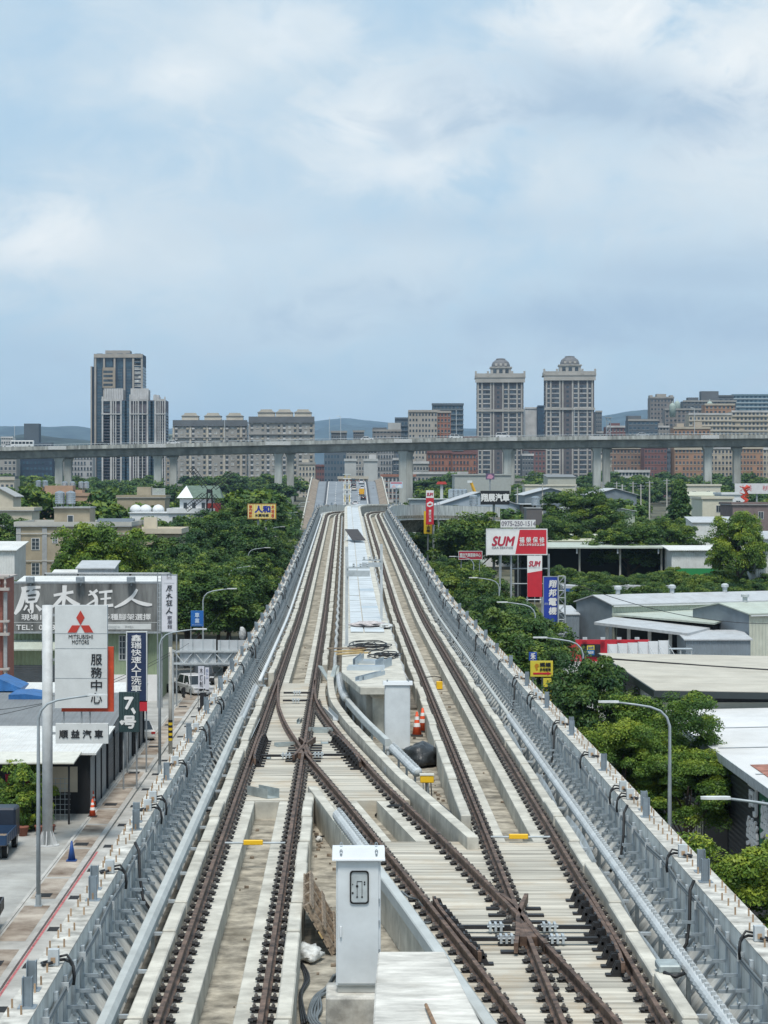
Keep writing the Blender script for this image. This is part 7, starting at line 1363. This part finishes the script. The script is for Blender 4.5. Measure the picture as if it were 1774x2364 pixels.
for k, (x, y) in enumerate(((34, 985), (519, 968), (761, 966), (787, 962), (1054, 950), (1604, 943), (1326, 945))):
    t = thing('highway_lamp', 'thin lamp post standing on the elevated highway', 'street lamp', (X_(x, 1012), 1012, hz_(x) - 1.8), group='lamp posts on the highway'); h = Z_(y, 1012) - hz_(x) + 1.8; m = MB(); m.tube([(0, 0, 0), (0, 0, h), (-.8, 0, h + .3)] if k % 2 else [(0, 0, 0), (0, 0, h)], .13, 6); m.build('pole', GALV_L, t); m = MB(); m.cbox((-1.2 if k % 2 else 0, 0, h + .3), (1.2 if k % 2 else .5, .4, .2)); m.build('lamp_head', LAMPH, t)
t = thing('highway_mast', 'lattice camera mast on the highway right of the twin towers', 'mast', (X_(1405, 1012), 1012, hz_(1405) - 1.8)); m = MB(); h = Z_(965, 1012) - hz_(1405) + 1.8
for a in (-.9, .9): m.tube([(a, 0, 0), (a, 0, h)], .16, 5)
for k in range(6): m.tube([(-.9, 0, h * k / 6), (.9, 0, h * (k + 1) / 6)], .1, 4); m.tube([(-.9, 0, h * (k + 1) / 6), (.9, 0, h * (k + 1) / 6)], .1, 4)
m.build('lattice', GALV_D, t); m = MB(); m.box(-1.6, 1.6, -.6, .6, h, h + .4); m.build('platform', GALV_D, t)
# ================================================================== far towers
def winmesh(w, h, glass, frame=None, sill=0.0, rail=None):
    m = MB(); m.box(-w / 2, w / 2, -.07, -.004, 0, h, 0)
    if frame is not None: m.box(-w / 2 - .12, w / 2 + .12, -.22, -.004, -.35 - sill, -.02, 1)
    if rail is not None: m.box(-w / 2 - .15, w / 2 + .15, -.75, -.65, -.35, .75, 1); m.box(-w / 2 - .15, w / 2 + .15, -.65, -.004, -.35, -.2, 1)
    return m.data('window', [glass, frame] if frame is not None else ([glass, rail] if rail is not None else [glass]))
DGL = mat('far_glass_dark', (.03, .04, .055), .25, var=.5, scale=.35, c2=(.06, .08, .10), spec=.6); BGL = mat('far_glass_blue', (.045, .09, .13), .2, var=.4, scale=.2, spec=.6); CUR = mat('window_curtain', (.28, .30, .31), .4, var=.5, scale=.3, c2=(.40, .41, .40))
def tower(name, label, x0, x1, ytop, Y, depth, wall, rz=0, cat='building'):
    W = (x1 - x0) * Y / F; b = gz(Y) - 2; H = Z_(ytop, Y) - b; t = thing(name, label, cat, (X_((x0 + x1) / 2, Y), Y, b), rz); m = MB(); m.box(-W / 2, W / 2, 0, depth, 0, H); m.build('wall', wall, t)
    t['_w'] = W; t['_h'] = H; t['_d'] = depth; return t, W, H
def grid(t, me, xs, zs, W, D, sides='f', y=0.0, skip=None, lim=100):
    Ms = []; i = 0
    for z in sorted(zs, reverse=True):
        for x in xs:
            i += 1
            if skip and (i * 7919) % skip == 0: continue
            if 'f' in sides: Ms.append(Matrix.Translation((x, y, z)))
    if 'l' in sides or 'r' in sides:
        n = max(2, int(D / 4.2))
        for z in sorted(zs, reverse=True):
            for k in range(n):
                yy = D * (k + .5) / n
                if 'l' in sides: Ms.append(Matrix.Translation((-W / 2, yy, z)) @ Matrix.Rotation(-math.pi / 2, 4, 'Z'))
                if 'r' in sides: Ms.append(Matrix.Translation((W / 2, yy, z)) @ Matrix.Rotation(math.pi / 2, 4, 'Z'))
    for lm_ in (1,): scatter('window', me, t, Ms, lim)
def fins(t, xs, w, z0, z1, mt, out=.6, name='fin'):
    for x in xs: m = MB(); m.box(x - w / 2, x + w / 2, -out, -.003, z0, z1); m.build(name, mt, t)
def band(t, x0, x1, z0, z1, mt, out=.5, name='cornice', y=0): m = MB(); m.box(x0, x1, y - out, y - .003, z0, z1); return m.build(name, mt, t)
def block(t, x0, x1, y0, y1, z0, z1, mt, name='penthouse'): m = MB(); m.box(x0, x1, y0, y1, z0, z1); return m.build(name, mt, t)
def farmat(n, c, v=.1): return mat(n, c, .85, var=v, scale=.12, dirt=.12)
NAVYW = farmat('navy_facade', (.035, .055, .085)); STONE = farmat('stone_frame', (.36, .33, .29)); TANW = farmat('tan_facade', (.33, .28, .22)); WHITEF = farmat('white_fin', (.47, .465, .455), .18); PURP = farmat('purple_grey_facade', (.13, .12, .14)); GREYA = farmat('grey_flats', (.30, .29, .27)); CREAMA = farmat('cream_flats', (.47, .43, .36)); DKGREY = farmat('dark_grey_flats', (.13, .14, .15)); TWIN = farmat('twin_tower_brown', (.115, .105, .11)); TWINC = farmat('twin_tower_cream', (.38, .365, .335)); BRICKF = farmat('brick_flats', (.30, .145, .105)); BRICKD = farmat('brick_flats_dark', (.19, .095, .09)); ORNG = farmat('orange_brick_flats', (.34, .20, .13)); SLATE = farmat('slate_blue', (.10, .125, .15)); CONB = farmat('blank_concrete', (.42, .43, .42)); BEIGF = farmat('beige_terrace', (.43, .38, .30))
# left tall tower
Y1 = 1520; k1 = Y1 / F; t, W, H = tower('residential_tower', 'tall navy glass tower with stone frame on the left, taller of the pair', 217, 330, 818, Y1, 26, NAVYW); u = lambda x: ((x / 2.767) - (217 + 330) / 2) * k1; zt_ = lambda y: Z_(780 + y / 2.767, Y1) - (gz(Y1) - 2)
fins(t, [u(q) for q in (611, 667, 734, 797, 853, 908)], 1.25, 0, H, STONE, 1.2); band(t, u(602), u(914), zt_(127), H + .2, STONE, 1.6); block(t, u(670), u(828), 4, 18, H, zt_(78), STONE); block(t, u(582), u(602), 3, 22, 0, zt_(182), NAVYW, 'side_wing'); fins(t, [u(585)], .9, 0, zt_(182), STONE, -2.0 + 3)
b_ = block(t, u(658), u(740), -2.0, -1.21, zt_(320), zt_(190), TANW, 'tan_bay'); wm = winmesh(2.2, 1.6, DGL); [grid(t, wm, [u(q) for q in (674, 693, 713)], [zt_(q) for q in (308, 281, 252, 225)], W, 20, y=-2.0)]
grid(t, winmesh(4.4, 1.5, CUR, WHITEF), [u(881)], [zt_(q) for q in range(310, 140, -27)], W, 20); grid(t, winmesh(3.0, 1.7, BGL, SLATE), [u(q) for q in (638, 768, 825)], [zt_(q) for q in range(900, 190, -20)], W, 26, 'flr', lim=90); grid(t, winmesh(4.2, 9, BGL), [u(q) for q in (638, 700, 768, 825, 881)], [zt_(186)], W, 20)
# left white finned tower
Y1 = 1480; k1 = Y1 / F; t, W, H = tower('residential_tower', 'white finned stepped tower in front of the navy tower on the left', 236, 383, 924, Y1, 24, PURP); u = lambda x: ((x / 2.767) - (236 + 383) / 2) * k1; zt_ = lambda y: Z_(780 + y / 2.767, Y1) - (gz(Y1) - 2)
for x, w_, y in ((657, 2.0, 375), (712, 2.6, 372), (727, 1.2, 405), (742, 1.4, 362), (775, 2.2, 365), (834, 2.4, 362), (855, 1.3, 402), (870, 1.2, 395), (886, 2.0, 380), (912, 1.3, 402), (944, 2.0, 365), (995, 2.6, 362), (1012, 1.2, 398), (1025, 1.4, 378), (1040, 1.2, 390), (1055, 1.8, 376)): fins(t, [u(x)], w_ * .5, 0, zt_(y), WHITEF, 1.3)
for a, b in ((650, 778), (832, 946), (992, 1060)): band(t, u(a), u(b), zt_(490), zt_(483), WHITEF, 1.6); band(t, u(a), u(b), zt_(404), zt_(390), WHITEF, 1.0)
for a, b in ((660, 782), (830, 945)):
    block(t, u(a), u(b), 7, 20, H, zt_(328), mat('crown_stone', (.38, .36, .33), .85)); fins_n = 8
    for q in range(8): x = a + (b - a) * (q + .5) / 8; m = MB(); m.box(u(x) - .7, u(x) + .7, 6.2, 6.99, H, zt_(320)); m.build('crown_fin', WHITEF, t)
block(t, u(975), u(1012), 6, 14, H, zt_(363), WHITEF)
fl = [zt_(q) for q in range(920, 500, -19)]; grid(t, winmesh(5.6, 3.0, DGL, PURP), [u(684)], fl + [zt_(q) for q in (478, 450, 425)], W, 20); grid(t, winmesh(2.6, 2.6, DGL, mat('balcony_grey', (.25, .25, .27), .7)), [u(q) for q in (734, 756, 864, 900, 917, 1018, 1036)], fl, W, 24, 'flr', lim=90); band(t, u(782), u(829), 0, zt_(400), NAVYW, .15, 'dark_bay'); band(t, u(948), u(991), 0, zt_(405), NAVYW, .15, 'dark_bay'); grid(t, winmesh(3.4, 1.6, BGL, SLATE), [u(q) for q in (794, 816, 960, 980)], fl + [zt_(q) for q in (480, 460, 440, 420)], W, 20, y=-.16, lim=80)
# slab flats
def flats(label, x0, x1, ytop, Y, heads, wall, seed, cols=13, rz=0.0):
    t, W, H = tower('apartment_block', label, x0, x1, ytop, Y, 18, wall, rz); g = random.Random(seed); fh = 3.25; n = int(H / fh)
    band(t, -W / 2 - .4, W / 2 + .4, H - 3.2, H + .6, DKGREY, 1.0); band(t, -W / 2 - .3, W / 2 + .3, H - 10.5, H - 9.9, GREYA, 1.0)
    pw = W / (len(heads) * 1.0)
    for f in heads:
        c_ = -W / 2 + W * f; m = MB(); m.prism([(c_ - 5.2, H), (c_ + 5.2, H), (c_ + 5.2, H + 3.4), (c_ + 3.6, H + 4.4), (c_ + 3.4, H + 5.2), (c_ - 3.4, H + 5.2), (c_ - 3.6, H + 4.4), (c_ - 5.2, H + 3.4)], 4, 14, 1); h_ = m.build('roof_head', CREAMA, t); m = MB(); m.box(c_ - 5.5, c_ + 5.5, 3.6, 14.4, H + 3.0, H + 3.35); m.build('head_cornice', DKGREY, h_)
    cw = W / cols; zs = [1.2 + k * fh for k in range(n)]
    va = winmesh(cw * .42, 1.9, DGL, None, 0, WHITEF); vb = winmesh(cw * .5, 1.5, CUR, CREAMA); vc = winmesh(cw * .36, 2.1, DGL, None, 0, mat('balcony_beige', (.40, .36, .29), .8))
    for k, me in ((0, va), (1, vb), (2, vc)): grid(t, me, [-W / 2 + cw * (q + .5) for q in range(cols) if q % 3 == k], zs, W, 18, 'fr' if k == 1 else ('fl' if k == 0 else 'f'), skip=9, lim=60)
    fins(t, [-W / 2 + cw * q for q in range(0, cols + 1, 3)], cw * .3, 0, H - 3.2, CREAMA if seed % 2 else GREYA, .5, 'pilaster'); return t
flats('grey and cream slab flats with three roof heads, left of the middle', 401, 570, 972, 1420, (.22, .53, .83), GREYA, 1); flats('cream slab flats with three roof heads, nearest the middle', 576, 725, 964, 1400, (.26, .54, .83), GREYA, 2, 12)
# twin towers
def twin(label, x0, x1, yt, Y, rz):
    t, W, H = tower('residential_tower', label, x0, x1, yt, Y, 26, TWIN, rz); fh = 3.3; n = int((H - 6) / fh); zs = [2 + fh * k for k in range(n)]; c = TWINC
    band(t, -W / 2 - 1.0, W / 2 + 1.0, H - 4, H - .6, c, 1.4); m = MB(); m.box(-W / 2 - 1.4, W / 2 + 1.4, -1.8, 27.4, H - .6, H + .4); m.build('cornice', c, t); m = MB(); m.box(-W / 2 - 1.0, W / 2 + 1.0, -1.4, -1.0, H + .4, H + 2.4); m.box(W / 2 + .6, W / 2 + 1.0, -1.0, 27, H + .4, H + 2.4); m.box(-W / 2 - 1.0, -W / 2 - .6, -1.0, 27, H + .4, H + 2.4); m.build('balustrade', c, t)
    for f in (-1, -.5, .5, 1): m = MB(); m.cbox((f * (W / 2 + .6), -1.2, H + 2.0), (1.4, 1.2, 4)); m.build('finial', c, t)
    zb_ = H * .72 if False else H - 24.5; band(t, -W / 2 - .5, W / 2 + .5, zb_, zb_ + 1.6, c, 1.2)
    fins(t, [-W / 2 + W * f for f in (.03, .115, .30, .36, .56, .68, .86, .96)], W * .030, 0, H - 4, c, .55, 'pilaster')
    wm = winmesh(W * .045, 1.9, DGL, WHITEF, .35); grid(t, wm, [-W / 2 + W * f for f in (.07, .165, .215, .265, .61, .645, .73, .77, .82, .91)], zs, W, 26, 'f', lim=100); grid(t, winmesh(W * .05, 1.6, DGL), [-W / 2 + W * .46], zs, W, 26, 'flr', lim=60)
    cx = W * .02; m = MB(); m.box(cx - W * .22, cx + W * .22, 5, 21, H + .4, H + 6.6); l_ = m.build('lantern', c, t)
    for f in (-.13, 0, .13): m = MB(); m.box(cx + f * W - 1.2, cx + f * W + 1.2, 4.85, 4.997, H + 1.4, H + 5.6); m.build('lantern_window', DGL, l_)
    m = MB(); m.box(cx - W * .24, cx + W * .24, 4.3, 21.7, H + 6.6, H + 7.4); m.build('lantern_cornice', c, t)
    m = MB(); r = W * .2; m.lathe([(r, 0), (r * .98, 1.8), (r * .86, 3.6), (r * .6, 5.0), (r * .5, 5.3), (r * .5, 6.0), (r * .3, 6.3)], (cx, 13, H + 7.4), 12); d_ = m.build('dome', mat('dome_grey', (.15, .15, .155), .6, var=.15, scale=.5), t)
    for f in (-.1, 0, .1): m = MB(); m.box(cx + f * W - .8, cx + f * W + .8, 13 - r * (1.02 - abs(f)), 13 - r * .80 , H + 8.2, H + 9.9); m.build('dormer', c, d_)
twin('left of the twin domed residential towers, brown with cream pilasters', 1101, 1209, 870, 1600, R(-3)); twin('right of the twin domed residential towers, brown with cream pilasters', 1259, 1372, 865, 1580, R(-3))
# everything else on the skyline
def plain(label, x0, x1, yt, Y, wall, cols, wn_=None, fh=3.3, d=16, top=None, ww=.55, wh=1.6, name='apartment_block', frame=None, bands=None, lim=70, sides='f'):
    t, W, H = tower(name, label, x0, x1, yt, Y, d, wall); cw = W / max(cols, 1)
    if cols: grid(t, winmesh(cw * ww, wh, wn_ or DGL, frame), [-W / 2 + cw * (q + .5) for q in range(cols)], [1.4 + fh * k for k in range(int((H - 2.6) / fh) + 1)], W, d, sides, skip=13, lim=lim)
    if bands:
        for k in range(int(H / fh)): band(t, -W / 2 - .2, W / 2 + .2, .3 + fh * k, .3 + fh * k + .8, bands, .7, 'balcony')
    band(t, -W / 2 - .3, W / 2 + .3, H - .6, H + .7, frame or wall, .5, 'parapet')
    for a, b, h_, mt_ in (top or ()): block(t, -W / 2 + W * a, -W / 2 + W * b, 3, d - 3, H, H + h_, mt_)
    return t
plain('low dark blue block under the highway at the left edge', 42, 122, 1030, 1300, NAVYW, 9, BGL, top=((.15, .58, 13, SLATE), (.58, .95, 2, SLATE))); plain('cream and grey block at the left edge under the highway', -40, 38, 1050, 1280, GREYA, 8, frame=WHITEF); plain('pale grey narrow flats between the dark block and the tower', 164, 214, 1046, 1350, farmat('pale_flats', (.36, .36, .36)), 7, frame=DKGREY, sides='f'); plain('small cream building at the left edge in front of the dark block', -10, 33, 1105, 900, CREAMA, 4, top=((.0, 1, 1, DKGREY),)); plain('white tower tops at the left edge above the highway', 3, 30, 1010, 1700, WHITEF, 5); plain('grey stub building just right of the white tower', 383, 402, 1004, 1700, mat('green_stub', (.3, .36, .34), .8), 3)
plain('grey flats behind the flyover, left one above the highway', 765, 801, 997, 1450, DKGREY, 6, frame=GREYA); plain('grey flats behind the flyover, narrow middle one', 816, 841, 996, 1480, DKGREY, 5, frame=GREYA); plain('low grey stepped building above the highway, middle', 861, 926, 994, 1430, farmat('grey_mid', (.25, .24, .235)), 8, frame=GREYA, top=((.0, .5, 2.0, DKGREY), (.55, 1, 5, CONB))); plain('dark bluish flats left of the flyover under the highway', 749, 799, 1035, 1250, SLATE, 7, BGL); plain('grey flats right of the blank walls under the highway', 872, 910, 1035, 1260, farmat('grey_mid2', (.28, .28, .28)), 6, frame=DKGREY); plain('dark block under the highway left of the big pier', 906, 930, 1040, 1300, DKGREY, 3); plain('low pink grey flats left of the flyover', 726, 749, 1075, 1350, BRICKD, 4)
plain('blank pale concrete wall block left of the flyover crest', 796, 823, 1062, 1180, CONB, 0); plain('blank pale concrete wall block right of the flyover crest', 840, 872, 1062, 1175, CONB, 0, top=((.4, .9, 3, WHITEF),)); plain('grey flats peeping behind the blank blocks', 800, 870, 1040, 1330, GREYA, 10, frame=WHITEF)
plain('brick block with pale stone upper floors, left of the twin towers', 946, 1041, 951, 1400, BRICKF, 12, frame=STONE, top=((0, .75, 1.2, STONE),)); t = plain('pale stone upper block on the brick block', 944, 1010, 949, 1392, STONE, 9, DGL, name='apartment_block'); plain('dark glass office block left of the twin towers', 1000, 1070, 934, 1470, SLATE, 8, BGL, bands=mat('slate_balcony', (.15, .175, .19), .6), top=((-.02, 1.02, 1.0, DKGREY),)); plain('small dark glass roof storey left of the stone block', 913, 948, 966, 1500, SLATE, 5, BGL, bands=SLATE)
plain('red brick flats under the highway, left of the left twin tower', 987, 1043, 1044, 1240, BRICKF, 7, frame=BRICKD); plain('red brick flats just left of the left twin tower', 1045, 1100, 1046, 1230, BRICKF, 7, frame=BRICKD); plain('low grey house rows below the brick flats', 955, 1080, 1092, 1150, GREYA, 14, frame=WHITEF, fh=2.8); plain('red brick low block behind the left twin tower', 1040, 1104, 1010, 1500, BRICKD, 6)
plain('white slim tower between the twin towers', 1213, 1242, 942, 1750, WHITEF, 0); plain('dark slim tower between the twin towers', 1242, 1258, 938, 1740, NAVYW, 3, BGL); plain('grey slim tower right of the right twin tower', 1376, 1390, 950, 1750, DKGREY, 3, frame=GREYA); plain('brown flats under the highway between the twin towers', 1210, 1260, 1036, 1500, BRICKD, 6, frame=GREYA)
plain('slate office block with open top frame right of the twin towers', 1451, 1520, 970, 1500, SLATE, 7, BGL, frame=GREYA, top=((0, .45, 3, DKGREY),)); plain('white low houses on the skyline right of the twin towers', 1378, 1450, 998, 1600, WHITEF, 9); plain('grey battlemented tower on the right skyline', 1502, 1556, 918, 1750, farmat('grey_brown_tower', (.22, .20, .19)), 7, frame=GREYA, top=((.0, .12, 2, STONE), (.3, .7, 3, STONE), (.88, 1, 2, STONE))); plain('grey brown mid block on the right skyline', 1536, 1630, 945, 1700, farmat('grey_brown_mid', (.23, .21, .20)), 10, frame=GREYA, top=((.6, 1.0, 1, DKGREY),)); plain('dark mansard block with small domes on the right skyline', 1578, 1700, 926, 1800, DKGREY, 14, frame=GREYA, top=((.1, .3, 3, DKGREY), (.35, .68, 8, DKGREY))); plain('glass office block with pale bands at the right edge skyline', 1690, 1810, 912, 1850, mat('glass_teal', (.13, .20, .24), .3), 12, BGL, bands=mat('pale_band', (.40, .46, .49), .5)); plain('dark roof block left of the glass office on the skyline', 1648, 1694, 914, 1830, DKGREY, 4)
plain('tan upper terrace flats at the right', 1628, 1696, 934, 1600, ORNG, 7, frame=BEIGF); plain('beige terrace flats with many bay windows, right', 1591, 1690, 956, 1500, BEIGF, 11, frame=WHITEF, bands=farmat('beige_balcony', (.46, .41, .33)), lim=100); plain('beige terrace flats at the right edge', 1690, 1800, 950, 1510, BEIGF, 12, frame=WHITEF, bands=farmat('beige_balcony', (.46, .41, .33)), lim=100); plain('lower tan terrace flats behind the highway, right', 1556, 1640, 988, 1460, ORNG, 9, frame=BEIGF, top=((.1, .3, 3, BEIGF), (.6, .8, 4, BEIGF)))
plain('dark red brick flats under the highway, right of the twin towers', 1488, 1540, 1030, 1300, BRICKD, 7, frame=BRICKF); plain('brown brick flats under the highway beside the dark red ones', 1408, 1488, 1034, 1320, farmat('brown_flats', (.25, .165, .125)), 10, frame=BEIGF); plain('tan striped flats under the highway, right', 1558, 1626, 1036, 1290, ORNG, 8, frame=BEIGF); plain('tan flats behind the right trees under the highway', 1632, 1708, 1034, 1330, BEIGF, 9, frame=WHITEF); plain('orange brick flats at the right under the highway', 1708, 1762, 1034, 1290, ORNG, 7, frame=BEIGF); plain('cream flats at the right edge under the highway', 1762, 1830, 1036, 1310, BEIGF, 8, frame=WHITEF); plain('low white buildings below the brown brick flats', 1420, 1500, 1088, 1120, WHITEF, 10, fh=2.8); plain('slate narrow flats between brown and tan flats', 1538, 1560, 1040, 1340, SLATE, 3); plain('low red and white shop row at the flyover crest', 781, 850, 1103, 1120, CREAMA, 8, BRICKF, fh=2.6); plain('white low shops right of the flyover crest', 880, 960, 1098, 1130, WHITEF, 9, frame=BRICKF, fh=2.8); plain('long low grey hall roofs under the twin towers', 1045, 1210, 1108, 1080, GREYA, 0)
for lab, x0, x1, yt, Y, wl, n_ in (('grey flats between the dark left block and the pale flats', 122, 166, 1052, 1380, GREYA, 5), ('tan low flats under the highway left of the slab flats', 384, 402, 1050, 1330, TANW, 2), ('cream low flats under the highway left of the flyover', 690, 728, 1070, 1330, CREAMA, 5), ('slate low block right of the flyover under the highway', 908, 950, 1060, 1220, SLATE, 6), ('pale low flats before the brick block under the highway', 955, 990, 1068, 1210, GREYA, 5), ('dark low flats right of the left twin tower', 1206, 1232, 1050, 1420, DKGREY, 4), ('cream low flats right of the right twin tower', 1374, 1412, 1060, 1250, CREAMA, 5), ('grey stepped flats on the skyline right of the slate office', 1516, 1545, 985, 1520, GREYA, 4), ('brown mid flats on the right skyline above the highway', 1400, 1455, 985, 1560, BRICKD, 7)): plain(lab, x0, x1, yt, Y, wl, n_, frame=WHITEF if wl is not CREAMA else GREYA, top=((.2, .6, 2.5, wl),))
for k, (x, y) in enumerate(((1553, 933), (1592, 921), (1671, 922))): t = thing('roof_dome', 'small pale green dome on the right skyline roofs', 'dome', (X_(x, 1690 - k * 2), 1690 + 60 * (k > 0), Z_(y + 6, 1700)), group='small domes on the right skyline'); m = MB(); m.lathe([(2.4, -8), (2.4, 0), (2.1, 1.2), (1.2, 2.1), (.25, 2.4), (.15, 4)], (0, 0, 0), 12); m.build('dome_shell', mat('dome_green', (.33, .40, .36), .6), t, smooth=True)
# ================================================================== hills
def hills(name, pts, Y, mt, seed, jag=1.0):
    m = MB(); g = np.random.default_rng(seed); xs_ = np.linspace(pts[0][0], pts[-1][0], 160); zz = np.interp(xs_, [p[0] for p in pts], [p[1] for p in pts]); vs = []; fs = []; rows = 9
    for r in range(rows):
        f = r / (rows - 1)
        for i, x in enumerate(xs_):
            n_ = mnoise.noise(Vector((x * .012, r * .6, seed))) * 3.2 + mnoise.noise(Vector((x * .05, r * 1.7, seed))) * 1.3
            yy = zz[i] + n_ * jag; top = Z_(yy, Y); base = 10; h = base + (top - base) * math.sin(f * math.pi / 2); vs.append((X_(x, Y) , Y - (1 - f) * Y * .12, h))
    for r in range(rows - 1):
        for i in range(159): fs.append((r * 160 + i, r * 160 + i + 1, (r + 1) * 160 + i + 1, (r + 1) * 160 + i))
    m.add(vs, fs); return m.build(name, mt, kind='structure', smooth=True)
HILL = mat('hill_forest', (.016, .03, .028), .95, var=.5, scale=.01, c2=(.035, .05, .045))
hills('hills', [(-400, 990), (0, 1015), (60, 1003), (130, 1008), (230, 1020), (420, 1025), (700, 1040)], 4200, HILL, 1); hills('hills', [(-600, 985), (-100, 985), (60, 984), (180, 985), (260, 1000), (500, 1020), (700, 1000), (780, 980), (900, 990), (1100, 995), (1250, 985), (1390, 960), (1440, 952), (1490, 946), (1540, 955), (1650, 970), (2100, 960)], 11000, HILL, 2, 1.0); hills('hills', [(-700, 995), (200, 998), (500, 985), (690, 975), (800, 966), (870, 972), (960, 985), (1100, 990), (1400, 975), (1800, 968), (2300, 975)], 13500, HILL, 3, .6)
HAZE = 0.000055
# ================================================================== haze
m = MB(); m.box(-7200, 7200, -320, 14200, -2, 420); hzm = bpy.data.materials.new('haze'); hzm.use_nodes = True; n = hzm.node_tree; n.nodes.clear(); o = n.nodes.new('ShaderNodeOutputMaterial'); pv = n.nodes.new('ShaderNodeVolumePrincipled'); pv.inputs['Color'].default_value = (.50, .74, 1.0, 1); pv.inputs['Density'].default_value = HAZE; pv.inputs['Anisotropy'].default_value = 0.0; n.links.new(pv.outputs[0], o.inputs['Volume'])
hb = m.build('haze', hzm, kind='stuff')
